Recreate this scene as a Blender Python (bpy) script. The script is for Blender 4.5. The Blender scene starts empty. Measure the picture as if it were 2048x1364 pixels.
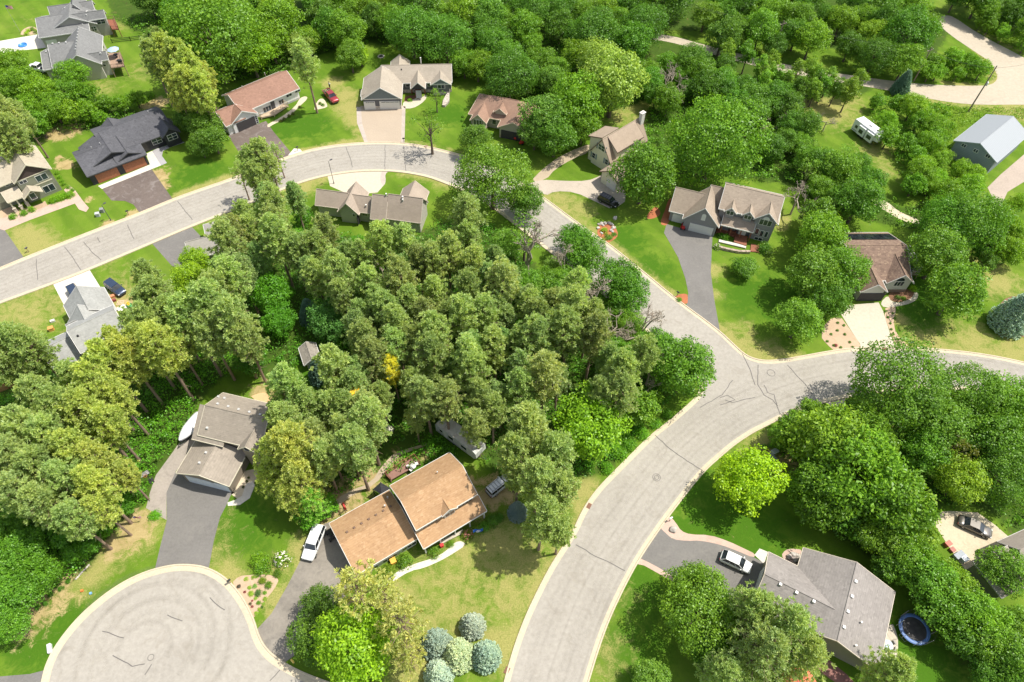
# Aerial view of a wooded neighbourhood: everything is built in metres, camera 100 m above the ground.
import bpy, bmesh, math, random
import numpy as np
from mathutils import Vector, Matrix
from mathutils.geometry import tessellate_polygon

random.seed(7); rng = np.random.default_rng(7)
SC = bpy.context.scene
COL = SC.collection

# ------------------------------------------------------------------ camera
FPX, CX, CY = 1365.0, 1024.0, 682.0        # focal length in pixels of the 2048-wide photograph
CAMH = 100.0
_n = np.array([(1000 - CX) / FPX, (1715 - CY) / FPX, 1.0]); _n /= np.linalg.norm(_n)   # straight down
_f = np.array([0, 0, 1.0]) - _n * _n[2]; _f /= np.linalg.norm(_f)
_r = np.cross(_n, _f)
if _r[0] < 0: _r = -_r

def ray(px, py):
    d = np.array([(px - CX) / FPX, (py - CY) / FPX, 1.0])
    return np.array([d @ _r, d @ _f, -(d @ _n)])

CAM = np.array([0, 0, CAMH])

def G(px, py, h=0.0):
    """the point at height h that the photograph shows at (px, py)"""
    d = ray(px, py); t = (CAMH - h) / -d[2]
    p = CAM + d * t
    return Vector((p[0], p[1], h))

def proj(p):
    v = np.array(p, float) - CAM
    c = v[0] * _r + v[1] * _f - v[2] * _n
    return CX + FPX * c[0] / c[2], CY + FPX * c[1] / c[2]

def mpp(px, py, h=0.0):
    """metres per photograph pixel there"""
    p = np.array(G(px, py, h)) - CAM
    c = p[0] * _r + p[1] * _f - p[2] * _n
    return c[2] / FPX

cam = bpy.data.cameras.new('camera'); cam.lens = 36 * FPX / 2048; cam.sensor_width = 36
cam.clip_start = 1; cam.clip_end = 5000
camo = bpy.data.objects.new('camera', cam); COL.objects.link(camo)
_x = np.array([_r[0], _f[0], -_n[0]]); _y = -np.array([_r[1], _f[1], -_n[1]]); _z = -np.array([_r[2], _f[2], -_n[2]])
camo.matrix_world = Matrix(((_x[0], _y[0], _z[0], 0), (_x[1], _y[1], _z[1], 0), (_x[2], _y[2], _z[2], CAMH), (0, 0, 0, 1)))
SC.camera = camo

# ------------------------------------------------------------------ light
SUN_AZ, SUN_EL = math.radians(78), math.radians(62)
w = bpy.data.worlds.new('World'); SC.world = w; w.use_nodes = True
nt = w.node_tree; bg = nt.nodes['Background']
sky = nt.nodes.new('ShaderNodeTexSky'); sky.sky_type = 'NISHITA'; sky.sun_disc = False
sky.sun_elevation = SUN_EL; sky.sun_rotation = SUN_AZ; sky.dust_density = 1.5
hs_ = nt.nodes.new('ShaderNodeHueSaturation'); hs_.inputs['Saturation'].default_value = 0.55; nt.links.new(sky.outputs[0], hs_.inputs['Color']); nt.links.new(hs_.outputs[0], bg.inputs[0]); bg.inputs[1].default_value = 0.15
sl = bpy.data.lights.new('sun', 'SUN'); sl.energy = 4.4; sl.angle = math.radians(0.6); sl.color = (1.0, 0.95, 0.86)
so = bpy.data.objects.new('sun', sl); COL.objects.link(so)
sd = Vector((math.sin(SUN_AZ) * math.cos(SUN_EL), math.cos(SUN_AZ) * math.cos(SUN_EL), math.sin(SUN_EL)))
so.rotation_euler = sd.to_track_quat('Z', 'Y').to_euler(); so.location = (150, 60, 200)
SC.view_settings.view_transform = 'Standard'; SC.view_settings.look = 'None'
SC.view_settings.exposure = 0.48; SC.view_settings.gamma = 1
SC.cycles.max_bounces = 6; SC.cycles.diffuse_bounces = 3; SC.cycles.transmission_bounces = 3

# ------------------------------------------------------------------ materials
def newmat(name):
    m = bpy.data.materials.new(name); m.use_nodes = True
    t = m.node_tree; b = t.nodes['Principled BSDF']
    return m, t, b

def N(t, kind, **kw):
    n = t.nodes.new(kind)
    for k, v in kw.items(): setattr(n, k, v)
    return n

def noise(t, scale, detail=4, rough=0.6, co=None, dist=0.0):
    n = N(t, 'ShaderNodeTexNoise'); n.inputs['Scale'].default_value = scale
    n.inputs['Detail'].default_value = detail; n.inputs['Roughness'].default_value = rough
    n.inputs['Distortion'].default_value = dist
    if co is not None: t.links.new(co, n.inputs['Vector'])
    return n.outputs['Fac']

def ramp(t, fac, stops):
    r = N(t, 'ShaderNodeValToRGB'); e = r.color_ramp.elements
    while len(e) > len(stops): e.remove(e[-1])
    while len(e) < len(stops): e.new(0.5)
    for q, (p, c) in zip(e, stops):
        q.position = p; q.color = (*c, 1) if len(c) == 3 else c
    t.links.new(fac, r.inputs[0]); return r.outputs['Color']

def mix(t, fac, a, b, mode='MIX'):
    n = N(t, 'ShaderNodeMix', data_type='RGBA', blend_type=mode)
    for s, v in ((n.inputs['Factor'], fac), (n.inputs['A'], a), (n.inputs['B'], b)):
        if isinstance(v, (int, float)): s.default_value = v
        elif isinstance(v, tuple): s.default_value = (*v, 1)
        else: t.links.new(v, s)
    return n.outputs['Result']

def pos(t):
    return N(t, 'ShaderNodeNewGeometry').outputs['Position']

def scl(c, k): return tuple(min(1.0, x * k) for x in c)

def bump(t, b, h, strength=0.3, dist=0.05):
    n = N(t, 'ShaderNodeBump'); n.inputs['Strength'].default_value = strength; n.inputs['Distance'].default_value = dist
    t.links.new(h, n.inputs['Height']); t.links.new(n.outputs[0], b.inputs['Normal'])

MATS = {}
def plain(name, c, rough=0.6, metal=0.0, var=0.12, scale=1.5):
    """painted, cast or moulded surface with a little dirt and wear"""
    if name in MATS: return MATS[name]
    m, t, b = newmat(name)
    o = N(t, 'ShaderNodeTexCoord').outputs['Object']
    f = noise(t, scale, 5, 0.65, o)
    t.links.new(ramp(t, f, [(0.25, scl(c, 1 - var)), (0.75, scl(c, 1 + var))]), b.inputs['Base Color'])
    b.inputs['Roughness'].default_value = rough; b.inputs['Metallic'].default_value = metal
    MATS[name] = m; return m

def paving(name, c, spots=0.25, big=0.08, fine=2.5, stain=None, rough=0.9):
    """asphalt, concrete or gravel: broad wear, stains, speckle"""
    if name in MATS: return MATS[name]
    m, t, b = newmat(name); p = pos(t)
    a = noise(t, big, 4, 0.6, p, 0.6); f2 = noise(t, fine, 6, 0.75, p); f3 = noise(t, 0.45, 5, 0.7, p, 1.0)
    col = ramp(t, a, [(0.3, scl(c, 1 - spots * 0.7)), (0.7, scl(c, 1 + spots * 0.5))])
    col = mix(t, 0.35, col, ramp(t, f2, [(0.3, scl(c, 0.6)), (0.7, scl(c, 1.35))]))
    st = stain or scl(c, 0.6)
    col = mix(t, ramp(t, f3, [(0.52, (0, 0, 0)), (0.72, (0.55, 0.55, 0.55))]), col, st)
    t.links.new(col, b.inputs['Base Color']); b.inputs['Roughness'].default_value = rough
    b.inputs['Specular IOR Level'].default_value = 0.25
    bump(t, b, f2, 0.25, 0.03)
    MATS[name] = m; return m

def shingle(name, c, c2=None, c3=None, contrast=0.35, patch=0.15):
    """asphalt shingles: tabs of slightly different tone in courses, streaks and weathering"""
    if name in MATS: return MATS[name]
    m, t, b = newmat(name); p = pos(t)
    c2 = c2 or scl(c, 1 + contrast); c3 = c3 or scl(c, 1 - contrast)
    v = N(t, 'ShaderNodeTexVoronoi'); v.inputs['Scale'].default_value = 2.6; v.inputs['Randomness'].default_value = 1.0
    mp = N(t, 'ShaderNodeMapping'); mp.inputs['Scale'].default_value = (1, 1, 2.2)
    t.links.new(p, mp.inputs['Vector']); t.links.new(mp.outputs[0], v.inputs['Vector'])
    sep = N(t, 'ShaderNodeSeparateColor'); t.links.new(v.outputs['Color'], sep.inputs[0])
    col = ramp(t, sep.outputs[0], [(0.0, c3), (0.35, c), (0.7, c), (1.0, c2)])
    f = noise(t, 9.0, 4, 0.7, p)
    col = mix(t, 0.4, col, ramp(t, f, [(0.3, c3), (0.7, c2)]))
    a = noise(t, 0.25, 3, 0.6, p, 0.5)
    col = mix(t, 1.0, col, ramp(t, a, [(0.3, (1 - patch,) * 3), (0.7, (1.0, 1.0, 1.0))]), 'MULTIPLY')
    wv = N(t, 'ShaderNodeTexWave', wave_type='BANDS', bands_direction='Z', wave_profile='SAW')
    wv.inputs['Scale'].default_value = 2.2; wv.inputs['Distortion'].default_value = 0.3; t.links.new(p, wv.inputs['Vector'])
    col = mix(t, 1.0, col, ramp(t, wv.outputs['Fac'], [(0.0, (0.86,) * 3), (0.3, (1.0,) * 3)]), 'MULTIPLY')
    t.links.new(col, b.inputs['Base Color']); b.inputs['Roughness'].default_value = 0.92
    b.inputs['Specular IOR Level'].default_value = 0.2
    bump(t, b, f, 0.3, 0.03)
    MATS[name] = m; return m

def siding(name, c, vertical=False):
    """lap siding: a dark line under each board"""
    if name in MATS: return MATS[name]
    m, t, b = newmat(name); p = pos(t)
    wv = N(t, 'ShaderNodeTexWave', wave_type='BANDS', bands_direction='DIAGONAL' if vertical else 'Z', wave_profile='SAW')
    wv.inputs['Scale'].default_value = 1.6; t.links.new(p, wv.inputs['Vector'])
    col = ramp(t, wv.outputs['Fac'], [(0.0, scl(c, 0.72)), (0.16, c), (1.0, scl(c, 1.04))])
    f = noise(t, 0.7, 4, 0.6, p)
    col = mix(t, 1.0, col, ramp(t, f, [(0.3, (0.9, 0.9, 0.9)), (0.7, (1, 1, 1))]), 'MULTIPLY')
    t.links.new(col, b.inputs['Base Color']); b.inputs['Roughness'].default_value = 0.7
    MATS[name] = m; return m

def stone(name, c):
    if name in MATS: return MATS[name]
    m, t, b = newmat(name); p = pos(t)
    v = N(t, 'ShaderNodeTexVoronoi'); v.inputs['Scale'].default_value = 3.2; t.links.new(p, v.inputs['Vector'])
    sep = N(t, 'ShaderNodeSeparateColor'); t.links.new(v.outputs['Color'], sep.inputs[0])
    t.links.new(ramp(t, sep.outputs[1], [(0.0, scl(c, 0.6)), (0.5, c), (1.0, scl(c, 1.35))]), b.inputs['Base Color'])
    b.inputs['Roughness'].default_value = 0.9; MATS[name] = m; return m

def glass(name='window_glass', c=(0.03, 0.04, 0.05)):
    if name in MATS: return MATS[name]
    m, t, b = newmat(name)
    o = N(t, 'ShaderNodeNewGeometry').outputs['Position']
    t.links.new(ramp(t, noise(t, 0.9, 2, 0.5, o), [(0.35, scl(c, 0.6)), (0.7, scl(c, 1.6))]), b.inputs['Base Color'])
    b.inputs['Roughness'].default_value = 0.06; b.inputs['Specular IOR Level'].default_value = 0.7
    MATS[name] = m; return m

def carpaint(name, c, metal=0.3):
    if name in MATS: return MATS[name]
    m, t, b = newmat(name)
    o = N(t, 'ShaderNodeTexCoord').outputs['Object']
    f = noise(t, 2.0, 5, 0.6, o)
    t.links.new(ramp(t, f, [(0.3, scl(c, 0.92)), (0.7, scl(c, 1.05))]), b.inputs['Base Color'])
    b.inputs['Metallic'].default_value = metal; b.inputs['Roughness'].default_value = 0.28
    b.inputs['Coat Weight'].default_value = 0.7; b.inputs['Coat Roughness'].default_value = 0.06
    MATS[name] = m; return m

def leafmat(name, c, trans=0.32, var=0.35):
    """leaves: every leaf a little different in tone, tinted by the tree's own colour, light passing through"""
    if name in MATS: return MATS[name]
    m, t, b = newmat(name); t.nodes.remove(b)
    out = t.nodes['Material Output']
    g = N(t, 'ShaderNodeNewGeometry'); oi = N(t, 'ShaderNodeObjectInfo')
    isl = g.outputs['Random Per Island']
    col = ramp(t, isl, [(0.0, scl(c, 1 - var)), (0.5, c), (1.0, scl((c[0] * 1.15, c[1], c[2] * 0.9), 1 + var))])
    cl = noise(t, 0.45, 3, 0.6, g.outputs['Position'])
    col = mix(t, 1.0, col, ramp(t, cl, [(0.3, (0.8, 0.84, 0.85)), (0.7, (1.12, 1.06, 0.95))]), 'MULTIPLY')
    col = mix(t, 1.0, col, oi.outputs['Color'], 'MULTIPLY')
    d = N(t, 'ShaderNodeBsdfDiffuse'); tr = N(t, 'ShaderNodeBsdfTranslucent'); gl = N(t, 'ShaderNodeBsdfGlossy')
    gl.inputs['Roughness'].default_value = 0.42; gl.inputs['Color'].default_value = (0.75, 0.8, 0.75, 1)
    t.links.new(col, d.inputs['Color'])
    t.links.new(mix(t, 1.0, col, (1.15, 1.1, 0.5), 'MULTIPLY'), tr.inputs['Color'])
    s = N(t, 'ShaderNodeMixShader'); s.inputs[0].default_value = trans
    t.links.new(d.outputs[0], s.inputs[1]); t.links.new(tr.outputs[0], s.inputs[2])
    s2 = N(t, 'ShaderNodeMixShader'); s2.inputs[0].default_value = 0.025
    t.links.new(s.outputs[0], s2.inputs[1]); t.links.new(gl.outputs[0], s2.inputs[2])
    t.links.new(s2.outputs[0], out.inputs['Surface'])
    MATS[name] = m; return m

# ------------------------------------------------------------------ object helpers
def link(o, parent=None):
    COL.objects.link(o)
    if parent is not None: o.parent = parent
    return o

def tag(o, label=None, cat=None, group=None, kind=None):
    if label: o['label'] = label
    if cat: o['category'] = cat
    if group: o['group'] = group
    if kind: o['kind'] = kind
    return o

def empty(name, loc=(0, 0, 0), rz=0.0, label=None, cat=None, group=None):
    o = bpy.data.objects.new(name, None); o.location = loc; o.rotation_euler = (0, 0, rz); o.empty_display_size = 0.5
    link(o); return tag(o, label, cat, group)

def copy_tree(o, parent=None):
    c = o.copy(); link(c, parent)
    for ch in list(o.children): copy_tree(ch, c)
    return c

class MB:
    """collects shapes in one mesh"""
    def __init__(s): s.v = []; s.f = []; s.sm = []
    def add(s, vs, fs, smooth=False):
        b = len(s.v); s.v += [tuple(x) for x in vs]; s.f += [tuple(i + b for i in f) for f in fs]; s.sm += [smooth] * len(fs)
    def box(s, x0, x1, y0, y1, z0, z1, M=None):
        vs = [Vector((x, y, z)) for z in (z0, z1) for y in (y0, y1) for x in (x0, x1)]
        if M is not None: vs = [M @ v for v in vs]
        s.add(vs, [(0, 2, 3, 1), (4, 5, 7, 6), (0, 1, 5, 4), (2, 6, 7, 3), (0, 4, 6, 2), (1, 3, 7, 5)])
    def bevbox(s, x0, x1, y0, y1, z0, z1, b, M=None):
        """box with chamfered vertical and top edges"""
        def ring(z, i): return [(x0 + i, y0 + b, z), (x0 + b, y0 + i, z), (x1 - b, y0 + i, z), (x1 - i, y0 + b, z), (x1 - i, y1 - b, z), (x1 - b, y1 - i, z), (x0 + b, y1 - i, z), (x0 + i, y1 - b, z)]
        vs = ring(z0, 0) + ring(z1 - b, 0) + ring(z1, b * 0.6)
        vs = [Vector(v) for v in vs]
        if M is not None: vs = [M @ v for v in vs]
        fs = [tuple(reversed(range(8))), tuple(range(16, 24))]
        for r in (0, 8):
            for i in range(8): fs.append((r + i, r + (i + 1) % 8, r + 8 + (i + 1) % 8, r + 8 + i))
        s.add(vs, fs)
    def tube(s, p, q, r0, r1=None, n=6, caps=True, smooth=True):
        p, q = Vector(p), Vector(q); r1 = r0 if r1 is None else r1
        d = (q - p)
        if d.length < 1e-6: return
        d.normalize(); a = d.orthogonal().normalized(); b = d.cross(a)
        vs = []
        for c, r in ((p, r0), (q, r1)):
            for i in range(n):
                t = 2 * math.pi * i / n; vs.append(c + (a * math.cos(t) + b * math.sin(t)) * r)
        fs = [(i, (i + 1) % n, n + (i + 1) % n, n + i) for i in range(n)]
        s.add(vs, fs, smooth)
        if caps: s.add(vs[:n], [tuple(reversed(range(n)))]); s.add(vs[n:], [tuple(range(n))])
    def path(s, pts, rs, n=6):
        for i in range(len(pts) - 1): s.tube(pts[i], pts[i + 1], rs[i], rs[i + 1], n, caps=(i == len(pts) - 2))
    def lathe(s, prof, n=16, M=None, smooth=True):
        vs = []
        for r, z in prof:
            for i in range(n):
                t = 2 * math.pi * i / n; vs.append(Vector((r * math.cos(t), r * math.sin(t), z)))
        if M is not None: vs = [M @ v for v in vs]
        fs = []
        for k in range(len(prof) - 1):
            for i in range(n): fs.append((k * n + i, k * n + (i + 1) % n, (k + 1) * n + (i + 1) % n, (k + 1) * n + i))
        s.add(vs, fs, smooth)
    def torus(s, R, r, z, n=28, m=8, M=None):
        prof = [(R + r * math.cos(a), z + r * math.sin(a)) for a in [2 * math.pi * i / m for i in range(m + 1)]]
        s.lathe(prof, n, M)
    def prism(s, poly, z0, z1):
        n = len(poly); vs = [(x, y, z0) for x, y in poly] + [(x, y, z1) for x, y in poly]
        tri = tessellate_polygon([[Vector((x, y, 0)) for x, y in poly]])
        s.add(vs, [tuple(t) for t in tri] + [tuple(i + n for i in t) for t in tri] + [(i, (i + 1) % n, n + (i + 1) % n, n + i) for i in range(n)])
    def build(s, name, mat, parent=None, loc=None):
        me = bpy.data.meshes.new(name)
        me.from_pydata([tuple(v) for v in s.v], [], s.f); me.validate()
        if len(s.sm) == len(me.polygons): me.polygons.foreach_set('use_smooth', s.sm)
        bm = bmesh.new(); bm.from_mesh(me); bmesh.ops.recalc_face_normals(bm, faces=bm.faces); bm.to_mesh(me); bm.free()
        me.materials.append(mat); me.update()
        o = bpy.data.objects.new(name, me); link(o, parent)
        if loc is not None: o.location = loc
        return o

def quads_object(name, verts, mat, parent=None, k=4):
    """a mesh of separate k-sided leaves from a numpy array (n*k, 3)"""
    n = len(verts) // k
    me = bpy.data.meshes.new(name)
    me.vertices.add(n * k); me.vertices.foreach_set('co', np.asarray(verts, np.float32).ravel())
    me.loops.add(n * k); me.loops.foreach_set('vertex_index', np.arange(n * k, dtype=np.int32))
    me.polygons.add(n); me.polygons.foreach_set('loop_start', np.arange(0, n * k, k, dtype=np.int32))
    try: me.polygons.foreach_set('loop_total', np.full(n, k, dtype=np.int32))
    except Exception: pass
    me.materials.append(mat); me.update(calc_edges=True); me.validate()
    o = bpy.data.objects.new(name, me); link(o, parent); return o

def chaikin(pts, it=2, closed=False):
    pts = [Vector(p[:2]) for p in pts]
    for _ in range(it):
        q = [] if closed else [pts[0]]
        m = len(pts)
        for i in range(m if closed else m - 1):
            a, b = pts[i], pts[(i + 1) % m]
            q += [a * 0.75 + b * 0.25, a * 0.25 + b * 0.75]
        if not closed: q.append(pts[-1])
        pts = q
    return pts

def W(pts): return [Vector(G(x, y)[:2]) for x, y in pts]

FOOT = []      # places where no tree may stand (world polygons)
def sheet(name, pts, z, mat, smooth=0, keep=True, thick=0.0, label=None, kind='structure', world=False, cat=None):
    p = [Vector(q[:2]) for q in pts] if world else W(pts)
    if smooth: p = chaikin(p, smooth, True)
    tri = tessellate_polygon([[Vector((q.x, q.y, 0)) for q in p]])
    b = MB()
    if thick: b.prism([(q.x, q.y) for q in p], z - thick, z)
    else: b.add([(q.x, q.y, z) for q in p], [tuple(t) for t in tri])
    o = b.build(name, mat)
    me = o.data
    if not thick and me.polygons and me.polygons[0].normal.z < 0: me.flip_normals()
    if not thick:
        for pl in me.polygons:
            if pl.normal.z < 0: pl.flip()
    tag(o, label, cat, kind=kind)
    if keep: FOOT.append(np.array([[q.x, q.y] for q in p]))
    return o

def inpoly(P, poly):
    """which of the points P (n,2) lie in the polygon"""
    x, y = P[:, 0], P[:, 1]; c = np.zeros(len(P), bool); n = len(poly)
    for i in range(n):
        x0, y0 = poly[i]; x1, y1 = poly[i - 1]
        if y0 == y1: continue
        m = ((y0 > y) != (y1 > y)) & (x < (x1 - x0) * (y - y0) / (y1 - y0) + x0)
        c ^= m
    return c

def ribbon(b, pts, w0, w1, z0, z1):
    """a strip along pts from offset w0 to w1 (to the left is positive)"""
    L = []; 
    for i, p in enumerate(pts):
        a = pts[max(i - 1, 0)]; c = pts[min(i + 1, len(pts) - 1)]
        d = (c - a).normalized(); n = Vector((-d.y, d.x))
        L.append((p + n * w0, p + n * w1))
    vs = []
    for a, c in L: vs += [(a.x, a.y, z0), (c.x, c.y, z1)]
    b.add(vs, [(2 * i, 2 * i + 1, 2 * i + 3, 2 * i + 2) for i in range(len(L) - 1)])
# ------------------------------------------------------------------ ground
def axis(a, b, step, far):
    m = np.arange(a, b + step, step)
    return np.concatenate([[-far, a - 400, a - 120, a - 40, a - 15], m, [b + 15, b + 40, b + 120, b + 400, far]])

gx = axis(-165, 165, 0.8, 3000.0); gy = axis(-15, 235, 0.8, 3000.0)
GX, GY = np.meshgrid(gx, gy); GP = np.stack([GX.ravel(), GY.ravel()], 1)
dry = np.zeros(len(GP)); soil = np.zeros(len(GP)); sand = np.zeros(len(GP)); lush = np.zeros(len(GP))

def blob(ch, px, py, r, s=1.0, ry=None, rot=0.0):
    c = G(px, py); d = GP - np.array([c.x, c.y]); ca, sa = math.cos(rot), math.sin(rot)
    u = (d[:, 0] * ca + d[:, 1] * sa) / r; v = (-d[:, 0] * sa + d[:, 1] * ca) / (ry or r)
    q = np.clip(1.25 - np.sqrt(u * u + v * v) * 0.75, 0, 1) * s
    np.maximum(ch, q, out=ch)

def strip(ch, pts, wid, s=1.0):
    p = np.array([[v.x, v.y] for v in W(pts)])
    for a, b in zip(p[:-1], p[1:]):
        e = b - a; t = np.clip(((GP - a) @ e) / (e @ e), 0, 1)
        d = np.linalg.norm(GP - a - t[:, None] * e, axis=1)
        np.maximum(ch, np.clip(1.3 - d / wid, 0, 1) * s, out=ch)

def area(ch, pts, s=1.0):
    p = np.array([[v.x, v.y] for v in W(pts)]); ch[inpoly(GP, p)] = s

FLOOR = {  # woodland floors, crown outlines brought down to the ground
 'stand': [(560, 440), (660, 470), (800, 480), (900, 440), (985, 450), (1060, 520), (1130, 590), (1230, 680), (1330, 770), (1300, 850), (1210, 940), (1140, 960), (1010, 990), (960, 900), (880, 850), (820, 900), (740, 960), (680, 990), (630, 1060), (560, 1010), (580, 900), (640, 760), (600, 720), (540, 760), (470, 730), (400, 800), (370, 870), (310, 960), (290, 1010), (240, 1060), (150, 1160), (40, 1240), (-40, 1260), (-60, 740), (120, 750), (270, 700), (300, 600), (350, 570), (420, 560), (500, 520)],
 'north': [(230, 40), (330, 90), (450, 165), (560, 150), (640, 110), (740, 85), (870, 105), (900, 160), (960, 140), (1040, 200), (1160, 240), (1300, 200), (1500, 190), (1600, 200), (1740, 185), (1740, 150), (1540, 120), (1380, 80), (1290, 60), (1500, 60), (1850, 140), (1900, 60), (1800, -30), (2100, -30), (2100, 90), (2000, 40), (1900, -40), (200, -40)],
 'middle': [(1300, 220), (1420, 170), (1560, 200), (1610, 250), (1660, 330), (1750, 360), (1800, 420), (1860, 400), (1960, 420), (2060, 460), (2060, 520), (1990, 500), (1880, 470), (1740, 440), (1640, 410), (1580, 370), (1440, 350), (1330, 360), (1260, 330)],
 'west': [(-40, 180), (60, 170), (170, 190), (260, 210), (280, 240), (200, 260), (120, 270), (80, 280), (-40, 310)],
 'east': [(1540, 860), (1690, 800), (2060, 800), (2060, 1090), (1960, 1010), (1880, 1010), (1830, 1060), (1860, 1150), (1990, 1330), (2060, 1364), (1960, 1364), (1880, 1250), (1800, 1150), (1720, 1100), (1660, 1050), (1620, 960), (1560, 920)],
}
for k, pts in FLOOR.items(): area(soil, pts, 0.85)
for a in [(275, 1052, 3), (255, 1080, 2.5), (225, 1095, 2.2), (80, 1185, 5), (60, 1225, 4), (110, 1160, 3), (690, 1005, 4), (640, 1030, 3), (740, 960, 2.5), (800, 930, 2), (850, 905, 1.4), (935, 975, 3), (1000, 985, 3), (965, 1010, 2.4), (560, 790, 2.4), (520, 780, 2), (1800, 870, 3), (1960, 880, 4), (1560, 920, 2.5)]: blob(sand, *a, 0.75)
for a in [(690, 190, 3.5), (700, 215, 4.2), (715, 238, 3.4), (728, 260, 2.6), (735, 272, 2), (665, 165, 3), 
          (60, 478, 4.2), (75, 492, 4.2), (45, 466, 3), (85, 505, 2.5), (40, 640, 8, .75), (90, 600, 6, .6), (20, 690, 6, .7), (120, 610, 4, .6),
          (235, 600, 4), (262, 560, 5, .5), (210, 520, 4, .5), (890, 1180, 8, .65), (840, 1150, 5, .5), (940, 1120, 5, .7), (1010, 1100, 5, .8), (900, 1245, 7, .7), (1010, 1290, 4, .9), (1015, 1185, 4, .8), (800, 1200, 4, .8), (830, 1330, 4, .9), (985, 1080, 3, .9), (1050, 1130, 4, .8), (1075, 1180, 2.5, .9),
          (1424, 540, 2.4, .9), (1432, 590, 1.6, .8), (1120, 400, 5, .75), (1160, 420, 4, .7), (1195, 405, 3, .4), (1490, 695, 4, .85), (1545, 715, 4, .9), (1500, 655, 2, .6), (1470, 660, 2.5, .6),
          (1860, 695, 5, .85), (1950, 690, 6, .8), (2030, 700, 5, .8), (1990, 560, 5, .9), (1975, 530, 4, .8), (1800, 640, 2, .9), (1215, 1300, 4, .5), (1205, 1340, 3, .6), (1245, 1190, 4, .35),
          (232, 1085, 4, .9), (285, 1060, 4, .8), (200, 1130, 3, .9), (160, 1165, 3, .9), (425, 1100, 4, .55), (455, 1145, 2.6, .95), (440, 1050, 3, .4), (560, 1130, 2, .8), (600, 1090, 2, .9), (540, 1190, 2, .9),
          (250, 45, 5, .6), (200, 178, 5, .6), (290, 140, 6, .5), (60, 40, 4, .3), (1650, 215, 8, .9), (1620, 205, 6, .9), (1700, 200, 4, .7), (1755, 300, 5, .7), (1770, 340, 4, .6), (1720, 250, 4, .6), (2030, 215, 8, .8), (2000, 225, 4, .7), (1990, 110, 4, .9), (1985, 150, 3, .9),
          (1265, 200, 8, .8), (1290, 240, 5, .7), (1240, 230, 5, .7), (605, 370, 4, .9), (640, 345, 3, .8), (590, 390, 3, .7), (850, 348, 3, .7), (890, 362, 3, .8), (800, 250, 2.5, .5), (800, 225, 2, .6), (1520, 900, 4, .8), (1545, 890, 3, .9), (1565, 440, 2, .9), (1560, 455, 1.6, .9), (1170, 985, 3, 1), (1165, 1005, 2.4, 1)]: blob(dry, *a)
for a in [(125, 264, 3.4, 1), (145, 258, 2.4, 1), (105, 270, 2, 1), (318, 205, 2.4, 1), (290, 212, 1.6, .9), (128, 328, 1.8, 1), (138, 332, 1.4, 1), (118, 315, 1, 1), (318, 350, 2.2, 1), (327, 372, 1.6, 1), (215, 450, 1.6, 1), (178, 398, 1, 1), (265, 425, 1.2, 1), (1985, 130, 2, .8), (700, 100, 1.5, .5), (250, 607, 3, .6)]: blob(sand, *a[:3], s=a[3])
# worn grass along the kerbs
strip(dry, [(100, 497), (205, 461)], 1.2, .9); strip(dry, [(215, 457), (270, 432)], 1.0, .9); strip(dry, [(350, 393), (460, 352)], 1.6, .9)
strip(dry, [(590, 305), (640, 296), (690, 284), (732, 281)], 1.4, .95); strip(dry, [(810, 282), (860, 290), (930, 305)], .8, .7)
strip(dry, [(800, 347), (860, 356), (915, 372), (930, 385)], 1.4, .9); strip(dry, [(560, 385), (600, 368), (655, 352)], 2.0, .95)
strip(dry, [(1092, 392), (1160, 444), (1220, 484), (1290, 545), (1355, 595)], 1.3, .85); strip(dry, [(1442, 655), (1475, 688), (1500, 708), (1530, 717), (1600, 712)], 1.6, .9)
strip(dry, [(1800, 690), (1890, 694), (2048, 718)], 1.8, .85); strip(dry, [(0, 616), (108, 575), (180, 547)], 1.2, .6); strip(dry, [(310, 492), (383, 458), (500, 410)], 1.0, .5)
strip(dry, [(1016, 1335), (1054, 1222), (1092, 1142), (1143, 1068), (1180, 995)], 1.2, .95); strip(dry, [(1200, 1290), (1222, 1232), (1240, 1190)], .7, .5)
strip(dry, [(540, 1245), (575, 1180), (610, 1110), (640, 1060)], 1.6, .85)
strip(dry, [(1375, 90), (1440, 103), (1545, 130)], 1.5, .7); strip(dry, [(1836, 198), (1960, 215), (2060, 215)], 2.0, .7); strip(dry, [(1950, 100), (1982, 123), (1998, 150), (1985, 175), (1890, 166)], 1.6, .9); strip(dry, [(1962, 64), (2050, 108)], 1.6, .7)
for a in [(470, 1060, 6), (1370, 970, 5), (1420, 1060, 9), (1480, 1080, 9), (1250, 480, 5), (1300, 540, 5), (1560, 600, 8), (1500, 590, 6), (1850, 590, 7), (1830, 640, 6), (600, 760, 5), (560, 740, 4), (830, 905, 5), (880, 880, 5), (1190, 1270, 4), (1250, 1300, 6), (1260, 1180, 6), (1830, 1330, 8), (620, 250, 6), (570, 255, 6), (900, 230, 5), (400, 350, 6), (100, 1250, 8)]: blob(lush, *a, .8)

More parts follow.
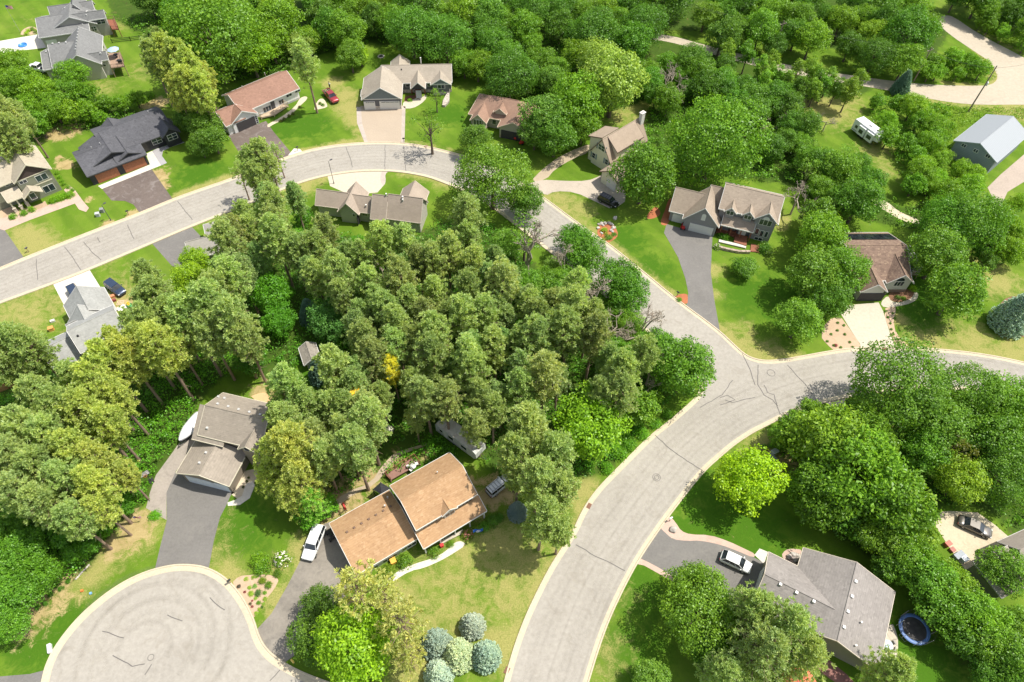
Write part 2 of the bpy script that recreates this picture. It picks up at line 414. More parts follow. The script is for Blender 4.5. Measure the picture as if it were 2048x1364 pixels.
def soften(a, n):
    a = a.reshape(len(gy), len(gx)).copy()
    for _ in range(n):
        q = np.pad(a, 1, mode='edge'); a = (q[1:-1, 1:-1] * 2 + q[:-2, 1:-1] + q[2:, 1:-1] + q[1:-1, :-2] + q[1:-1, 2:]) / 6
    return a.ravel()
soil = soften(soil, 4); dry = soften(dry, 1); sand = soften(sand, 1)
gm, t, b = newmat('lawn')
p = pos(t)
at = N(t, 'ShaderNodeAttribute', attribute_name='wear'); sep = N(t, 'ShaderNodeSeparateColor'); t.links.new(at.outputs['Color'], sep.inputs[0])
n1 = noise(t, 0.11, 4, 0.6, p, 0.4); n2 = noise(t, 0.55, 6, 0.75, p, 0.6); n3 = noise(t, 5.0, 5, 0.8, p)
base = ramp(t, n1, [(0.28, (0.092, 0.18, 0.016)), (0.5, (0.14, 0.235, 0.024)), (0.72, (0.205, 0.28, 0.042))])
base = mix(t, ramp(t, n2, [(0.56, (0, 0, 0)), (0.74, (0.75, 0.75, 0.75))]), base, (0.21, 0.26, 0.055))
wv = N(t, 'ShaderNodeTexWave', wave_type='BANDS', bands_direction='DIAGONAL'); wv.inputs['Scale'].default_value = 0.11; wv.inputs['Distortion'].default_value = 1.5; wv.inputs['Detail Scale'].default_value = 0.4
t.links.new(p, wv.inputs['Vector'])
base = mix(t, 1.0, base, ramp(t, wv.outputs['Fac'], [(0.3, (0.92, 0.93, 0.92)), (0.7, (1.05, 1.04, 1.0))]), 'MULTIPLY')
def worn(sock, lo=0.25, hi=0.75):
    """attribute broken up by noise so that its edge is ragged"""
    m = N(t, 'ShaderNodeMath', operation='ADD'); t.links.new(sock, m.inputs[0])
    k = N(t, 'ShaderNodeMath', operation='MULTIPLY_ADD'); t.links.new(n2, k.inputs[0]); k.inputs[1].default_value = 2.0; k.inputs[2].default_value = -1.0
    t.links.new(k.outputs[0], m.inputs[1])
    k2 = N(t, 'ShaderNodeMath', operation='MULTIPLY_ADD'); t.links.new(n3, k2.inputs[0]); k2.inputs[1].default_value = 0.7; k2.inputs[2].default_value = -0.35
    m2 = N(t, 'ShaderNodeMath', operation='ADD'); t.links.new(m.outputs[0], m2.inputs[0]); t.links.new(k2.outputs[0], m2.inputs[1])
    r = N(t, 'ShaderNodeMapRange', interpolation_type='SMOOTHSTEP'); r.inputs[1].default_value = lo; r.inputs[2].default_value = hi
    t.links.new(m2.outputs[0], r.inputs[0]); return r.outputs[0]
lus = N(t, 'ShaderNodeAttribute', attribute_name='lush')
base = mix(t, worn(lus.outputs['Fac']), base, (0.072, 0.168, 0.012))
base = mix(t, worn(sep.outputs[0], 0.2, 0.95), base, ramp(t, n3, [(0.3, (0.28, 0.27, 0.075)), (0.7, (0.46, 0.40, 0.17))]))
base = mix(t, worn(sep.outputs[1], 0.2, 0.6), base, ramp(t, n2, [(0.3, (0.085, 0.065, 0.03)), (0.42, (0.06, 0.11, 0.018)), (0.58, (0.075, 0.13, 0.02)), (0.75, (0.17, 0.13, 0.06))]))
base = mix(t, worn(sep.outputs[2], 0.3, 0.7), base, ramp(t, n2, [(0.3, (0.36, 0.25, 0.12)), (0.7, (0.56, 0.43, 0.24))]))
base = mix(t, 0.35, base, ramp(t, n3, [(0.3, (0.02, 0.04, 0.006)), (0.7, (0.28, 0.36, 0.08))]), 'OVERLAY')
t.links.new(base, b.inputs['Base Color']); b.inputs['Roughness'].default_value = 0.95; b.inputs['Specular IOR Level'].default_value = 0.1
bump(t, b, n3, 0.5, 0.08)

nx, ny = len(gx), len(gy)
me = bpy.data.meshes.new('ground')
# gentle rise and fall so that the lawns are not dead flat
me.vertices.add(nx * ny)
me.vertices.foreach_set('co', np.stack([GP[:, 0], GP[:, 1], np.zeros(len(GP))], 1).astype(np.float32).ravel())
ii = (np.arange(ny - 1)[:, None] * nx + np.arange(nx - 1)[None, :]).ravel()
fc = np.stack([ii, ii + 1, ii + nx + 1, ii + nx], 1).astype(np.int32)
me.loops.add(fc.size); me.loops.foreach_set('vertex_index', fc.ravel())
me.polygons.add(len(fc)); me.polygons.foreach_set('loop_start', np.arange(0, fc.size, 4, dtype=np.int32))
me.update(calc_edges=True); me.validate()
ca = me.color_attributes.new('wear', 'FLOAT_COLOR', 'POINT')
ca.data.foreach_set('color', np.stack([dry, soil, sand, np.ones(len(GP))], 1).astype(np.float32).ravel())
fa = me.attributes.new('lush', 'FLOAT', 'POINT'); fa.data.foreach_set('value', lush.astype(np.float32))
me.materials.append(gm)
ground = link(bpy.data.objects.new('ground', me))
tag(ground, 'mown lawns, worn patches and woodland floor between the houses', 'ground', kind='structure')

# ------------------------------------------------------------------ roads
M_ROAD = paving('street_asphalt', (0.345, 0.318, 0.275), 0.16, 0.06, 1.6, (0.25, 0.222, 0.18))
M_KERB = paving('kerb_concrete', (0.52, 0.445, 0.32), 0.12, 0.2, 3.0, (0.42, 0.36, 0.27))
M_ASPH = paving('driveway_asphalt', (0.175, 0.165, 0.152), 0.2, 0.15, 3.0, (0.23, 0.215, 0.19))
M_ASPW = paving('weathered_asphalt', (0.24, 0.215, 0.18), 0.4, 0.2, 2.0, (0.12, 0.11, 0.1))
M_ASPB = paving('brown_asphalt', (0.145, 0.115, 0.10), 0.3, 0.1, 2.0, (0.30, 0.27, 0.25))
M_CONC = paving('driveway_concrete', (0.50, 0.445, 0.35), 0.1, 0.12, 2.0, (0.5, 0.43, 0.33))
M_CONW = paving('white_concrete', (0.60, 0.56, 0.48), 0.08, 0.12, 2.0, (0.62, 0.56, 0.48))
M_AGGR = paving('aggregate_drive', (0.40, 0.325, 0.245), 0.12, 0.12, 4.0, (0.38, 0.31, 0.24))
M_GRAV = paving('gravel', (0.42, 0.34, 0.24), 0.25, 0.2, 5.0, (0.3, 0.24, 0.16))
M_PEB = paving('pebble_mulch', (0.47, 0.34, 0.23), 0.25, 0.3, 6.0, (0.3, 0.2, 0.12))
M_MULR = paving('red_mulch', (0.40, 0.14, 0.065), 0.3, 0.4, 6.0, (0.24, 0.085, 0.045))
M_MULB = paving('brown_mulch', (0.20, 0.105, 0.06), 0.3, 0.4, 6.0, (0.12, 0.07, 0.04))
M_BRICK = paving('brick_pavers', (0.50, 0.36, 0.29), 0.2, 0.4, 7.0, (0.38, 0.26, 0.21))
M_BORD = paving('grey_brick_border', (0.43, 0.37, 0.32), 0.25, 0.5, 8.0, (0.3, 0.25, 0.21))
M_TAR = plain('crack_sealant', (0.13, 0.12, 0.11), 0.75)

UP = [(-90, 573), (0, 537.5), (48.7, 517), (120, 489), (205, 455.4), (277, 428.5), (346, 399), (405, 378), (462, 359), (530, 331), (605, 304), (648, 295), (689.6, 289), (735.7, 286), (770, 285.5), (805, 287), (856, 294), (925.6, 311.7), (970, 327), (1010, 347), (1048, 371), (1088, 396.4), (1158.5, 450), (1217.5, 489), (1284, 543), (1351, 599), (1435.6, 660.6), (1466, 690), (1482, 705), (1500, 717), (1528, 723.6), (1560, 722), (1605, 714), (1671.7, 701.8), (1718, 697), (1797, 696), (1887, 700.5), (1970, 710), (2048, 726), (2150, 752)]
LO = [(-90, 640), (0, 606), (107.7, 567), (184.7, 537), (305, 486), (385, 452), (500, 407), (574, 375), (620, 359), (674, 347), (735, 341), (797, 342.6), (851, 352), (883, 363), (942, 387), (985, 414), (1020.5, 440.3), (1089.6, 496.2), (1145.7, 535.2), (1277.7, 651), (1362.2, 716.5), (1392, 744), (1404, 768), (1398, 792), (1376.6, 812)]
BL = [(1376.6, 812), (1343, 841.6), (1302, 872.4), (1251, 923.7), (1204.7, 970), (1184, 995.5), (1166, 1024), (1148, 1064), (1122, 1104), (1097, 1144), (1058.5, 1222), (1035.4, 1281), (1020, 1332), (1006, 1385), (996, 1440)]
BR = [(1152, 1440), (1168, 1385), (1174, 1364), (1197, 1289), (1217.5, 1234), (1245.7, 1174), (1276.5, 1116.6), (1320, 1052.5), (1351, 1011), (1405, 942), (1440.7, 911), (1466, 889), (1502, 865), (1528, 852), (1579, 826), (1620, 812), (1660, 800), (1730, 786), (1810, 777), (1890, 776), (1970, 782), (2048, 796), (2150, 822)]
wu, wl, wbl, wbr = (chaikin(W(q), 2) for q in (UP, LO, BL, BR))
street = wu + list(reversed(wbr)) + list(reversed(wbl)) + list(reversed(wl))
sheet('street', street, 0.03, M_ROAD, world=True, label='pale grey residential street curving past the houses to a junction', cat='street')
def kerb(name, pts, side, z=0.03, gw=0.55):
    b = MB(); s = side
    ribbon(b, pts, 0.0, s * gw, z + 0.035, z + 0.012)          # gutter pan
    ribbon(b, pts, -s * 0.0, -s * 0.06, z + 0.036, z + 0.14)   # face
    ribbon(b, pts, -s * 0.06, -s * 0.26, z + 0.14, z + 0.14)   # top
    ribbon(b, pts, -s * 0.26, -s * 0.28, z + 0.14, -0.02)
    o = b.build(name, M_KERB); tag(o, 'pale concrete kerb and gutter along the street', 'kerb', kind='structure'); return o
kerb('kerb', wu, -1); kerb('kerb', wl + wbl[1:], 1); kerb('kerb', wbr, 1)
CUL = [(70, 1440), (87, 1364), (95, 1330), (113, 1294), (143.6, 1253), (179.6, 1216), (231, 1176), (282, 1149), (333.5, 1134), (372, 1131), (410.5, 1136), (446, 1154), (477, 1186), (503, 1232), (516, 1276), (531, 1300), (553, 1320), (594.6, 1344), (640, 1362), (720, 1390), (820, 1415)]
wc = chaikin(W(CUL), 2)
sheet('cul_de_sac', wc, 0.03, M_ROAD, world=True, label='round asphalt turning circle with sealed cracks and a pale kerb', cat='street')
kerb('kerb', wc, -1, gw=0.75)
TAN = [(1255, 58), (1300, 67), (1345, 72), (1385, 83), (1440, 98), (1545, 124), (1650, 143), (1745, 157), (1830, 167), (1887, 170.6), (1960, 172), (1984, 169), (1994, 160), (1995, 149), (1980, 123), (1949, 103), (1900, 70), (1872, 44), (1880, 34), (1892, 30), (1908, 34), (1959, 69), (2048, 115), (2130, 160), (2130, 212), (2048, 209), (1960, 210), (1900, 205), (1836, 193), (1745, 175), (1650, 160), (1545, 141), (1440, 113), (1380, 95), (1340, 84), (1300, 78), (1255, 68)]
sheet('country_road', TAN, 0.02, paving('road_tan', (0.43, 0.37, 0.28), 0.15, 0.05, 1.2, (0.4, 0.35, 0.28)), 1, label='tan country road winding through the woods with a wide bend', cat='road')

# paler wheel tracks and darker oil lines worn into the asphalt
def wearmat(name, c, a):
    m, t, b = newmat(name); p = pos(t); b.inputs['Base Color'].default_value = (*c, 1); b.inputs['Roughness'].default_value = .9; b.inputs['Specular IOR Level'].default_value = .2
    out = t.nodes['Material Output']; tr = N(t, 'ShaderNodeBsdfTransparent'); ms = N(t, 'ShaderNodeMixShader')
    uv = N(t, 'ShaderNodeAttribute', attribute_name='edge'); f = ramp(t, noise(t, .35, 5, .7, p, 1.5), [(.35, (.25,) * 3), (.7, (1, 1, 1))])
    k = N(t, 'ShaderNodeMath', operation='MULTIPLY'); t.links.new(uv.outputs['Fac'], k.inputs[0]); t.links.new(f, k.inputs[1])
    k2 = N(t, 'ShaderNodeMath', operation='MULTIPLY'); t.links.new(k.outputs[0], k2.inputs[0]); k2.inputs[1].default_value = a
    t.links.new(k2.outputs[0], ms.inputs[0]); t.links.new(tr.outputs[0], ms.inputs[1]); t.links.new(b.outputs[0], ms.inputs[2]); t.links.new(ms.outputs[0], out.inputs['Surface']); return m
def wear(name, mat, lines, z):
    vs, fs, ed = [], [], []
    for pts, off, wd in lines:
        L = []
        for i, p in enumerate(pts):
            a = pts[max(i - 1, 0)]; c = pts[min(i + 1, len(pts) - 1)]; d = (c - a).normalized(); n = Vector((-d.y, d.x)); o_ = off
            L.append([p + n * (o_ + wd * k) for k in (-.5, 0, .5)])
        b0 = len(vs)
        for r in L: vs += [(q.x, q.y, z) for q in r]; ed += [0, 1, 0]
        for i in range(len(L) - 1):
            for k in (0, 1): fs.append((b0 + 3 * i + k, b0 + 3 * i + k + 1, b0 + 3 * i + k + 4, b0 + 3 * i + k + 3))
        z += .0015
    me = bpy.data.meshes.new(name); me.from_pydata(vs, [], fs); me.attributes.new('edge', 'FLOAT', 'POINT').data.foreach_set('value', ed); me.materials.append(mat); me.update()
    for pl in me.polygons:
        if pl.normal.z < 0: pl.flip()
    tag(link(bpy.data.objects.new(name, me)), 'worn wheel tracks along the grey street', 'wear', kind='structure')
M_W1 = wearmat('pale_wear', (.44, .41, .35), .22); M_W2 = wearmat('dark_wear', (.25, .225, .185), .2)
wA = wu[:-70]
wear('road_wear', M_W1, [(wA, -2.0, 1.3), (wA, -3.8, 1.2), (wA, -6.2, 1.2), (wA, -8.0, 1.3), (wbr, 2.0, 1.2), (wbr, 3.8, 1.2), (wbr, 6.2, 1.2), (wbr, 8.0, 1.2)], .0325)
wear('road_wear', M_W2, [(wA, -2.9, .9), (wA, -5.0, .5), (wA, -7.1, .9), (wbr, 2.9, .9), (wbr, 5.0, .5), (wbr, 7.1, .9), (wA, -1.0, .7), (wbr, 1.0, .6)], .0445)
gc = G(300, 1300)
def arc(r, a0, a1, cx=0, cy=0): return [Vector((gc.x + cx + r * math.cos(a), gc.y + cy + r * math.sin(a))) for a in np.linspace(a0, a1, 40)]
wear('turning_wear', M_W1, [(arc(r, -.5, 3.6, .3 * i, -.4), 0, 1.0) for i, r in enumerate((5.5, 7.6, 9.8))], .0325)
wear('turning_wear', M_W2, [(arc(r, -.3, 3.3, -.3 * i, .2), 0, 1.1) for i, r in enumerate((6.5, 8.7, 11.2, 3.5))], .0395)
# sealed cracks and joints
def crack(pts, wdt=0.11, z=0.062):
    p = W(pts); q = []
    for a, c in zip(p[:-1], p[1:]):
        k = max(2, int((c - a).length / 0.8))
        d = (c - a).normalized(); n = Vector((-d.y, d.x))
        for i in range(k): q.append(a.lerp(c, i / k) + n * random.uniform(-0.07, 0.07))
    q.append(p[-1]); ribbon(CR, q, -wdt / 2, wdt / 2, z, z)
CR = MB()
for c in ([(1310, 870), (1340, 898), (1375, 922), (1405, 941)], [(1152, 1089), (1190, 1112), (1228, 1130), (1250, 1142)], [(1465, 760), (1445, 790), (1400, 815)],
          [(1516, 730), (1516, 770), (1528, 790), (1545, 800), (1555, 812)], [(1575, 730), (1590, 748), (1610, 768), (1625, 790)], [(1528, 770), (1535, 785), (1548, 790), (1560, 830)],
          [(1700, 700), (1722, 718), (1735, 735)], [(1798, 703), (1805, 715)], [(355, 403), (385, 440)], [(255, 450), (268, 478)], [(168, 484), (185, 505), (202, 520)], [(130, 494), (145, 515), (162, 540)], [(72, 518), (75, 545), (76, 560)],
          [(692, 294), (700, 315), (705, 335)], [(770, 290), (770, 340)], [(808, 292), (812, 342)], [(1420, 690), (1400, 705)], [(1450, 800), (1465, 805), (1510, 795)], [(335, 1230), (350, 1236), (365, 1242)], [(205, 1262), (230, 1270), (248, 1276)], [(225, 1312), (248, 1322), (265, 1332), (290, 1328)], [(303, 1328), (290, 1350)],
          [(540, 1362), (560, 1340)], [(420, 1195), (440, 1215), (450, 1220)], [(195, 475), (200, 485)], [(1480, 700), (1500, 740), (1510, 770)], [(1440, 795), (1455, 790), (1470, 800), (1440, 810)]): crack(c)
for px, py, r in ((1313, 955, 0.62), (1313, 955, 0.36), (1542, 746, 0.7), (302, 1315, 0.4)):
    g = G(px, py); q = [Vector((g.x + r * math.cos(a), g.y + r * math.sin(a))) for a in np.linspace(0, 2 * math.pi, 25)]
    ribbon(CR, q, -0.035, 0.035, 0.064 + r * 0.002, 0.064 + r * 0.002)
tag(CR.build('road_crack', M_TAR), 'dark sealed cracks and joints across the street', 'cracks', kind='structure')
for px, py in ((1178, 1012), (1014, 1341), (1770, 699), (852, 293)):
    g = G(px, py); bb = MB()
    bb.box(-0.45, 0.45, -0.3, 0.3, 0, 0.03)
    for i in range(6): bb.box(-0.4 + i * 0.145, -0.33 + i * 0.145, -0.25, 0.25, 0.03, 0.045)
    o = bb.build('storm_drain', plain('rusty_iron', (0.20, 0.10, 0.06), 0.8), loc=(g.x, g.y, 0.075)); o.rotation_euler.z = 1.1 if px < 1300 else 0.1
    tag(o, {1178: 'rusty storm drain grate in the gutter nearest the twin pines', 1014: 'rusty storm drain grate in the gutter at the bottom edge beside the spruces', 1770: 'storm drain grate in the gutter at the foot of the beige concrete driveway', 852: 'storm drain grate in the gutter right of the tan driveway, by a tree shadow'}[px], 'drain grate')

# ------------------------------------------------------------------ driveways, walks, beds
def S(name, pts, z, mat, sm=0, lab=None, cat=None, **k): return sheet(name, pts, z, mat, sm, label=lab, cat=cat, **k)
S('driveway', [(310, 1138), (320, 1095), (334, 1040), (333, 985), (351, 944), (470, 985), (462, 990), (452, 1012), (440, 1035), (428, 1080), (417, 1140), (372, 1133)], 0.02, M_ASPH, 0, 'grey asphalt driveway from the turning circle to the taupe garage', 'driveway')
S('gravel_strip', [(333, 1040), (292, 1016), (300, 985), (312, 950), (345, 905), (362, 880), (375, 850), (402, 870), (380, 905), (351, 944), (333, 985)], 0.012, paving('tan_asphalt', (0.33, 0.29, 0.25), 0.2, 0.2, 3.0), 0, 'tan paved strip beside the taupe garage where the boat stands', 'driveway')
S('driveway', [(511, 1262), (543, 1227), (574, 1173), (607, 1109), (625, 1078), (648, 1048), (662, 1043), (690, 1100), (712, 1150), (700, 1180), (660, 1230), (640, 1262), (590, 1310), (566, 1328), (540, 1312), (525, 1294)], 0.02, M_ASPW, 0, 'weathered cracked asphalt driveway of the orange roofed house', 'driveway')
S('walkway', [(760, 1172), (775, 1158), (800, 1140), (828, 1128), (868, 1116), (890, 1104), (910, 1084), (925, 1082), (932, 1090), (905, 1108), (880, 1122), (848, 1136), (820, 1142), (790, 1160), (768, 1175)], 0.022, M_CONW, 1, 'white concrete front walk of the orange roofed house', 'walk')
S('driveway', [(1276, 1119), (1320, 1054), (1332, 1066), (1346, 1078), (1374, 1081), (1400, 1080), (1440, 1088), (1475, 1101), (1507, 1114), (1535, 1130), (1510, 1190), (1480, 1200), (1440, 1190), (1400, 1180), (1353, 1158), (1315, 1136)], 0.02, M_ASPH, 0, 'dark asphalt driveway with pink edging at the lower right house', 'driveway')
S('brick_edging', [(1322, 1046), (1331, 1034), (1340, 1032), (1352, 1046), (1362, 1062), (1380, 1069), (1420, 1070), (1456, 1082), (1490, 1098), (1511, 1108), (1507, 1116), (1475, 1102), (1440, 1089), (1400, 1081), (1374, 1082), (1346, 1079), (1332, 1067), (1320, 1055)], 0.026, M_BRICK, 1, 'pink brick edging curving along the upper side of a driveway', 'edging')
S('brick_edging', [(1274, 1128), (1278, 1116), (1292, 1122), (1315, 1134), (1353, 1157), (1400, 1179), (1396, 1186), (1350, 1166), (1308, 1142), (1288, 1131)], 0.026, M_BRICK, 0, 'pink brick edging along the lower side of a driveway', 'edging')
S('walkway', [(1509, 1110), (1519, 1097), (1536, 1104), (1528, 1128)], 0.03, M_CONW, 0, 'small white concrete pad beside the lower right garage', 'walk')
S('patio', [(1562, 1112), (1570, 1100), (1585, 1097), (1606, 1100), (1602, 1118), (1595, 1132), (1575, 1125)], 0.03, M_BRICK, 1, 'pink brick patio with boulders between garage and house', 'patio')
S('patio', [(1768, 1260), (1784, 1245), (1792, 1262), (1797, 1285), (1793, 1322), (1760, 1330)], 0.03, M_CONC, 1, 'concrete back patio beside the trampoline lawn', 'patio')
S('mulch_bed', [(1626, 1310), (1634, 1300), (1712, 1364), (1716, 1385), (1690, 1376), (1650, 1352), (1630, 1330)], 0.03, paving('maroon_mulch', (0.26, 0.13, 0.11), 0.3, 0.4, 6.0), 1, 'maroon mulch bed along the olive gable wall', 'garden bed')
S('driveway', [(1372, 616), (1376.6, 586), (1371, 558), (1356, 514.5), (1335.5, 478.5), (1328, 466), (1333, 448), (1380, 462), (1425, 472), (1421.5, 545), (1428, 596.6), (1440, 663)], 0.02, M_ASPH, 0, 'grey asphalt driveway rising to the grey house with three garage doors', 'driveway')
S('mulch_bed', [(1346, 597), (1356, 589), (1370, 587), (1376, 590), (1375, 612)], 0.026, M_MULR, 1, 'small red mulch bed with a mailbox at a driveway mouth', 'garden bed')
S('mulch_bed', [(1194, 471), (1196, 452), (1206, 444), (1224, 444), (1232, 456), (1237, 470), (1228, 480), (1213, 487)], 0.026, M_MULR, 1, 'red mulch rock garden ringed with boulders beside the street', 'garden bed')
S('mulch_bed', [(1292, 437), (1298, 424), (1312, 412), (1322, 424), (1318, 432), (1305, 438)], 0.026, M_MULR, 1, 'red mulch bed round a tree trunk near the grey house', 'garden bed')
S('mulch_bed', [(1319, 448), (1330, 420), (1336, 400), (1344, 395), (1340, 440), (1333, 452)], 0.024, M_MULR, 1, 'red mulch strip along the side of the grey garage', 'garden bed')
S('driveway', [(1722, 697), (1720, 688), (1695, 650), (1682, 628), (1700, 610), (1757, 605), (1766, 622), (1782, 673), (1790, 690), (1797, 697)], 0.02, M_CONC, 0, 'beige concrete driveway flaring from a brown roofed garage to the street', 'driveway')
S('walkway', [(1760, 606), (1776, 590), (1782, 603), (1800, 606), (1818, 598), (1826, 586), (1836, 584), (1836, 596), (1824, 606), (1800, 612), (1768, 616)], 0.026, M_CONC, 1, 'concrete walk looping round a small flower bed', 'walk')
S('mulch_bed', [(1775, 590), (1790, 578), (1822, 578), (1830, 584), (1822, 598), (1800, 605), (1782, 602)], 0.034, M_MULB, 1, 'brown mulch flower bed under the arched window', 'garden bed')
S('mulch_bed', [(1640, 672), (1655, 640), (1680, 632), (1695, 652), (1722, 690), (1718, 698), (1670, 703), (1655, 690)], 0.024, M_PEB, 1, 'tan pebble bed with small plants left of the beige driveway', 'garden bed')
S('mulch_bed', [(1764, 618), (1790, 612), (1792, 622), (1786, 640), (1792, 668), (1815, 690), (1818, 696), (1800, 696), (1786, 680)], 0.024, M_PEB, 1, 'tan pebble strip with small plants right of the beige driveway', 'garden bed')
S('mulch_bed', [(1995, 650), (1994, 625), (2004, 600), (2030, 590), (2065, 600), (2070, 680), (2020, 668), (2003, 660)], 0.024, M_MULB, 1, 'brown mulch ring under the big blue spruce', 'garden bed')
S('driveway', [(1048, 371), (1080, 359), (1130, 362), (1175, 362), (1200, 352), (1218, 342), (1238, 362), (1257, 398), (1226, 420), (1195, 405), (1150, 384), (1110, 382), (1090, 392)], 0.016, paving('pale_gravel', (0.43, 0.37, 0.30), 0.2, 0.12, 4.0), 1, 'pale gravel driveway forking to the cream house', 'driveway')
S('gravel_track', [(1060, 364), (1085, 338), (1120, 312), (1160, 294), (1182, 288), (1180, 304), (1145, 318), (1110, 338), (1092, 360)], 0.012, M_GRAV, 1, 'brown gravel track curving up behind the cream house', 'track')
S('driveway', [(735.7, 288), (722, 246), (721, 212), (806, 211), (804, 288)], 0.02, M_AGGR, 0, 'tan aggregate driveway of the grey house at the top centre', 'driveway')
S('brick_edging', [(730, 288), (714, 246), (713, 214), (722, 214), (724, 246), (737, 288)], 0.024, M_BORD, 0, 'grey brick edging on the left of the tan driveway', 'edging')
S('brick_edging', [(802, 288), (804, 213), (811, 213), (809, 288)], 0.024, M_BORD, 0, 'grey brick edging on the right of the tan driveway', 'edging')
S('walkway', [(806, 217), (806, 203), (828, 196), (845, 195), (852, 188), (854, 196), (842, 208), (825, 217)], 0.024, M_CONC, 1, 'curved concrete walk to the log porch', 'walk')
S('mulch_bed', [(808, 204), (810, 192), (830, 190), (833, 196), (820, 202)], 0.03, M_MULB, 1, 'brown mulch bed left of the log porch', 'garden bed')
S('retaining_wall', [(885, 214), (886, 205), (894, 190), (899, 188), (899, 205), (890, 215)], 0.6, stone('grey_block', (0.42, 0.37, 0.31)), 0, thick=0.6, lab='curved grey block retaining wall beside the dark house corner', cat='wall', kind=None)
S('driveway', [(456, 270), (532, 242), (546, 262), (586, 310), (560, 322), (500, 340)], 0.02, M_ASPB, 0, 'brown asphalt driveway of the white house with a brown roof', 'driveway')
S('walkway', [(576, 311), (588, 297), (600, 298), (606, 305)], 0.026, M_CONW, 0, 'small pale concrete apron beside a driveway mouth', 'walk')
S('mulch_bed', [(534, 250), (540, 246), (560, 236), (590, 214), (600, 196), (612, 192), (616, 197), (600, 212), (575, 236), (548, 248), (536, 256)], 0.022, paving('tan_pebbles', (0.55, 0.47, 0.34), 0.2, 0.3, 6.0), 1, 'tan pebble bed along the front of the white house', 'garden bed')
S('mulch_bed', [(628, 219), (633, 205), (640, 197), (648, 198), (655, 210), (654, 215), (632, 220)], 0.03, paving('tan_pebbles', (0.55, 0.47, 0.34)), 1, 'small stone ringed bed at the foot of a leaning pine', 'garden bed')
S('driveway', [(205, 379), (213, 374), (303, 338), (346, 399), (281, 428), (267, 409), (250, 402), (223, 401)], 0.02, M_ASPB, 0, 'dark brown asphalt driveway of the dark house with wooden doors', 'driveway')
S('walkway', [(196, 372), (300, 329), (292, 308), (304, 302), (322, 331), (204, 378)], 0.024, M_CONW, 0, 'white concrete apron in front of wooden garage doors', 'walk')
S('walkway', [(303, 303), (312, 298), (330, 292), (360, 280), (369, 285), (342, 294), (326, 302), (324, 312), (334, 326), (322, 331)], 0.022, paving('grey_pebbles', (0.36, 0.35, 0.35), 0.2, 0.3, 6.0), 0, 'grey pebble walk along the front of the dark house', 'walk')
S('driveway', [(-60, 470), (0, 455), (8, 458), (49, 517), (0, 537), (-70, 560)], 0.02, M_ASPH, 0, 'grey driveway at the left edge beside the lawn', 'driveway')
S('walkway', [(-30, 470), (0, 458), (9, 461), (60, 440), (150, 407), (158, 419), (172, 424), (178, 416), (166, 402), (150, 380), (138, 370), (128, 380), (140, 396), (96, 410), (40, 428), (-30, 432)], 0.022, M_BRICK, 0, 'pink paver walk in front of the olive house', 'walk')
S('mulch_bed', [(-20, 440), (-20, 400), (10, 404), (40, 420), (80, 408), (90, 402), (96, 412), (40, 430)], 0.026, M_PEB, 0, 'tan stone bed with round shrubs under the olive house porch', 'garden bed')
S('driveway', [(305, 488), (340, 470), (383, 453), (403, 474), (440, 485), (430, 520), (360, 535), (344, 532)], 0.02, M_ASPH, 0, 'grey asphalt driveway leading to a roof among pines', 'driveway')
S('driveway', [(106, 568), (178, 538), (205, 581), (212, 600), (140, 640), (128, 610)], 0.02, M_CONW, 0, 'white concrete driveway with dark cars beside the grey roofed house', 'driveway')
S('driveway', [(655, 352), (690, 343), (735, 340), (764, 341), (767, 354), (770, 368), (755, 385), (700, 390), (660, 372)], 0.02, M_CONC, 0, 'pale concrete driveway behind the taupe house among pines', 'driveway')
S('brick_edging', [(763, 342), (780, 341), (770, 348), (772, 362), (768, 372), (762, 366), (760, 354)], 0.024, M_BORD, 1, 'grey brick edging beside the pale concrete driveway', 'edging')
S('driveway', [(-60, 100), (0, 82), (74, 69), (97, 95), (0, 106), (-60, 115)], 0.02, M_CONW, 0, 'white concrete driveway with a blue paddling pool', 'driveway')
S('mulch_bed', [(40, 72), (44, 60), (60, 52), (74, 56), (78, 68)], 0.022, M_PEB, 1, 'flower bed with yellow flowers beside a white driveway', 'garden bed')
S('driveway', [(2070, 290), (2000, 350), (1975, 375), (1992, 410), (2002, 412), (2015, 384), (2070, 350)], 0.016, paving('barn_drive', (0.40, 0.33, 0.27), 0.15, 0.1, 3.0), 0, 'tan driveway in front of the grey metal barn', 'driveway')
S('driveway', [(1866, 1045), (1880, 1024), (1900, 1022), (1955, 1025), (1990, 1050), (2045, 1098), (1990, 1112), (1945, 1122), (1955, 1136), (1932, 1142), (1910, 1112)], 0.02, paving('cream_concrete', (0.53, 0.45, 0.32), 0.1, 0.12, 2.0), 0, 'cream concrete driveway with a grey sedan', 'driveway')
S('driveway', [(-40, 1368), (0, 1353), (60, 1348), (98, 1338), (90, 1370), (60, 1420), (-40, 1430)], 0.016, M_ASPH, 0, 'grey asphalt driveway at the lower left corner', 'driveway')
S('driveway', [(1650, 800), (1660, 822), (1690, 818), (1690, 795)], 0.016, M_CONC, 0, 'concrete driveway mouth half hidden by a maple', 'driveway')
S('flower_bed', [(462, 1168), (478, 1152), (500, 1150), (530, 1148), (560, 1155), (548, 1180), (530, 1200), (512, 1232), (505, 1236), (492, 1205)], 0.024, M_PEB, 1, 'flower bed of pebbles and perennials beside the turning circle', 'garden bed')
S('garden_path', [(742, 966), (765, 930), (790, 905), (830, 893), (860, 885), (862, 888), (832, 898), (796, 912), (775, 938), (752, 968), (715, 985), (690, 1000), (660, 1030), (650, 1040), (655, 1015), (690, 985)], 0.012, M_GRAV, 1, 'worn earth path winding behind the orange roofed house', 'path')
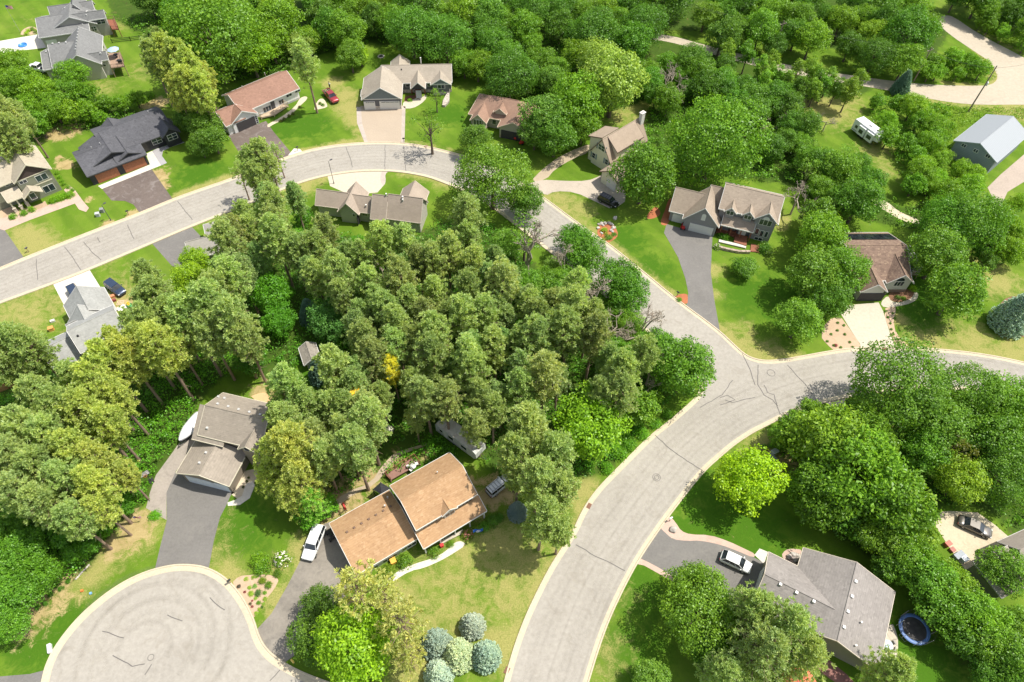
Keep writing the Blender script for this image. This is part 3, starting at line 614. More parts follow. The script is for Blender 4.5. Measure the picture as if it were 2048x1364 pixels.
S('garden_bed', [(496, 795), (520, 785), (545, 786), (566, 797), (570, 808), (550, 812)], 0.02, paving('orange_chips', (0.62, 0.40, 0.21), 0.2, 0.4, 6.0), 1, 'orange wood chip bed behind the taupe house', 'garden bed')
S('garden_bed', [(462, 988), (470, 962), (490, 942), (520, 935), (515, 955), (495, 985), (480, 1002)], 0.02, paving('tan_pebbles', (0.55, 0.47, 0.34)), 0, 'tan pebble bed beside the taupe garage', 'garden bed')
S('walkway', [(455, 1005), (470, 1000), (484, 992), (492, 968), (505, 962), (510, 970), (500, 996), (480, 1010), (456, 1012)], 0.03, M_CONW, 0, 'white concrete walk beside the taupe garage', 'walk')
S('stone_terrace', [(1744, 395), (1770, 400), (1800, 425), (1840, 440), (1838, 450), (1800, 440), (1765, 418), (1742, 405)], 0.02, paving('tan_pebbles', (0.55, 0.47, 0.34)), 1, 'tan stone terrace under trees behind the brown roofed house', 'terrace')
# ------------------------------------------------------------------ houses
M_WHITE = plain('white_trim', (0.66, 0.645, 0.61), 0.5, var=0.05)
M_TAUPE = plain('taupe_trim', (0.42, 0.36, 0.29), 0.6, var=0.05)
M_DARKTRIM = plain('dark_trim', (0.07, 0.07, 0.075), 0.6, var=0.05)
M_CREAMTRIM = plain('cream_trim', (0.60, 0.55, 0.42), 0.6, var=0.05)
M_GLASS = glass()
M_VENT = plain('vent_metal', (0.52, 0.51, 0.49), 0.5, 0.2)
M_BLACK = plain('matt_black', (0.025, 0.025, 0.027), 0.6)
M_DECK = plain('deck_wood', (0.30, 0.20, 0.14), 0.8, var=0.2, scale=4)
M_RED = plain('red_stained_wood', (0.24, 0.085, 0.045), 0.75, var=0.2, scale=4)
M_INSHADE = plain('interior_shade', (0.05, 0.045, 0.045), 0.9)  # even dark colour standing in for the shade inside open garages

class Wing: pass

class House:
    def __init__(s, name, label, zoom, roof, wall, trim=M_WHITE, gable=None, base=None, cat='house'):
        s.ox, s.oy, s.s = zoom; s.wings = []; s.roof, s.wall, s.trim, s.gable, s.base = roof, wall, trim, gable, base
        s.ang = None; s.RB = MB(); s.WB = MB(); s.FB = MB(); s.GB = MB(); s.BB = MB(); s.FL = []; s.GL = []
        s.root = None; s.name, s.label, s.cat = name, label, cat; s.parts = []
    def z(s, p): return (s.ox + p[0] * s.s, s.oy + p[1] * s.s)
    def P(s, p, h): return G(*s.z(p), h)
    def axis(s, d):
        """house axis nearest the given direction"""
        a = math.atan2(d.y, d.x)
        if s.ang is None: s.ang = a
        k = round((a - s.ang) / (math.pi / 2)); a = s.ang + k * math.pi / 2
        return Vector((math.cos(a), math.sin(a)))
    def wing(s, R1, R2, E, hr, he, hip=(0, 0), over=0.45, walls=True, base=0.0, wallcol=None, gable=True, ext=(0, 0), zb=0.0, Eback=None):
        """a wing from its ridge (R1-R2 at hr) and a point E of its visible eave at he"""
        p, q, e = s.P(R1, hr), s.P(R2, hr), s.P(E, he)
        u = s.axis((q - p).xy); v = Vector((-u.y, u.x))
        m = ((p + q) / 2).xy
        a = (p.xy - m) @ u; b2 = (q.xy - m) @ u
        S_ = abs((e.xy - m) @ v)
        return s._wing(m, u, v, min(a, b2) - ext[0], max(a, b2) + ext[1], S_, hr, he, hip, over, walls, base, wallcol, gable, zb, Eback and abs((s.P(Eback, he).xy - m) @ v))
    def rect(s, A, B, C, hr, he, hip=(0, 0), over=0.45, walls=True, zb=0.0, base=0.0):
        """a wing from eave corners A, B and a point C of the opposite eave; the ridge runs along AB"""
        a, b2, c = s.P(A, he).xy, s.P(B, he).xy, s.P(C, he).xy
        u = s.axis(b2 - a); v = Vector((-u.y, u.x))
        m0 = (a + b2) / 2; d = (c - m0) @ v; m = m0 + v * d / 2
        x0, x1 = sorted(((a - m) @ u, (b2 - m) @ u))
        return s._wing(m, u, v, x0, x1, abs(d) / 2, hr, he, hip, over, walls, base, None, True, zb, None)
    def _wing(s, m, u, v, x0, x1, S, hr, he, hip, over, walls, base, wallcol, gable, zb, S2):
        W_ = Wing(); W_.m, W_.u, W_.v, W_.x0, W_.x1, W_.S, W_.hr, W_.he = m, u, v, x0, x1, S, hr, he
        S2 = S2 or S; W_.S2 = S2
        k = len(s.wings) * 0.011; hr += k; he += k       # neighbours never share a plane
        if hip[0]: x0 -= S
        if hip[1]: x1 += S
        if not any(hip):                          # a cross gable runs on until it is buried in the roof behind
            for e in (0, 1):
                x = x0 if e == 0 else x1; sg = -1 if e == 0 else 1
                p0 = Vector((m.x + u.x * x, m.y + u.y * x, hr))
                if 0 < s.roofz(p0, None) < hr - 0.02:
                    for k2 in range(60):
                        x += sg * 0.1; z2 = s.roofz(Vector((m.x + u.x * x, m.y + u.y * x, hr)), None)
                        if z2 < 0: break
                        if z2 > hr + 0.05:
                            if e == 0: x0 = x
                            else: x1 = x
                            break
        W_.x0, W_.x1 = x0, x1
        # which side faces the camera: v sign so that side 0 is the E side
        def T(x, y, z): return Vector((m.x + u.x * x + v.x * y, m.y + u.y * x + v.y * y, z))
        W_.T = T
        r0, r1 = x0 + (S if hip[0] else 0), x1 - (S if hip[1] else 0)
        th = 0.2
        hb = hr - (hr - he) / S * S2 if S2 != S else he
        P_ = [(x0, -S, he), (x1, -S, he), (x1, S, he), (x0, S, he), (r0, 0, hr), (r1, 0, hr)]
        # 0,1 along -S ; 2,3 along +S
        top = [T(*q) for q in P_]; bot = [T(q[0], q[1], q[2] - th) for q in P_]
        F = [(0, 1, 5, 4), (2, 3, 4, 5)]
        edges = [(0, 1), (2, 3)]
        if hip[0]: F.append((3, 0, 4)); edges.append((3, 0))
        else: edges += [(3, 4), (4, 0)]
        if hip[1]: F.append((1, 2, 5)); edges.append((1, 2))
        else: edges += [(1, 5), (5, 2)]
        s.RB.add(top + bot, F + [tuple(i + 6 for i in reversed(f)) for f in F] + [(a, b2, b2 + 6, a + 6) for a, b2 in edges])
        # ridge cap
        s.RB.tube(T(r0, 0, hr - 0.02), T(r1, 0, hr - 0.02), 0.09, n=6)
        W_.edges = [(top[a], top[b2]) for a, b2 in edges]; W_.cen = T((x0 + x1) / 2, 0, 0); W_.S = S
        W_.wx0, W_.wx1, W_.wS = x0 + (over if hip[0] else 0.32), x1 - (over if hip[1] else 0.32), S - over
        slope = (hr - he) / S; zw = he + over * slope - th - 0.03; W_.zw = zw; W_.slope = slope
        if walls:
            a0, a1, w_ = W_.wx0, W_.wx1, W_.wS
            B = s.WB
            def prism(bm, xa, xb):
                vs = [T(xa, -w_, zb), T(xa, w_, zb), T(xa, w_, zw), T(xa, 0, hr - th - 0.05), T(xa, -w_, zw)]
                vs += [T(xb, -w_, zb), T(xb, w_, zb), T(xb, w_, zw), T(xb, 0, hr - th - 0.05), T(xb, -w_, zw)]
                bm.add(vs, [(0, 1, 2, 3, 4), (9, 8, 7, 6, 5), (0, 4, 9, 5), (1, 6, 7, 2), (2, 7, 8, 3), (3, 8, 9, 4), (0, 5, 6, 1)])
            if not hip[0] and not hip[1]: prism(B, a0, a1)
            else:
                vs = [T(x, y, z_) for z_ in (zb, zw) for x, y in ((a0, -w_), (a1, -w_), (a1, w_), (a0, w_))]
                B.add(vs, [(3, 2, 1, 0), (4, 5, 6, 7), (0, 1, 5, 4), (1, 2, 6, 5), (2, 3, 7, 6), (3, 0, 4, 7)])
                if not hip[0]: prism(B, a0, a0 + S * 0.8)
                if not hip[1]: prism(B, a1 - S * 0.8, a1)
            if s.gable and gable:                  # cladding of another colour in the gables
                for xe, sg in ((a0, -1), (a1, 1)):
                    if (hip[0] if sg < 0 else hip[1]): continue
                    vs = [T(xe + sg * 0.035, -w_, zw - 0.1), T(xe + sg * 0.035, w_, zw - 0.1), T(xe + sg * 0.035, 0, hr - th - 0.04),
                          T(xe - sg * 0.05, -w_, zw - 0.1), T(xe - sg * 0.05, w_, zw - 0.1), T(xe - sg * 0.05, 0, hr - th - 0.04)]
                    s.GB = MB(); s.GL.append(s.GB); s.GB.add(vs, [(0, 1, 2), (3, 5, 4), (0, 3, 4, 1), (1, 4, 5, 2), (2, 5, 3, 0)])
                    bx = [T(xe + sg * q, y_, z_) for q in (0.02, 0.075) for y_ in (-w_ - .02, w_ + .02) for z_ in (zw - 0.26, zw - 0.08)]
                    fb = MB(); s.FL.append(fb); fb.add(bx, [(0, 1, 3, 2), (4, 6, 7, 5), (0, 2, 6, 4), (1, 5, 7, 3), (0, 4, 5, 1), (2, 3, 7, 6)])
            if base:                               # stone or concrete plinth
                vs = [T(x, y, z_) for z_ in (zb, zb + base) for x, y in ((a0 - .04, -w_ - .04), (a1 + .04, -w_ - .04), (a1 + .04, w_ + .04), (a0 - .04, w_ + .04))]
                s.BB.add(vs, [(3, 2, 1, 0), (4, 5, 6, 7), (0, 1, 5, 4), (1, 2, 6, 5), (2, 3, 7, 6), (3, 0, 4, 7)])
            FOOT.append(np.array([[T(x, y, 0).x, T(x, y, 0).y] for x, y in ((x0 - .5, -S - .5), (x1 + .5, -S - .5), (x1 + .5, S + .5), (x0 - .5, S + .5))]))
        s.wings.append(W_); return W_
    def shed(s, H1, H2, E1, hh, he, posts=0, walls=False, E2=None, colm=None, flush=False):
        """a lean-to roof from a high line H1-H2 down to the eave at E1 (and E2)"""
        a, b2, e = s.P(H1, hh), s.P(H2, hh), s.P(E1, he)
        u = s.axis((b2 - a).xy); v = Vector((-u.y, u.x)); m = ((a + b2) / 2).xy
        x0, x1 = sorted(((a.xy - m) @ u, (b2.xy - m) @ u)); d = (e.xy - m) @ v
        if E2 is not None:
            ex = sorted(((s.P(q, he).xy - m) @ u) for q in (E1, E2)); x0, x1 = ex
        def T(x, y, z): return Vector((m.x + u.x * x + v.x * y, m.y + u.y * x + v.y * y, z))
        k = len(s.wings) * 0.011
        q = [T(x0, 0, hh + k), T(x1, 0, hh + k), T(x1, d, he + k), T(x0, d, he + k)]
        dn = Vector((0, 0, -0.18)); s.RB.add(q + [p + dn for p in q], [(0, 1, 2, 3), (7, 6, 5, 4), (0, 4, 5, 1), (1, 5, 6, 2), (2, 6, 7, 3), (3, 7, 4, 0)])
        sg = 1 if d > 0 else -1
        for A, B in (((2, 3), (1, 2), (3, 0)) if not flush else ((2, 3),)):
            p, r = q[A], q[B]; dd = (r - p).normalized()
            o = Vector((dd.y, -dd.x, 0)).normalized(); c = (q[0] + q[1] + q[2] + q[3]) / 4
            if (((p + r) / 2) - c).xy @ o.xy < 0: o = -o
            vs = []
            for pt in (p, r): vs += [pt + o * 0.004 + Vector((0, 0, .025)), pt + o * .08 + Vector((0, 0, .02)), pt + o * .08 + Vector((0, 0, -.22)), pt + o * .004 + Vector((0, 0, -.22))]
            s.FB.add(vs, [(0, 1, 5, 4), (1, 2, 6, 5), (2, 3, 7, 6), (3, 0, 4, 7), (0, 3, 2, 1), (4, 5, 6, 7)])
        if walls:
            y1 = d - sg * 0.35
            vs = [T(x, y, z_) for x, y, z_ in ((x0 + .3, 0.02, 0), (x1 - .3, 0.02, 0), (x1 - .3, y1, 0), (x0 + .3, y1, 0), (x0 + .3, 0.02, hh - .22), (x1 - .3, 0.02, hh - .22), (x1 - .3, y1, he - .14), (x0 + .3, y1, he - .14))]
            s.WB.add(vs, [(3, 2, 1, 0), (4, 5, 6, 7), (0, 1, 5, 4), (1, 2, 6, 5), (2, 3, 7, 6), (3, 0, 4, 7)])
        W_ = Wing(); W_.T = T; W_.m, W_.u, W_.v = m, u, v; W_.shed = (x0, x1, d, hh, he)
        s.posts = getattr(s, 'posts', [])
        for i in range(posts):
            x = x0 + 0.3 + (x1 - x0 - 0.6) * i / max(1, posts - 1); p = T(x, d - sg * 0.35, 0)
            s.posts.append((p, he - 0.12, colm))
        return W_
    def roofz(s, p, skip):
        """height of the highest other roof over the point, or -1"""
        z = -1.0
        for w in s.wings:
            if w is skip: continue
            q = p.xy - w.m; x, y = q @ w.u, abs(q @ w.v)
            if w.x0 <= x <= w.x1 and y <= w.S: z = max(z, w.hr - y * w.slope)
        return z
    def edging(s):
        g = 0.075
        for w in s.wings:
            s.FB = MB(); s.FL.append(s.FB)
            for p, q in w.edges:
                d = (q - p); n = max(4, int(d.length / 0.25)); d.normalize()
                o = Vector((d.y, -d.x, 0)).normalized()
                if ((p + q) / 2 - w.cen).xy @ o.xy < 0: o = -o
                show = []
                for i in range(n):
                    c = p.lerp(q, (i + .5) / n) + o * 0.05
                    show.append(s.roofz(c, w) < c.z - 0.16)
                i = 0
                while i < n:
                    if not show[i]: i += 1; continue
                    j = i
                    while j < n and show[j]: j += 1
                    a, b2 = p.lerp(q, i / n), p.lerp(q, j / n); vs = []
                    for pt in (a - d * 0.02, b2 + d * 0.02):
                        vs += [pt + o * 0.004 + Vector((0, 0, 0.02)), pt + o * g + Vector((0, 0, 0.015)), pt + o * g + Vector((0, 0, -0.22)), pt + o * 0.004 + Vector((0, 0, -0.22))]
                    s.FB.add(vs, [(0, 1, 5, 4), (1, 2, 6, 5), (2, 3, 7, 6), (3, 0, 4, 7), (0, 3, 2, 1), (4, 5, 6, 7)])
                    i = j
    def finish(s):
        s.FL.append(s.FB); s.edging()
        c = sum((w.m for w in s.wings), Vector((0, 0))) / len(s.wings)
        s.c = Vector((c.x, c.y, 0)); s.root = empty(s.name, s.c, 0, s.label, s.cat)
        def sub(B, nm, mat):
            if B.v:
                B.v = [tuple(Vector(v) - s.c) for v in B.v]; o = B.build(nm, mat, s.root); return o
        s.wallo = sub(s.WB, 'wall', s.wall); s.roofo = sub(s.RB, 'roof', s.roof); [sub(q, 'fascia', s.trim) for q in s.FL]
        for q in s.GL: sub(q, 'gable_cladding', s.gable)
        if s.base: sub(s.BB, 'plinth', s.base)
        for p, h, cm in getattr(s, 'posts', []):
            b = MB()
            if cm == 'stone':
                b.bevbox(-.3, .3, -.3, .3, 0, 1.1, .04); b.box(-.36, .36, -.36, .36, 1.1, 1.2); o = b.build('post_base', stone('pale_stone', (0.55, 0.46, 0.37)), s.root, p - s.c); o.rotation_euler.z = s.ang
                b = MB(); b.box(-.14, .14, -.14, .14, 1.2, h)
                o = b.build('post', M_CREAMTRIM, s.root, p - s.c)
            else:
                b.bevbox(-.1, .1, -.1, .1, 0, h, .02); o = b.build('post', cm or M_WHITE, s.root, p - s.c)
            o.rotation_euler.z = s.ang
        return s
    # --- things set into walls where the photograph shows them
    def hitwall(s, p):
        d = Vector(ray(*s.z(p))); best = None
        for w in s.wings:
            x0, x1, S = w.wx0, w.wx1, w.wS
            for nv, off, tang, lo, hi, gab in ((w.u, x1, w.v, -S, S, 1), (-w.u, -x0, w.v, -S, S, 1), (w.v, S, w.u, x0, x1, 0), (-w.v, S, w.u, x0, x1, 0)):
                n3 = Vector((nv.x, nv.y, 0)); den = d @ n3
                if den >= -1e-4: continue
                P0 = Vector((w.m.x, w.m.y, 0)) + n3 * off
                t = ((P0 - Vector(CAM)) @ n3) / den; h = Vector(CAM) + d * t
                q = (h.xy - w.m) @ tang
                if lo - 0.6 <= q <= hi + 0.6 and -0.3 <= h.z <= w.hr + 0.2:
                    if best is None or t < best[0]: best = (t, h, n3)
        if best is None:
            print('NO WALL', s.name, p); return None
        return best[1], best[2]
    def hitroof(s, p):
        d = Vector(ray(*s.z(p))); best = None
        for w in s.wings:
            for sg in (-1, 1):
                n3 = Vector((w.v.x * sg * w.slope, w.v.y * sg * w.slope, 1)).normalized()
                P0 = Vector((w.m.x, w.m.y, w.hr)); den = d @ n3
                if abs(den) < 1e-6: continue
                t = ((P0 - Vector(CAM)) @ n3) / den; h = Vector(CAM) + d * t
                q = (h.xy - w.m); x, y = q @ w.u, q @ w.v
                if w.x0 - .2 <= x <= w.x1 + .2 and -.05 <= y * sg <= w.S + .2:
                    if best is None or t < best[0]: best = (t, h, n3)
        return (best[1], best[2]) if best else (s.P(p, 4.5), Vector((0, 0, 1)))
    def panel(s, p, w, h, name, mat, cols=1, rows=1, frame=M_WHITE, pane=None, proud=0.05, panename='pane', grooves=0, arch=False, zc=None):
        r = s.hitwall(p)
        if r is None: return None
        c, n3 = r
        if zc is not None: c.z = zc
        if c.z - h / 2 < 0.03 and name != 'x': c.z = h / 2 + 0.03
        t = Vector((-n3.y, n3.x, 0)); L = c - s.c
        M = Matrix(((t.x, n3.x, 0, L.x), (t.y, n3.y, 0, L.y), (0, 0, 1, L.z), (0, 0, 0, 1)))
        b = MB()
        if arch:
            pts = [(-w / 2, -h / 2), (w / 2, -h / 2)] + [(w / 2 * math.cos(a), h / 2 - w / 2 + w / 2 * math.sin(a)) for a in np.linspace(0, math.pi, 13)]
            k = len(pts); vs = [M @ Vector((x, y, z)) for y in (-.02, proud) for x, z in pts]
            b.add(vs, [tuple(range(k)), tuple(reversed(range(k, 2 * k)))] + [(i, (i + 1) % k, k + (i + 1) % k, k + i) for i in range(k)])
        else: b.box(-w / 2, w / 2, -0.02, proud, -h / 2, h / 2, M)
        for g in range(grooves):
            zg = -h / 2 + h * (g + 1) / (grooves + 1); b.box(-w / 2 + .05, w / 2 - .05, proud, proud + .012, zg - .03, zg + .0, M)
        o = b.build(name, mat, s.root)
        if pane is not None:
            pb = MB(); fr = 0.09
            cw = (w - fr * (cols + 1)) / cols; rh = (h - fr * (rows + 1)) / rows
            for i in range(cols):
                for j in range(rows):
                    xx = -w / 2 + fr + i * (cw + fr); zz = -h / 2 + fr + j * (rh + fr)
                    pb.box(xx, xx + cw, proud - .01, proud + .008, zz, zz + rh, M)
            pb.build(panename, pane, o)
        return o
    def window(s, p, w=1.6, h=1.3, cols=2, rows=1, frame=M_WHITE, zc=None, **k): return s.panel(p, w, h, 'window', frame, cols, rows, pane=M_GLASS, zc=zc, **k)
    def garage(s, p, w=4.9, h=2.2, mat=M_WHITE, g=3, zc=None): return s.panel(p, w, h, 'garage_door', mat, grooves=g, proud=0.09, zc=h / 2 + 0.04)
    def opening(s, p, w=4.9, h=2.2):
        return s.panel(p, w, h, 'garage_shade_panel', M_INSHADE, proud=0.09, zc=h / 2 + 0.04)  # flat panel on the wall, no recess: the garage's inner shade is its colour
    def door(s, p, mat=M_DARKTRIM, w=1.0, h=2.1): return s.panel(p, w, h, 'door', mat, proud=0.09, zc=h / 2 + 0.35)
    def vent(s, p, sz=0.32, h=0.28, mat=None, name='roof_vent'):
        q, n3 = s.hitroof(p); b = MB(); b.bevbox(-sz / 2, sz / 2, -sz / 2, sz / 2, -0.15, h, .05)
        o = b.build(name, mat or M_VENT, s.root, q - s.c); o.rotation_euler.z = s.ang; return o
    def pipe(s, p, h=0.5, r=0.07, mat=None):
        q, n3 = s.hitroof(p); b = MB(); b.tube((0, 0, -.2), (0, 0, h), r, n=8); b.tube((0, 0, h), (0, 0, h + .06), r * 1.5, n=8)
        return b.build('vent_pipe', mat or M_VENT, s.root, q - s.c)

def deck(parent_house, pts, h, mat, rail=True, railmat=None, name='deck', openside=(), zoom=None):
    """raised deck with posts and railing on the sides not listed in openside"""
    s = parent_house
    P_ = [s.P(p, h) - s.c for p in pts]; n = len(P_); b = MB()
    b.prism([(p.x, p.y) for p in P_], h - 0.2, h)
    for p in P_: b.tube((p.x * .995, p.y * .995, 0), (p.x * .995, p.y * .995, h - .2), 0.09, n=6)
    o = b.build(name, mat, s.root)
    if rail:
        rb = MB()
        for i in range(n):
            if i in openside: continue
            a, c = P_[i], P_[(i + 1) % n]; k = max(1, int((c - a).length / 1.6))
            for z_, r in ((h + .95, .05), (h + .15, .035)): rb.tube(a + Vector((0, 0, z_ - h)), c + Vector((0, 0, z_ - h)), r, n=5)
            for j in range(k + 1):
                q = a.lerp(c, j / k); rb.tube(q, q + Vector((0, 0, .98)), .05, n=5)
            for j in range(int((c - a).length / .22)):
                q = a.lerp(c, (j + .5) * .22 / (c - a).length); rb.tube(q + Vector((0, 0, .15)), q + Vector((0, 0, .95)), .016, n=4, caps=False)
        rb.build('railing', railmat or mat, o)
    return o

R_GREY = shingle('roof_grey', (0.205, 0.205, 0.20), contrast=0.22)
H = {}
# --- far corner, back of two grey houses
A = House('house', 'large grey house at the top edge with white gable trim and brown side stairs', (50, 0, .1173), R_GREY, siding('greige_siding', (0.40, 0.37, 0.33)), cat='house'); H['A'] = A
A.wing((175, 310), (900, 205), (500, 607), 5.8, 3.4, ext=(0, 2))
A.wing((735, 290), (770, 60), (1222, 440), 6.6, 3.9, ext=(0, 0))
A.wing((1000, 215), (1335, 165), (1300, 318), 6.4, 4.8)
A.wing((385, 85), (1135, 35), (800, 225), 6.2, 4.4)
A.wing((800, -150), (830, 60), (1040, 30), 7.4, 4.6)
A.finish()
A.window((1290, 365), 2.2, 1.4, 2, 2); A.window((1175, 490), 1.3, 1.3, 2, 2); A.garage((440, 690), 2.6, 2.2)
for p in ((680, 140), (1050, 262), (985, 425)): A.vent(p)
deck(A, [(1395, 330), (1530, 330), (1600, 500), (1480, 500)], 2.2, M_RED, railmat=plain('stair_wood', (0.2, 0.1, 0.07), 0.8))

B = House('house', 'grey roofed house with raised rear deck, ridge vents and a white pickup outside', (50, 0, .1173), R_GREY, siding('pale_greige_siding', (0.50, 0.48, 0.42)), cat='house'); H['B'] = B
B.wing((910, 450), (868, 935), (1320, 740), 7.2, 4.0)
B.wing((385, 755), (840, 700), (700, 1130), 6.4, 3.4, walls=True)
B.wing((265, 885), (560, 850), (430, 1180), 5.0, 3.0)
B.wing((1020, 905), (1375, 893), (1310, 1035), 5.8, 4.2)
B.finish()
for i in range(8): B.vent((914 - i * 7, 505 + i * 49), .3)
for p in ((475, 750), (585, 740), (702, 730), (365, 890), (1290, 915)): B.vent(p, .4)
B.window((1355, 1112), .8, .7, 1); B.window((1330, 790), 1.2, 1.4, 1)
deck(B, [(1400, 900), (1620, 890), (1700, 1130), (1470, 1160)], 2.6, M_DECK, openside=(3,))

C = House('house', 'charcoal ranch house with two wooden garage doors beneath dark gables', (140, 210, .1173), shingle('roof_charcoal', (0.105, 0.105, 0.115), contrast=0.3), siding('black_siding', (0.028, 0.028, 0.032)), M_DARKTRIM, cat='house'); H['C'] = C
C.wing((400, 485), (1550, 75), (1370, 592), 5.3, 2.9)
C.wing((75, 870), (690, 640), (335, 1210), 5.1, 2.8)
C.wing((700, 830), (1192, 650), (1310, 842), 4.3, 2.82)
C.wing((715, 805), (560, 600), (1190, 795), 5.2, 3.3)
C.wing((985, 815), (900, 690), (1222, 815), 4.4, 3.2)
C.wing((1692, 398), (1595, 310), (1560, 545), 4.7, 2.95)
C.wing((740, 350), (640, 220), (455, 390), 4.9, 2.9, hip=(0, 0))
C.finish()
wood = plain('cedar_door', (0.30, 0.11, 0.05), 0.6, var=0.25, scale=3)
C.garage((640, 1190), 4.7, 2.2, wood, 4); C.garage((1110, 1030), 4.7, 2.2, wood, 4)
C.window((1480, 612), 2.2, 1.5, 2, 2); C.window((1745, 540), 2.2, 1.5, 2, 2); C.door((1270, 690), plain('black_door', (.02, .02, .02), .4))
for p in ((1340, 130), (375, 742), (520, 672)): C.pipe(p, .4)

D = House('house', 'olive green two storey house with tan roof, dark gable and stone porch posts', (0, 270, .10264), shingle('roof_tan', (0.43, 0.375, 0.285), contrast=0.15), siding('olive_siding', (0.235, 0.24, 0.17)), M_CREAMTRIM, gable=plain('dark_shakes', (0.065, 0.045, 0.04), 0.9), cat='house'); H['D'] = D
D.wing((490, 580), (180, 125), (1028, 690), 8.6, 5.7)
D.wing((-700, 800), (240, 350), (130, 950), 8.0, 5.4, gable=False)
D.wing((582, 1078), (520, 980), (822, 1082), 4.3, 3.0, walls=False)
D.shed((20, 1100), (470, 950), (150, 1322), 4.3, 3.0, posts=3, E2=(470, 1205), colm='stone')
D.finish()
for p, h in (((560, 1300), 3), ((845, 1200), 3)): pass
D.window((810, 825), 2.3, 1.5, 2); D.window((955, 1035), 2.3, 1.7, 2); D.window((450, 912), 1.5, .8, 2); D.window((170, 950), 1.6, .8, 2); D.window((640, 1190), 1.2, 1.6, 1)
D.panel((740, 905), 5.2, .25, 'trim_band', M_CREAMTRIM, zc=3.3)

E_ = House('house', 'white ranch house with a brown roof, open garage and a long front porch', (410, 130, .1173), shingle('roof_brown', (0.30, 0.175, 0.13), contrast=0.2), siding('white_siding', (0.72, 0.71, 0.68)), M_WHITE, base=plain('concrete_plinth', (0.42, 0.40, 0.37), .9), cat='house'); H['E'] = E_
E_.wing((395, 510), (1390, 95), (1652, 378), 5.5, 3.0, base=.5)
E_.wing((642, 778), (490, 680), (455, 1032), 4.9, 2.75)
E_.wing((190, 812), (520, 660), (400, 1035), 4.7, 2.7)
E_.finish()
E_.opening((690, 960), 4.6, 2.2); E_.panel((862, 930), 1.2, 2.1, 'door', M_WHITE, cols=2, rows=4, pane=M_GLASS, zc=1.15)
E_.window((1430, 510), 1.6, .9); E_.window((1575, 435), 1.5, .9); E_.window((1300, 625), 1.4, 1.2); E_.door((1160, 690)); E_.window((1060, 745), 2.2, 1.3, 3)
deck(E_, [(930, 870), (1340, 660), (1420, 690), (1180, 850), (960, 900)], .6, plain('pale_deck', (0.5, 0.38, 0.26), .8), openside=(0,))
E_.pipe((1025, 165), .5); E_.pipe((640, 385), .4)

F_ = House('house', 'dark grey ranch house with taupe roof, white garage doors and a log porch', (700, 90, .1173), shingle('roof_taupe', (0.37, 0.32, 0.255), contrast=0.15), siding('charcoal_siding', (0.115, 0.115, 0.125)), M_WHITE, gable=plain('slate_shakes', (0.16, 0.185, 0.19), .9, var=.15, scale=4), base=stone('pale_ledgestone', (0.45, 0.40, 0.34)), cat='house'); H['F'] = F_
F_.wing((530, 345), (1730, 322), (1390, 640), 5.6, 3.0, base=.9)
F_.wing((505, 728), (545, 355), (886, 862), 6.1, 2.95, base=.9)
F_.wing((325, 803), (330, 690), (484, 882), 4.1, 2.95, base=.88)
F_.wing((1540, 577), (1540, 450), (1722, 642), 4.7, 3.05, base=.92)
F_.wing((850, 165), (830, 330), (1022, 240), 4.8, 3.0)
F_.wing((1145, 640), (1158, 500), (1290, 690), 4.8, 3.1, walls=False)
F_.finish()
F_.garage((330, 985), 2.7, 2.2); F_.garage((670, 955), 4.9, 2.2)
for p, wd in (((330, 925), 2.2), ((670, 895), 4.3)): F_.panel(p, wd, .32, 'door_window', M_WHITE, 4, 1, pane=M_GLASS, proud=.12, zc=2.0)
F_.window((980, 668), 1.0, 1.5, 1); F_.window((1345, 660), .9, 1.4, 1); F_.window((1555, 700), 1.9, 1.4, 2); F_.door((1165, 770), plain('grey_door', (.3, .32, .36), .5), 1.4, 2.1)
b = MB()
for p in ((1060, 830), (1280, 830)):
    q = F_.P(p, 0) - F_.c; b.tube(q, q + Vector((0, 0, 2.9)), .16, n=8)
for dz in (2.85,):
    q1, q2 = F_.P((1060, 830), 0) - F_.c, F_.P((1280, 830), 0) - F_.c
    b.tube(q1 + Vector((0, 0, dz)), q2 + Vector((0, 0, dz)), .14, n=8); b.tube(q1 + Vector((0, 0, 2.9)), (q1 + q2) / 2 + Vector((0, 0, 4.3)), .12, n=6); b.tube(q2 + Vector((0, 0, 2.9)), (q1 + q2) / 2 + Vector((0, 0, 4.3)), .12, n=6)
b.build('log_frame', M_RED, F_.root)
b = MB()
for i in range(5):
    q = [F_.P(pp, 0) - F_.c for pp in ((1110, 800 + i * 18), (1222, 800 + i * 18), (1222, 818 + i * 18), (1110, 818 + i * 18))]
    b.prism([(v.x, v.y) for v in q], 0, .9 - i * .17)
b.build('steps', M_RED, F_.root)
F_.pipe((1210, 300), 1.3, .13, M_WHITE); F_.vent((877, 420), .3, .2, M_BLACK)

Gh = House('house', 'brown hip roofed ranch house half hidden by an oak, open garage with red machines', (900, 160, .10264), shingle('roof_redbrown', (0.315, 0.20, 0.145), contrast=0.15), siding('greige_siding2', (0.42, 0.385, 0.32)), plain('tan_trim', (0.62, 0.52, 0.40), .6), base=stone('tan_stone', (0.36, 0.28, 0.21)), cat='house'); H['G'] = Gh
Gh.wing((800, 300), (1330, 400), (905, 765), 6.0, 2.9, hip=(1, 1))
Gh.wing((520, 668), (690, 450), (714, 832), 4.9, 2.92, base=.9)
Gh.wing((1190, 822), (1400, 560), (932, 897), 5.0, 2.9, base=.9)
Gh.wing((965, 558), (1010, 480), (1095, 678), 5.4, 4.1)
Gh.finish()
Gh.window((540, 825), 2.2, 1.5, 3); Gh.panel((455, 795), .35, 1.5, 'shutter', plain('brown_shutter', (.1, .06, .04), .7)); Gh.panel((625, 855), .35, 1.5, 'shutter', plain('brown_shutter', (.1, .06, .04), .7))
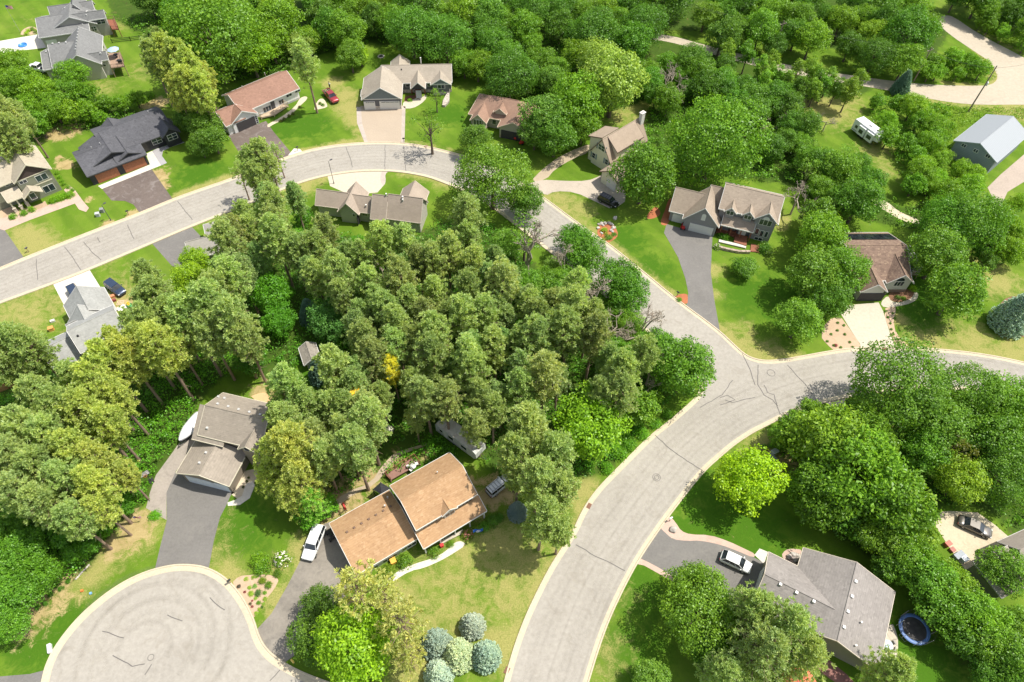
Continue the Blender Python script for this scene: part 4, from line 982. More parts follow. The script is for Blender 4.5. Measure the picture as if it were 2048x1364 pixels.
Gh.opening((1190, 1060), 4.9, 2.2); Gh.window((860, 800), 1.1, 1.8, 1); Gh.pipe((660, 300), .3, mat=M_BLACK); Gh.pipe((605, 350), .3, mat=M_BLACK)

Hh = House('house', 'cream two storey house with a white chimney, blue shutters and a tan gambrel roof', (1150, 200, .10264), shingle('roof_sand', (0.36, 0.285, 0.215), contrast=0.12), siding('cream_siding', (0.70, 0.66, 0.50)), plain('brown_trim', (0.16, 0.11, 0.085), .7), cat='house'); H['H'] = Hh
Hh.wing((535, 765), (1285, 322), (772, 1190), 7.9, 3.2)
Hh.shed((590, 745), (1290, 330), (830, 1025), 7.85, 5.5, walls=True, E2=(1345, 712))
Hh.shed((540, 740), (810, 560), (265, 695), 7.8, 6.2, walls=True, E2=(590, 505))
Hh.wing((1040, 1120), (700, 1400), (640, 1290), 4.6, 2.9)
Hh.finish()
blue = plain('blue_shutter', (0.16, 0.22, 0.25), .7)
for p, wd, hh, c_ in (((520, 930), 1.9, 1.5, 2), ((365, 1080), 1.0, 1.4, 1), ((615, 1205), 1.0, 1.4, 1)):
    Hh.window(p, wd, hh, c_, 2)
    for sx in (-1, 1): Hh.panel((p[0] + sx * (85 if wd > 1.5 else 48), p[1] + sx * (45 if wd > 1.5 else 28)), .35, hh, 'shutter', blue)
Hh.garage((745, 1400), 2.6, 2.1)
b = MB(); b.bevbox(-.55, .55, -.4, .4, 0, 1.7 + 7.6, .04); b.box(-.62, .62, -.47, .47, 9.3, 9.45); b.tube((-.2, 0, 9.45), (-.2, 0, 9.75), .14, n=8); b.tube((.2, 0, 9.45), (.2, 0, 9.75), .14, n=8)
q = Hh.P((1320, 250), 9.3) - Hh.c; o = b.build('chimney', plain('white_brick', (.72, .68, .62), .8), Hh.root, (q.x, q.y, 0)); o.rotation_euler.z = Hh.ang
Hh.vent((875, 830), .25)

I = House('house', 'grey two storey house with three gables, two dormers and white garage doors', (1320, 350, .13196), shingle('roof_pebble', (0.345, 0.28, 0.215), contrast=0.2), siding('mauve_grey_siding', (0.255, 0.245, 0.255)), M_WHITE, cat='house'); H['I'] = I
I.wing((1000, 130), (1890, 335), (920, 515), 8.6, 5.6)
I.wing((1095, 497), (1115, 400), (1170, 567), 7.0, 5.7)
I.wing((1365, 557), (1385, 455), (1437, 637), 7.0, 5.7)
I.wing((1660, 582), (1685, 425), (1800, 720), 7.7, 5.4)
I.wing((242, 185), (690, 285), (145, 547), 6.3, 2.85)
I.wing((700, 507), (765, 170), (905, 752), 7.0, 2.9)
I.wing((775, 152), (980, 200), (880, 560), 7.0, 3.6)
I.shed((905, 575), (1480, 715), (925, 757), 4.3, 2.95, posts=4, E2=(1412, 882), colm=M_RED)
I.finish()
I.garage((278, 672), 2.7, 2.1); I.garage((620, 812), 4.9, 2.1); I.panel((663, 640), .85, 1.7, 'arched_panel', M_WHITE, arch=True)
I.window((1062, 575), 1.5, 1.1, 2); I.window((1330, 640), 1.5, 1.1, 2); I.window((1600, 722), 2.5, 1.5, 3); I.panel((1620, 658), 1.3, .75, 'arched_panel', M_WHITE, arch=True)
I.window((1470, 855), .8, 1.6, 1); I.window((1540, 885), .8, 1.6, 1); I.window((1610, 900), .7, 1.6, 1); I.window((1475, 1000), 1.7, .8, 2); I.door((1250, 860), M_WHITE, 1.5, 2.2)
deck(I, [(850, 760), (1140, 830), (1130, 930), (855, 860)], .5, M_RED, openside=(0,)); deck(I, [(1150, 880), (1330, 930), (1310, 1070), (1120, 1010)], .45, M_RED, rail=False, name='porch_steps')
deck(I, [(900, 975), (1310, 1070), (1300, 1105), (890, 1010)], .3, M_CONW, rail=False, name='terrace'); deck(I, [(1380, 1040), (1510, 1060), (1500, 1170), (1370, 1155)], .2, M_RED, rail=False, name='side_deck')
bw = MB(); q = [I.P(p, .6) - I.c for p in ((880, 1060), (1000, 1095), (1200, 1135), (1370, 1140), (1370, 1165), (1200, 1160), (1000, 1120), (880, 1085))]; bw.prism([(v.x, v.y) for v in q], 0, .6); bw.build('garden_wall', stone('tan_block', (.38, .3, .23)), I.root)

J = House('house', 'brown roofed ranch house with solar strip, arched gable window and white rimmed side deck', (1670, 460, .11732), shingle('roof_mottled_brown', (0.225, 0.15, 0.115), c2=(0.36, 0.26, 0.18), c3=(0.115, 0.075, 0.062)), siding('pale_sage_siding', (0.56, 0.56, 0.50)), M_WHITE, base=plain('brown_brick', (0.24, 0.17, 0.13), .9, var=.25, scale=6), cat='house'); H['J'] = J
J.wing((190, 262), (1222, 258), (900, 862), 5.9, 2.95)
J.wing((770, 932), (470, 370), (908, 1080), 5.0, 2.9)
J.wing((1215, 772), (1075, 512), (1332, 872), 5.2, 2.95, base=.8)
J.finish()
J.opening((600, 1160), 4.9, 2.2); J.window((1090, 915), 1.9, 1.3, 3); J.panel((1130, 845), 1.5, .8, 'arched_window', M_GLASS, arch=True)
deck(J, [(1238, 320), (1450, 690), (1320, 690), (1180, 620), (1230, 380)], 1.0, plain('dark_deck', (0.035, 0.03, 0.03), .8), railmat=M_WHITE, openside=(3, 4, 2))
deck(J, [(1320, 690), (1450, 690), (1410, 770), (1290, 760)], 1.0, M_DECK, railmat=M_WHITE, name='deck')
# dark panels on the back slope
w0 = J.wings[0]; b = MB()
for i in range(8):
    a0 = w0.x0 + 2.0 + i * 1.22; sg = -1 if (J.P((600, 170), 3).xy - w0.m) @ w0.v < 0 else 1
    def q_(x, y, dz): return w0.T(x, sg * y, w0.hr - y * w0.slope + dz) - J.c
    vs = [q_(a0, w0.S * .42, .12), q_(a0 + 1.15, w0.S * .42, .12), q_(a0 + 1.15, w0.S * .86, .12), q_(a0, w0.S * .86, .12)]
    b.add(vs + [v - Vector((0, 0, .06)) for v in vs], [(0, 1, 2, 3), (7, 6, 5, 4), (0, 4, 5, 1), (1, 5, 6, 2), (2, 6, 7, 3), (3, 7, 4, 0)])
b.build('solar_panels', glass('solar_glass', (0.02, 0.022, 0.03)), J.root)

Km, t, b = newmat('standing_seam')
pp = pos(t); wv = N(t, 'ShaderNodeTexWave', wave_type='BANDS', bands_direction='DIAGONAL'); wv.inputs['Scale'].default_value = 0.9; t.links.new(pp, wv.inputs['Vector'])
t.links.new(ramp(t, wv.outputs['Fac'], [(0.0, (.22, .24, .255)), (.12, (.285, .305, .32)), (1, (.30, .32, .335))]), b.inputs['Base Color']); b.inputs['Roughness'].default_value = .55
K = House('barn', 'grey metal barn with a low pitched roof and three small gable windows', (1860, 200, .0918), Km, siding('blue_grey_metal', (0.235, 0.27, 0.285), True), plain('barn_trim', (.4, .43, .45), .5), cat='barn'); H['K'] = K
K.wing((1100, 940), (1815, 352), (1545, 1285), 6.4, 4.2, ext=(0, 0))
K.finish()
for p in ((740, 990), (1000, 1105), (1265, 1220)): K.window(p, 1.1, .9, 2)

L = House('house', 'long taupe house with many hips and cross gables at the top of the pine stand', (600, 340, .14663), shingle('roof_fawn', (0.37, 0.305, 0.245), contrast=0.12), siding('greige_siding3', (0.46, 0.43, 0.37)), plain('beige_trim', (.55, .48, .39), .6), cat='house'); H['L'] = L
L.wing((225, 255), (660, 312), (150, 472), 5.3, 2.9)
L.wing((605, 452), (785, 158), (822, 567), 5.6, 2.9)
L.wing((700, 325), (1010, 372), (880, 585), 5.3, 2.9)
L.wing((990, 328), (1200, 352), (905, 662), 6.6, 2.9)
L.wing((1205, 325), (1675, 388), (1180, 665), 6.9, 3.1)
L.wing((1590, 150), (1470, 340), (1782, 242), 5.4, 2.9)
L.finish()
L.door((785, 640), M_BLACK, 1.1, 2.1); L.window((735, 615), .6, .8, 1); L.window((885, 600), 1.2, 1, 1)
for p in ((1403, 388), (1405, 425), (1180, 350), (905, 500)): L.pipe(p, .5, .12, M_WHITE)

Mh = House('house', 'grey roofed house mostly hidden by pines near the left street, only its hips showing', (0, 340, .25654), shingle('roof_mid_grey', (0.36, 0.335, 0.30), contrast=0.12), siding('grey_siding', (.45, .44, .42)), M_WHITE, cat='house'); H['M'] = Mh
Mh.wing((1885, 448), (1440, 562), (1980, 570), 5.3, 2.9)
Mh.wing((1775, 480), (1735, 440), (1605, 525), 4.7, 2.9, hip=(0, 1))
Mh.finish()
for p in ((1712, 465), (1818, 497), (1752, 530), (1686, 562)): Mh.vent(p, .5, .3, M_WHITE)

Nh = House('house', 'pale grey roofed house by the left street with lumber and a blue tarp beside it', (60, 560, .14666), shingle('roof_silver', (0.345, 0.345, 0.325), contrast=0.2), siding('pale_grey_siding', (.42, .43, .44)), M_WHITE, cat='house'); H['N'] = Nh
Nh.wing((500, 692), (1148, 395), (1342, 692), 8.0, 5.6)
Nh.wing((685, 168), (790, 400), (1060, 190), 5.9, 3.0, ext=(2.0, 0))
Nh.wing((640, 338), (760, 560), (470, 520), 6.6, 3.6)
Nh.wing((480, 610), (640, 540), (375, 735), 5.2, 3.2)
Nh.wing((130, 958), (520, 775), (310, 1278), 5.6, 3.2)
Nh.finish()
Nh.window((1215, 788), 1.9, 1.2, 2); Nh.window((915, 925), 1.6, 1.2, 2); Nh.window((1280, 915), 1.6, 1.9, 2); Nh.vent((655, 765), .3, .25, M_BLACK); Nh.vent((535, 622), .3, .2)

O = House('house', 'taupe two storey house with a front garage and a shrink wrapped boat at its side', (340, 770, .17601), shingle('roof_brown_grey', (0.315, 0.272, 0.222), contrast=0.18), siding('brown_siding', (0.26, 0.215, 0.165)), M_CREAMTRIM, cat='house'); H['O'] = O
O.wing((398, 228), (1112, 395), (1040, 742), 8.1, 5.6)
O.shed((398, 228), (640, 288), (245, 612), 8.03, 5.0, walls=True, E2=(598, 708), flush=True)
O.wing((872, 705), (905, 562), (1030, 742), 7.2, 5.6)
O.rect((300, 622), (65, 1000), (665, 1165), 4.6, 3.05)
O.finish()
O.window((900, 735), 1.9, 1.2, 2)
O.garage((350, 1085), 4.9, 2.1, plain('blue_white_door', (.62, .66, .70), .5)); O.garage((598, 1178), 2.7, 2.1, plain('blue_white_door', (.62, .66, .70), .5))
for p in ((552, 138), (622, 155), (545, 218), (665, 248), (783, 282), (905, 312), (1028, 340), (1150, 292), (425, 492), (412, 772), (338, 888)): O.vent(p, .38)
O.panel((740, 1100), 8, .3, 'trim_band', M_CREAMTRIM, zc=.5) if False else None

Ph = House('house', 'two storey house with bright orange brown shingle roof, porch and blue flag', (640, 880, .20526), shingle('roof_orange', (0.43, 0.265, 0.14), c2=(0.52, 0.345, 0.20), c3=(0.34, 0.20, 0.105)), siding('white_grey_siding', (.62, .60, .56)), M_WHITE, cat='house'); H['P'] = Ph
Ph.wing((787, 592), (1388, 250), (1540, 525), 8.2, 5.8)
Ph.rect((345, 1310), (955, 968), (108, 803), 5.0, 2.9)
Ph.wing((1280, 668), (1185, 590), (1348, 668), 6.75, 5.9)
Ph.shed((935, 880), (1525, 560), (1010, 1062), 4.1, 2.9, posts=5, E2=(1620, 685))
Ph.finish()
for p in ((495, 1262), (680, 1150), (870, 1032)): Ph.window(p, 2.4, .8, 3)
for p in ((1072, 822), (1410, 612)): Ph.window(p, 2.6, .7, 4)
Ph.window((1265, 715), 1.7, 1.0, 2)
for i in range(7): Ph.vent((265 + i * 70.5, 898 - i * 41.5), .34, .2, plain('brown_vent', (.16, .10, .07), .7))
Ph.pipe((662, 568), .5, .1); Ph.pipe((635, 650), .5, .1); Ph.pipe((1145, 322), .4)
deck(Ph, [(640, 340), (920, 160), (975, 228), (690, 390)], .7, plain('brown_deck', (0.24, 0.13, 0.1), .8), openside=(2,), railmat=M_RED)
deck(Ph, [(1190, 1010), (1400, 900), (1390, 870), (1180, 980)], .3, M_CONC, rail=False, name='porch')
bs = MB(); q = [Ph.P(p, 2.5) - Ph.c for p in ((515, 480), (590, 412), (690, 470), (600, 535))]
ap = sum(q, Vector()) / 4 + Vector((0, 0, 1.0)); bs.add(q + [ap], [(0, 1, 4), (1, 2, 4), (2, 3, 4), (3, 0, 4), (3, 2, 1, 0)])
for p in q: bs.tube((p.x, p.y, 0), p, .07, n=6)
bs.build('gazebo_roof', shingle('roof_black', (.05, .052, .056)), Ph.root)

Q = House('house', 'large brown grey roofed house at the lower right with olive gable wall and white car outside', (1480, 1080, .20821), shingle('roof_weathered', (0.275, 0.25, 0.23), contrast=0.22), siding('olive_brown_siding', (0.25, 0.225, 0.165)), plain('tan_gutter', (.58, .5, .4), .6), cat='house'); H['Q'] = Q
Q.wing((1122, 215), (935, 968), (1487, 510), 5.9, 3.0)
Q.wing((240, 322), (860, 645), (275, 115), 5.4, 2.95)
Q.finish()
for p in ((1108, 400), (1072, 543), (1032, 688), (995, 838), (385, 428), (540, 507), (705, 592)): Q.vent(p, .42)
for p in ((1158, 795), (1105, 1018)): Q.pipe(p, .4, .09)
Q.garage((215, 380), 4.9, 2.1)

Rh = House('house', 'house with a grey brown roof at the right edge behind the cream driveway', (1840, 1000, .17597), shingle('roof_mushroom', (0.345, 0.30, 0.25), contrast=0.12), siding('grey_brown_siding', (.25, .235, .21)), plain('grey_trim', (.42, .4, .37), .6), cat='house'); H['R'] = Rh
Rh.rect((605, 705), (930, 1115), (1150, 560), 5.2, 3.3)
Rh.wing((1480, 420), (1130, 555), (1250, 760), 5.8, 3.2)
Rh.finish()

Sh = House('shed', 'small garden shed with a shingle roof tucked under pines behind the taupe house', (510, 680, .25654), shingle('roof_shed', (.30, .27, .23)), siding('shed_siding', (.5, .49, .45)), M_WHITE, cat='shed'); H['S'] = Sh
Sh.wing((395, 15), (440, 150), (365, 145), 3.2, 2.2); Sh.finish()
Th = House('shed', 'little tan roofed shed in the woods behind the brown hip roofed house', (900, 60, .1), shingle('roof_shed2', (.42, .33, .26)), siding('shed_siding2', (.45, .40, .33)), M_TAUPE, cat='shed'); H['T'] = Th
Th.wing((880, 600), (1080, 540), (960, 690), 3.4, 2.3); Th.finish()
# ------------------------------------------------------------------ vehicles
M_TYRE = plain('tyre_rubber', (0.02, 0.02, 0.02), 0.9); M_RIM = plain('alloy_rim', (0.45, 0.45, 0.46), 0.3, 0.7)
M_LAMP = plain('clear_lamp', (0.75, 0.75, 0.72), 0.15); M_TAIL = plain('red_lamp', (0.35, 0.02, 0.02), 0.2); M_CARGLASS = glass('car_glass', (0.02, 0.025, 0.03))
M_TRIMB = plain('black_plastic', (0.03, 0.03, 0.032), 0.6)

def loft(b, secs, smooth=True):
    """secs: closed rings of equal length"""
    n = len(secs[0]); vs = [p for s in secs for p in s]
    fs = [(k * n + i, k * n + (i + 1) % n, (k + 1) * n + (i + 1) % n, (k + 1) * n + i) for k in range(len(secs) - 1) for i in range(n)]
    b.add(vs, fs, smooth); b.add(secs[0], [tuple(reversed(range(n)))]); b.add(secs[-1], [tuple(range(n))])

def ring(x, hw, z0, zt):
    q = [(-hw * .86, z0), (-hw * .98, z0 + .12), (-hw, z0 + (zt - z0) * .5), (-hw * .97, z0 + (zt - z0) * .82), (-hw * .86, zt - .02), (-hw * .45, zt + .015)]
    q = q + [(-y, z) for y, z in reversed(q)]
    return [(x, y, z) for y, z in q]

SHAPES = {  # L, half width, belt z, roof z, hood z, cabin x from rear to front (base rear, roof rear, roof front, base front)
    'suv': (4.75, .95, 1.08, 1.74, 1.06, (-2.25, -1.95, .45, 1.15)), 'bigsuv': (5.4, 1.0, 1.12, 1.88, 1.12, (-2.6, -2.4, .65, 1.3)), 'crossover': (4.6, .93, 1.02, 1.64, .98, (-2.15, -1.55, .35, 1.2)),
    'sedan': (4.85, .92, .93, 1.44, .92, (-1.75, -1.0, .3, 1.2)), 'boxy': (4.6, .92, 1.15, 1.82, 1.12, (-2.2, -2.1, .5, .95)), 'pickup': (5.7, 1.0, 1.15, 1.86, 1.15, (-.75, -.6, .75, 1.35))}

def vehicle(shape, paint, name, label, front, rear, h=.95, rack=False, doors=None):
    L, hw, zb, zr, zh, cb = SHAPES[shape]; f, r = G(*front, h), G(*rear, h); m = (f + r) / 2; d = f - r
    root = empty(name, (m.x, m.y, .035), math.atan2(d.y, d.x), label, 'pickup truck' if shape == 'pickup' else 'car')
    x0, x1 = -L / 2, L / 2; b = MB(); z0 = .32
    if shape == 'pickup':
        st = [(x0, .94, .5, .85), (x0 + .1, 1, .42, .92), (-.9, 1, z0, .92), (-.8, 1, z0, zb), (cb[3], 1, z0, zb), (x1 - .7, .98, z0, zh), (x1 - .12, .94, .4, zh - .12), (x1, .86, .45, zh - .3)]
    else:
        tail = zb if shape != 'sedan' else zb + .02
        st = [(x0, .86, .5, tail - .25), (x0 + .08, .94, .42, tail - .06), (x0 + .5, 1, z0, tail), (cb[0] + .6, 1, z0, zb), (cb[3] - .2, 1, z0, zb), (cb[3] + .25, .99, z0, zh), (x1 - .55, .96, z0, zh - .06), (x1 - .12, .9, .38, zh - .2), (x1, .78, .44, zh - .36)]
    loft(b, [ring(x, hw * k, a, t) for x, k, a, t in st]); b.build('body', paint, root)
    if shape == 'pickup':
        b = MB()
        for y in (-hw, hw - .1): b.box(x0 + .05, -.82, y + .004, y + .096, .9, zb)
        b.box(x0 + .03, x0 + .1, -hw + .1, hw - .1, .9, zb); b.build('bed_side', paint, root)
        b = MB(); b.box(x0 + .12, -.84, -hw + .12, hw - .12, .9, .955); b.build('bed_floor', M_TRIMB, root)
    # glasshouse
    def gr(x, k, z): return [(x, -hw * k, z), (x, hw * k, z)]
    br, rr, rf, bf = cb; kb, kr = .9, .74
    b = MB(); B4 = [(br, -hw * kb, zb - .01), (bf, -hw * kb, zb - .01), (bf, hw * kb, zb - .01), (br, hw * kb, zb - .01)]; R4 = [(rr, -hw * kr, zr - .05), (rf, -hw * kr, zr - .05), (rf, hw * kr, zr - .05), (rr, hw * kr, zr - .05)]
    b.add(B4 + R4, [(0, 1, 5, 4), (1, 2, 6, 5), (2, 3, 7, 6), (3, 0, 4, 7), (4, 5, 6, 7)]); b.build('windows', M_CARGLASS, root)
    b = MB(); e = .05
    b.bevbox(rr - e, rf + e, -hw * kr - .03, hw * kr + .03, zr - .075, zr, .03)
    for p, q in zip(B4, R4): b.tube(p, q, .045, .04, 5)
    for s in (-1, 1):
        for t in (.36, .68):
            xb = br + (bf - br) * t; xr = rr + (rf - rr) * t; b.tube((xb, s * hw * kb * 1.0, zb), (xr, s * hw * kr, zr - .05), .035, .03, 4)
    b.build('roof', paint, root)
    for sx in (x1 - .95, x0 + .95):
        for s in (-1, 1):
            M = Matrix.Translation((sx, s * (hw - .11), .33)) @ Matrix.Rotation(math.pi / 2, 4, 'X')
            b = MB(); b.lathe([(.2, -.12), (.31, -.12), (.345, -.08), (.345, .08), (.31, .12), (.2, .12)], 14, M); w_ = b.build('wheel', M_TYRE, root)
            b = MB(); b.lathe([(0, -.125), (.21, -.115), (.21, .115), (0, .125)], 12, M); b.build('rim', M_RIM, w_)
    for s in (-1, 1):
        b = MB(); b.bevbox(x1 - .26, x1 - .06, s * hw * .7 - .17, s * hw * .7 + .17, zh - .36, zh - .2, .03); b.build('headlight', M_LAMP, root)
        b = MB(); b.bevbox(x0 + .0, x0 + .12, s * hw * .78 - .1, s * hw * .78 + .1, zb - .42, zb - .14, .02); b.build('taillight', M_TAIL, root)
        b = MB(); b.bevbox(bf - .42, bf - .25, s * (hw + .09) - .09, s * (hw + .09) + .09, zb, zb + .16, .03); b.build('mirror', paint, root)
    b = MB(); b.bevbox(x1 - .06, x1 + .04, -hw * .7, hw * .7, .4, .6, .03); b.bevbox(x0 - .05, x0 + .06, -hw * .8, hw * .8, .45, .62, .03); b.build('bumper', M_TRIMB, root)
    if rack:
        b = MB()
        for s in (-1, 1): b.tube((rr + .1, s * hw * .62, zr + .07), (rf - .1, s * hw * .62, zr + .07), .025, n=5)
        for i in range(4): b.tube((rr + .3 + i * .55, -hw * .62, zr + .075), (rr + .3 + i * .55, hw * .62, zr + .075), .03, n=5)
        b.build('roof_rack', M_TRIMB if rack == 1 else M_RIM, root)
    if doors:
        b = MB(); M = Matrix.Translation((bf - .35, hw, .45)) @ Matrix.Rotation(math.radians(-115), 4, 'Z'); b.bevbox(-.02, 1.0, -.05, .05, 0, .7, .02, M); b.tube(M @ Vector((0, 0, .7)), M @ Vector((.15, 0, 1.2)), .03, n=4); b.tube(M @ Vector((.15, 0, 1.2)), M @ Vector((.95, 0, 1.2)), .03, n=4); b.tube(M @ Vector((.95, 0, 1.2)), M @ Vector((1.0, 0, .7)), .03, n=4)
        b.build('open_door', paint, root)
    FOOT.append(np.array([[m.x + a, m.y + c] for a, c in ((-2, -2), (2, -2), (2, 2), (-2, 2))]))
    return root
P_WHITE = carpaint('white_paint', (.72, .72, .71), 0); P_BLACK = carpaint('black_paint', (.012, .012, .014)); P_BLUE = carpaint('navy_paint', (.035, .055, .10)); P_RED = carpaint('red_paint', (.33, .035, .04)); P_SIL = carpaint('silver_paint', (.5, .51, .52), .4); P_GREY = carpaint('bronze_grey_paint', (.17, .155, .14), .5)
vehicle('pickup', P_RED, 'pickup_truck', 'red pickup with an open door and brush in its bed, parked on the grass', (673, 203), (650, 178), doors=True)
vehicle('pickup', P_WHITE, 'pickup_truck', 'white pickup beside the grey roofed house at the upper left', (60, 131), (92, 137))
vehicle('suv', P_BLACK, 'parked_suv', 'black off road vehicle at the edge of the pale gravel driveway', (1235, 409), (1199, 391), rack=1)
vehicle('suv', P_BLUE, 'parked_suv', 'dark blue car half hidden by a garage roof on the white driveway', (158, 600), (142, 574))
vehicle('suv', P_BLUE, 'parked_suv', 'dark blue car parked on dry grass beside the lumber and mower', (247, 587), (212, 561))
vehicle('bigsuv', P_WHITE, 'parked_suv', 'long white car on the weathered driveway beside the orange roof', (616, 1111), (638, 1057))
vehicle('boxy', P_SIL, 'parked_suv', 'silver car with black roof rack under the pines', (1021, 951), (976, 987), rack=1)
vehicle('crossover', P_WHITE, 'parked_suv', 'white car on the dark asphalt driveway at the lower right', (1502, 1136), (1444, 1109))
vehicle('sedan', P_GREY, 'parked_sedan', 'grey bronze sedan in tree shade on the cream driveway', (1984, 1066), (1921, 1038))

def wheel(b, x, y, r=.3, w=.22): b.lathe([(r * .3, -w / 2), (r * .9, -w / 2), (r, -w * .3), (r, w * .3), (r * .9, w / 2), (r * .3, w / 2)], 12, Matrix.Translation((x, y, r)) @ Matrix.Rotation(math.pi / 2, 4, 'X'))
def heading(a, c, h=0.0):
    f, r = G(*a, h), G(*c, h); m = (f + r) / 2; d = f - r; return (m.x, m.y, 0.03), math.atan2(d.y, d.x), d.length

# small machines
def mower(name, label, front, rear, body, seat):
    p, a, _ = heading(front, rear, .5); r = empty(name, p, a, label, 'mower'); b = MB(); b.bevbox(.0, .95, -.3, .3, .42, .85, .08); b.bevbox(-.75, 0, -.42, .42, .4, .62, .06); b.build('hood', body, r)
    b = MB(); b.bevbox(-.6, -.1, -.25, .25, .62, .74, .04); b.bevbox(-.66, -.54, -.25, .25, .7, 1.1, .03); b.build('seat', seat, r)
    b = MB(); b.tube((.1, 0, .8), (-.02, 0, 1.02), .025, n=5); b.torus(.17, .02, 0, 14, 6, Matrix.Translation((-.03, 0, 1.04)) @ Matrix.Rotation(-.4, 4, 'Y')); b.build('steering_wheel', M_BLACK, r)
    b = MB(); b.bevbox(-.35, .45, -.55, .55, .14, .3, .06); b.build('mower_deck', body, r)
    for x, rr in ((.68, .2), (-.5, .28)):
        for s in (-1, 1): b = MB(); wheel(b, x, s * .42, rr, .2); b.build('wheel', M_TYRE, r)
    return r
YEL_ = plain('yellow_seat', (.75, .55, .05), .5); GRN_ = plain('green_machine', (.05, .28, .08), .4); REDM = plain('red_machine', (.5, .03, .025), .4)
mower('riding_mower', 'green riding mower with a yellow seat beside the lumber', (266, 620), (254, 605), GRN_, YEL_)
mower('riding_mower', 'red riding mower standing between the two grey house garage doors', (1366, 458), (1368, 446), REDM, M_BLACK)
mower('riding_mower', 'red mower in the mouth of the garage behind the oak', (1030, 278), (1036, 270), REDM, M_BLACK)
mower('riding_mower', 'red mower outside the garage post behind the oak', (1041, 287), (1046, 279), REDM, M_BLACK)
p, a, _ = heading((667, 1080), (658, 1060), .5); r = empty('quad_bike', p, a, 'black quad bike in the shade of the orange garage roof', 'quad bike')
b = MB(); b.bevbox(-.75, .75, -.28, .28, .45, .8, .08); b.bevbox(.45, .85, -.5, .5, .6, .7, .04); b.bevbox(-.9, -.4, -.5, .5, .6, .7, .04); b.build('body', M_BLACK, r)
b = MB(); b.tube((.3, -.4, 1.05), (.3, .4, 1.05), .025, n=5); b.tube((.4, 0, .75), (.3, 0, 1.05), .03, n=5); b.build('handlebar', M_TRIMB, r)
for x in (-.6, .6):
    for s in (-1, 1): b = MB(); wheel(b, x, s * .48, .28, .24); b.build('wheel', M_TYRE, r)

# boat under white wrap on its trailer
p, a, Ln = heading((359, 882), (403, 828), 1.2); r = empty('covered_boat', p, a, 'boat under tight white wrap on a trailer beside the taupe house', 'boat')
b = MB(); secs = []
for t, hwid, zt in ((-.5, .95, 1.75), (-.42, 1.12, 1.95), (-.15, 1.2, 2.15), (.12, 1.12, 2.2), (.32, .8, 1.95), (.45, .38, 1.7), (.5, .06, 1.55)):
    x = t * Ln; secs.append([(x, -hwid, 1.15), (x, -hwid * .96, 1.4), (x, -hwid * .5, zt - .12), (x, 0, zt), (x, hwid * .5, zt - .12), (x, hwid * .96, 1.4), (x, hwid, 1.15)])
loft(b, secs); b.build('boat_cover', plain('white_wrap', (.74, .74, .75), .35, var=.05), r)
b = MB(); secs = []
for t, hwid, zk in ((-.5, .95, .55), (-.15, 1.15, .5), (.12, 1.08, .52), (.32, .75, .62), (.45, .34, .85), (.495, .05, 1.05)):
    x = t * Ln; secs.append([(x, -hwid, 1.16), (x, -hwid * .8, .75), (x, 0, zk), (x, hwid * .8, .75), (x, hwid, 1.16)])
loft(b, secs); b.build('hull', plain('dark_hull', (.03, .035, .06), .3), r)
b = MB(); b.box(-Ln * .45, Ln * .3, -.6, -.5, .4, .5); b.box(-Ln * .45, Ln * .3, .5, .6, .4, .5); b.tube((Ln * .3, -.55, .45), (Ln * .66, 0, .42), .05, n=5); b.tube((Ln * .3, .55, .45), (Ln * .66, 0, .42), .05, n=5); b.tube((Ln * .6, 0, .42), (Ln * .6, 0, 0), .05, n=5)
tr_ = b.build('trailer', M_TRIMB, r)
for s in (-1, 1): b = MB(); wheel(b, -Ln * .15, s * .98, .32, .22); b.build('wheel', M_TYRE, tr_)

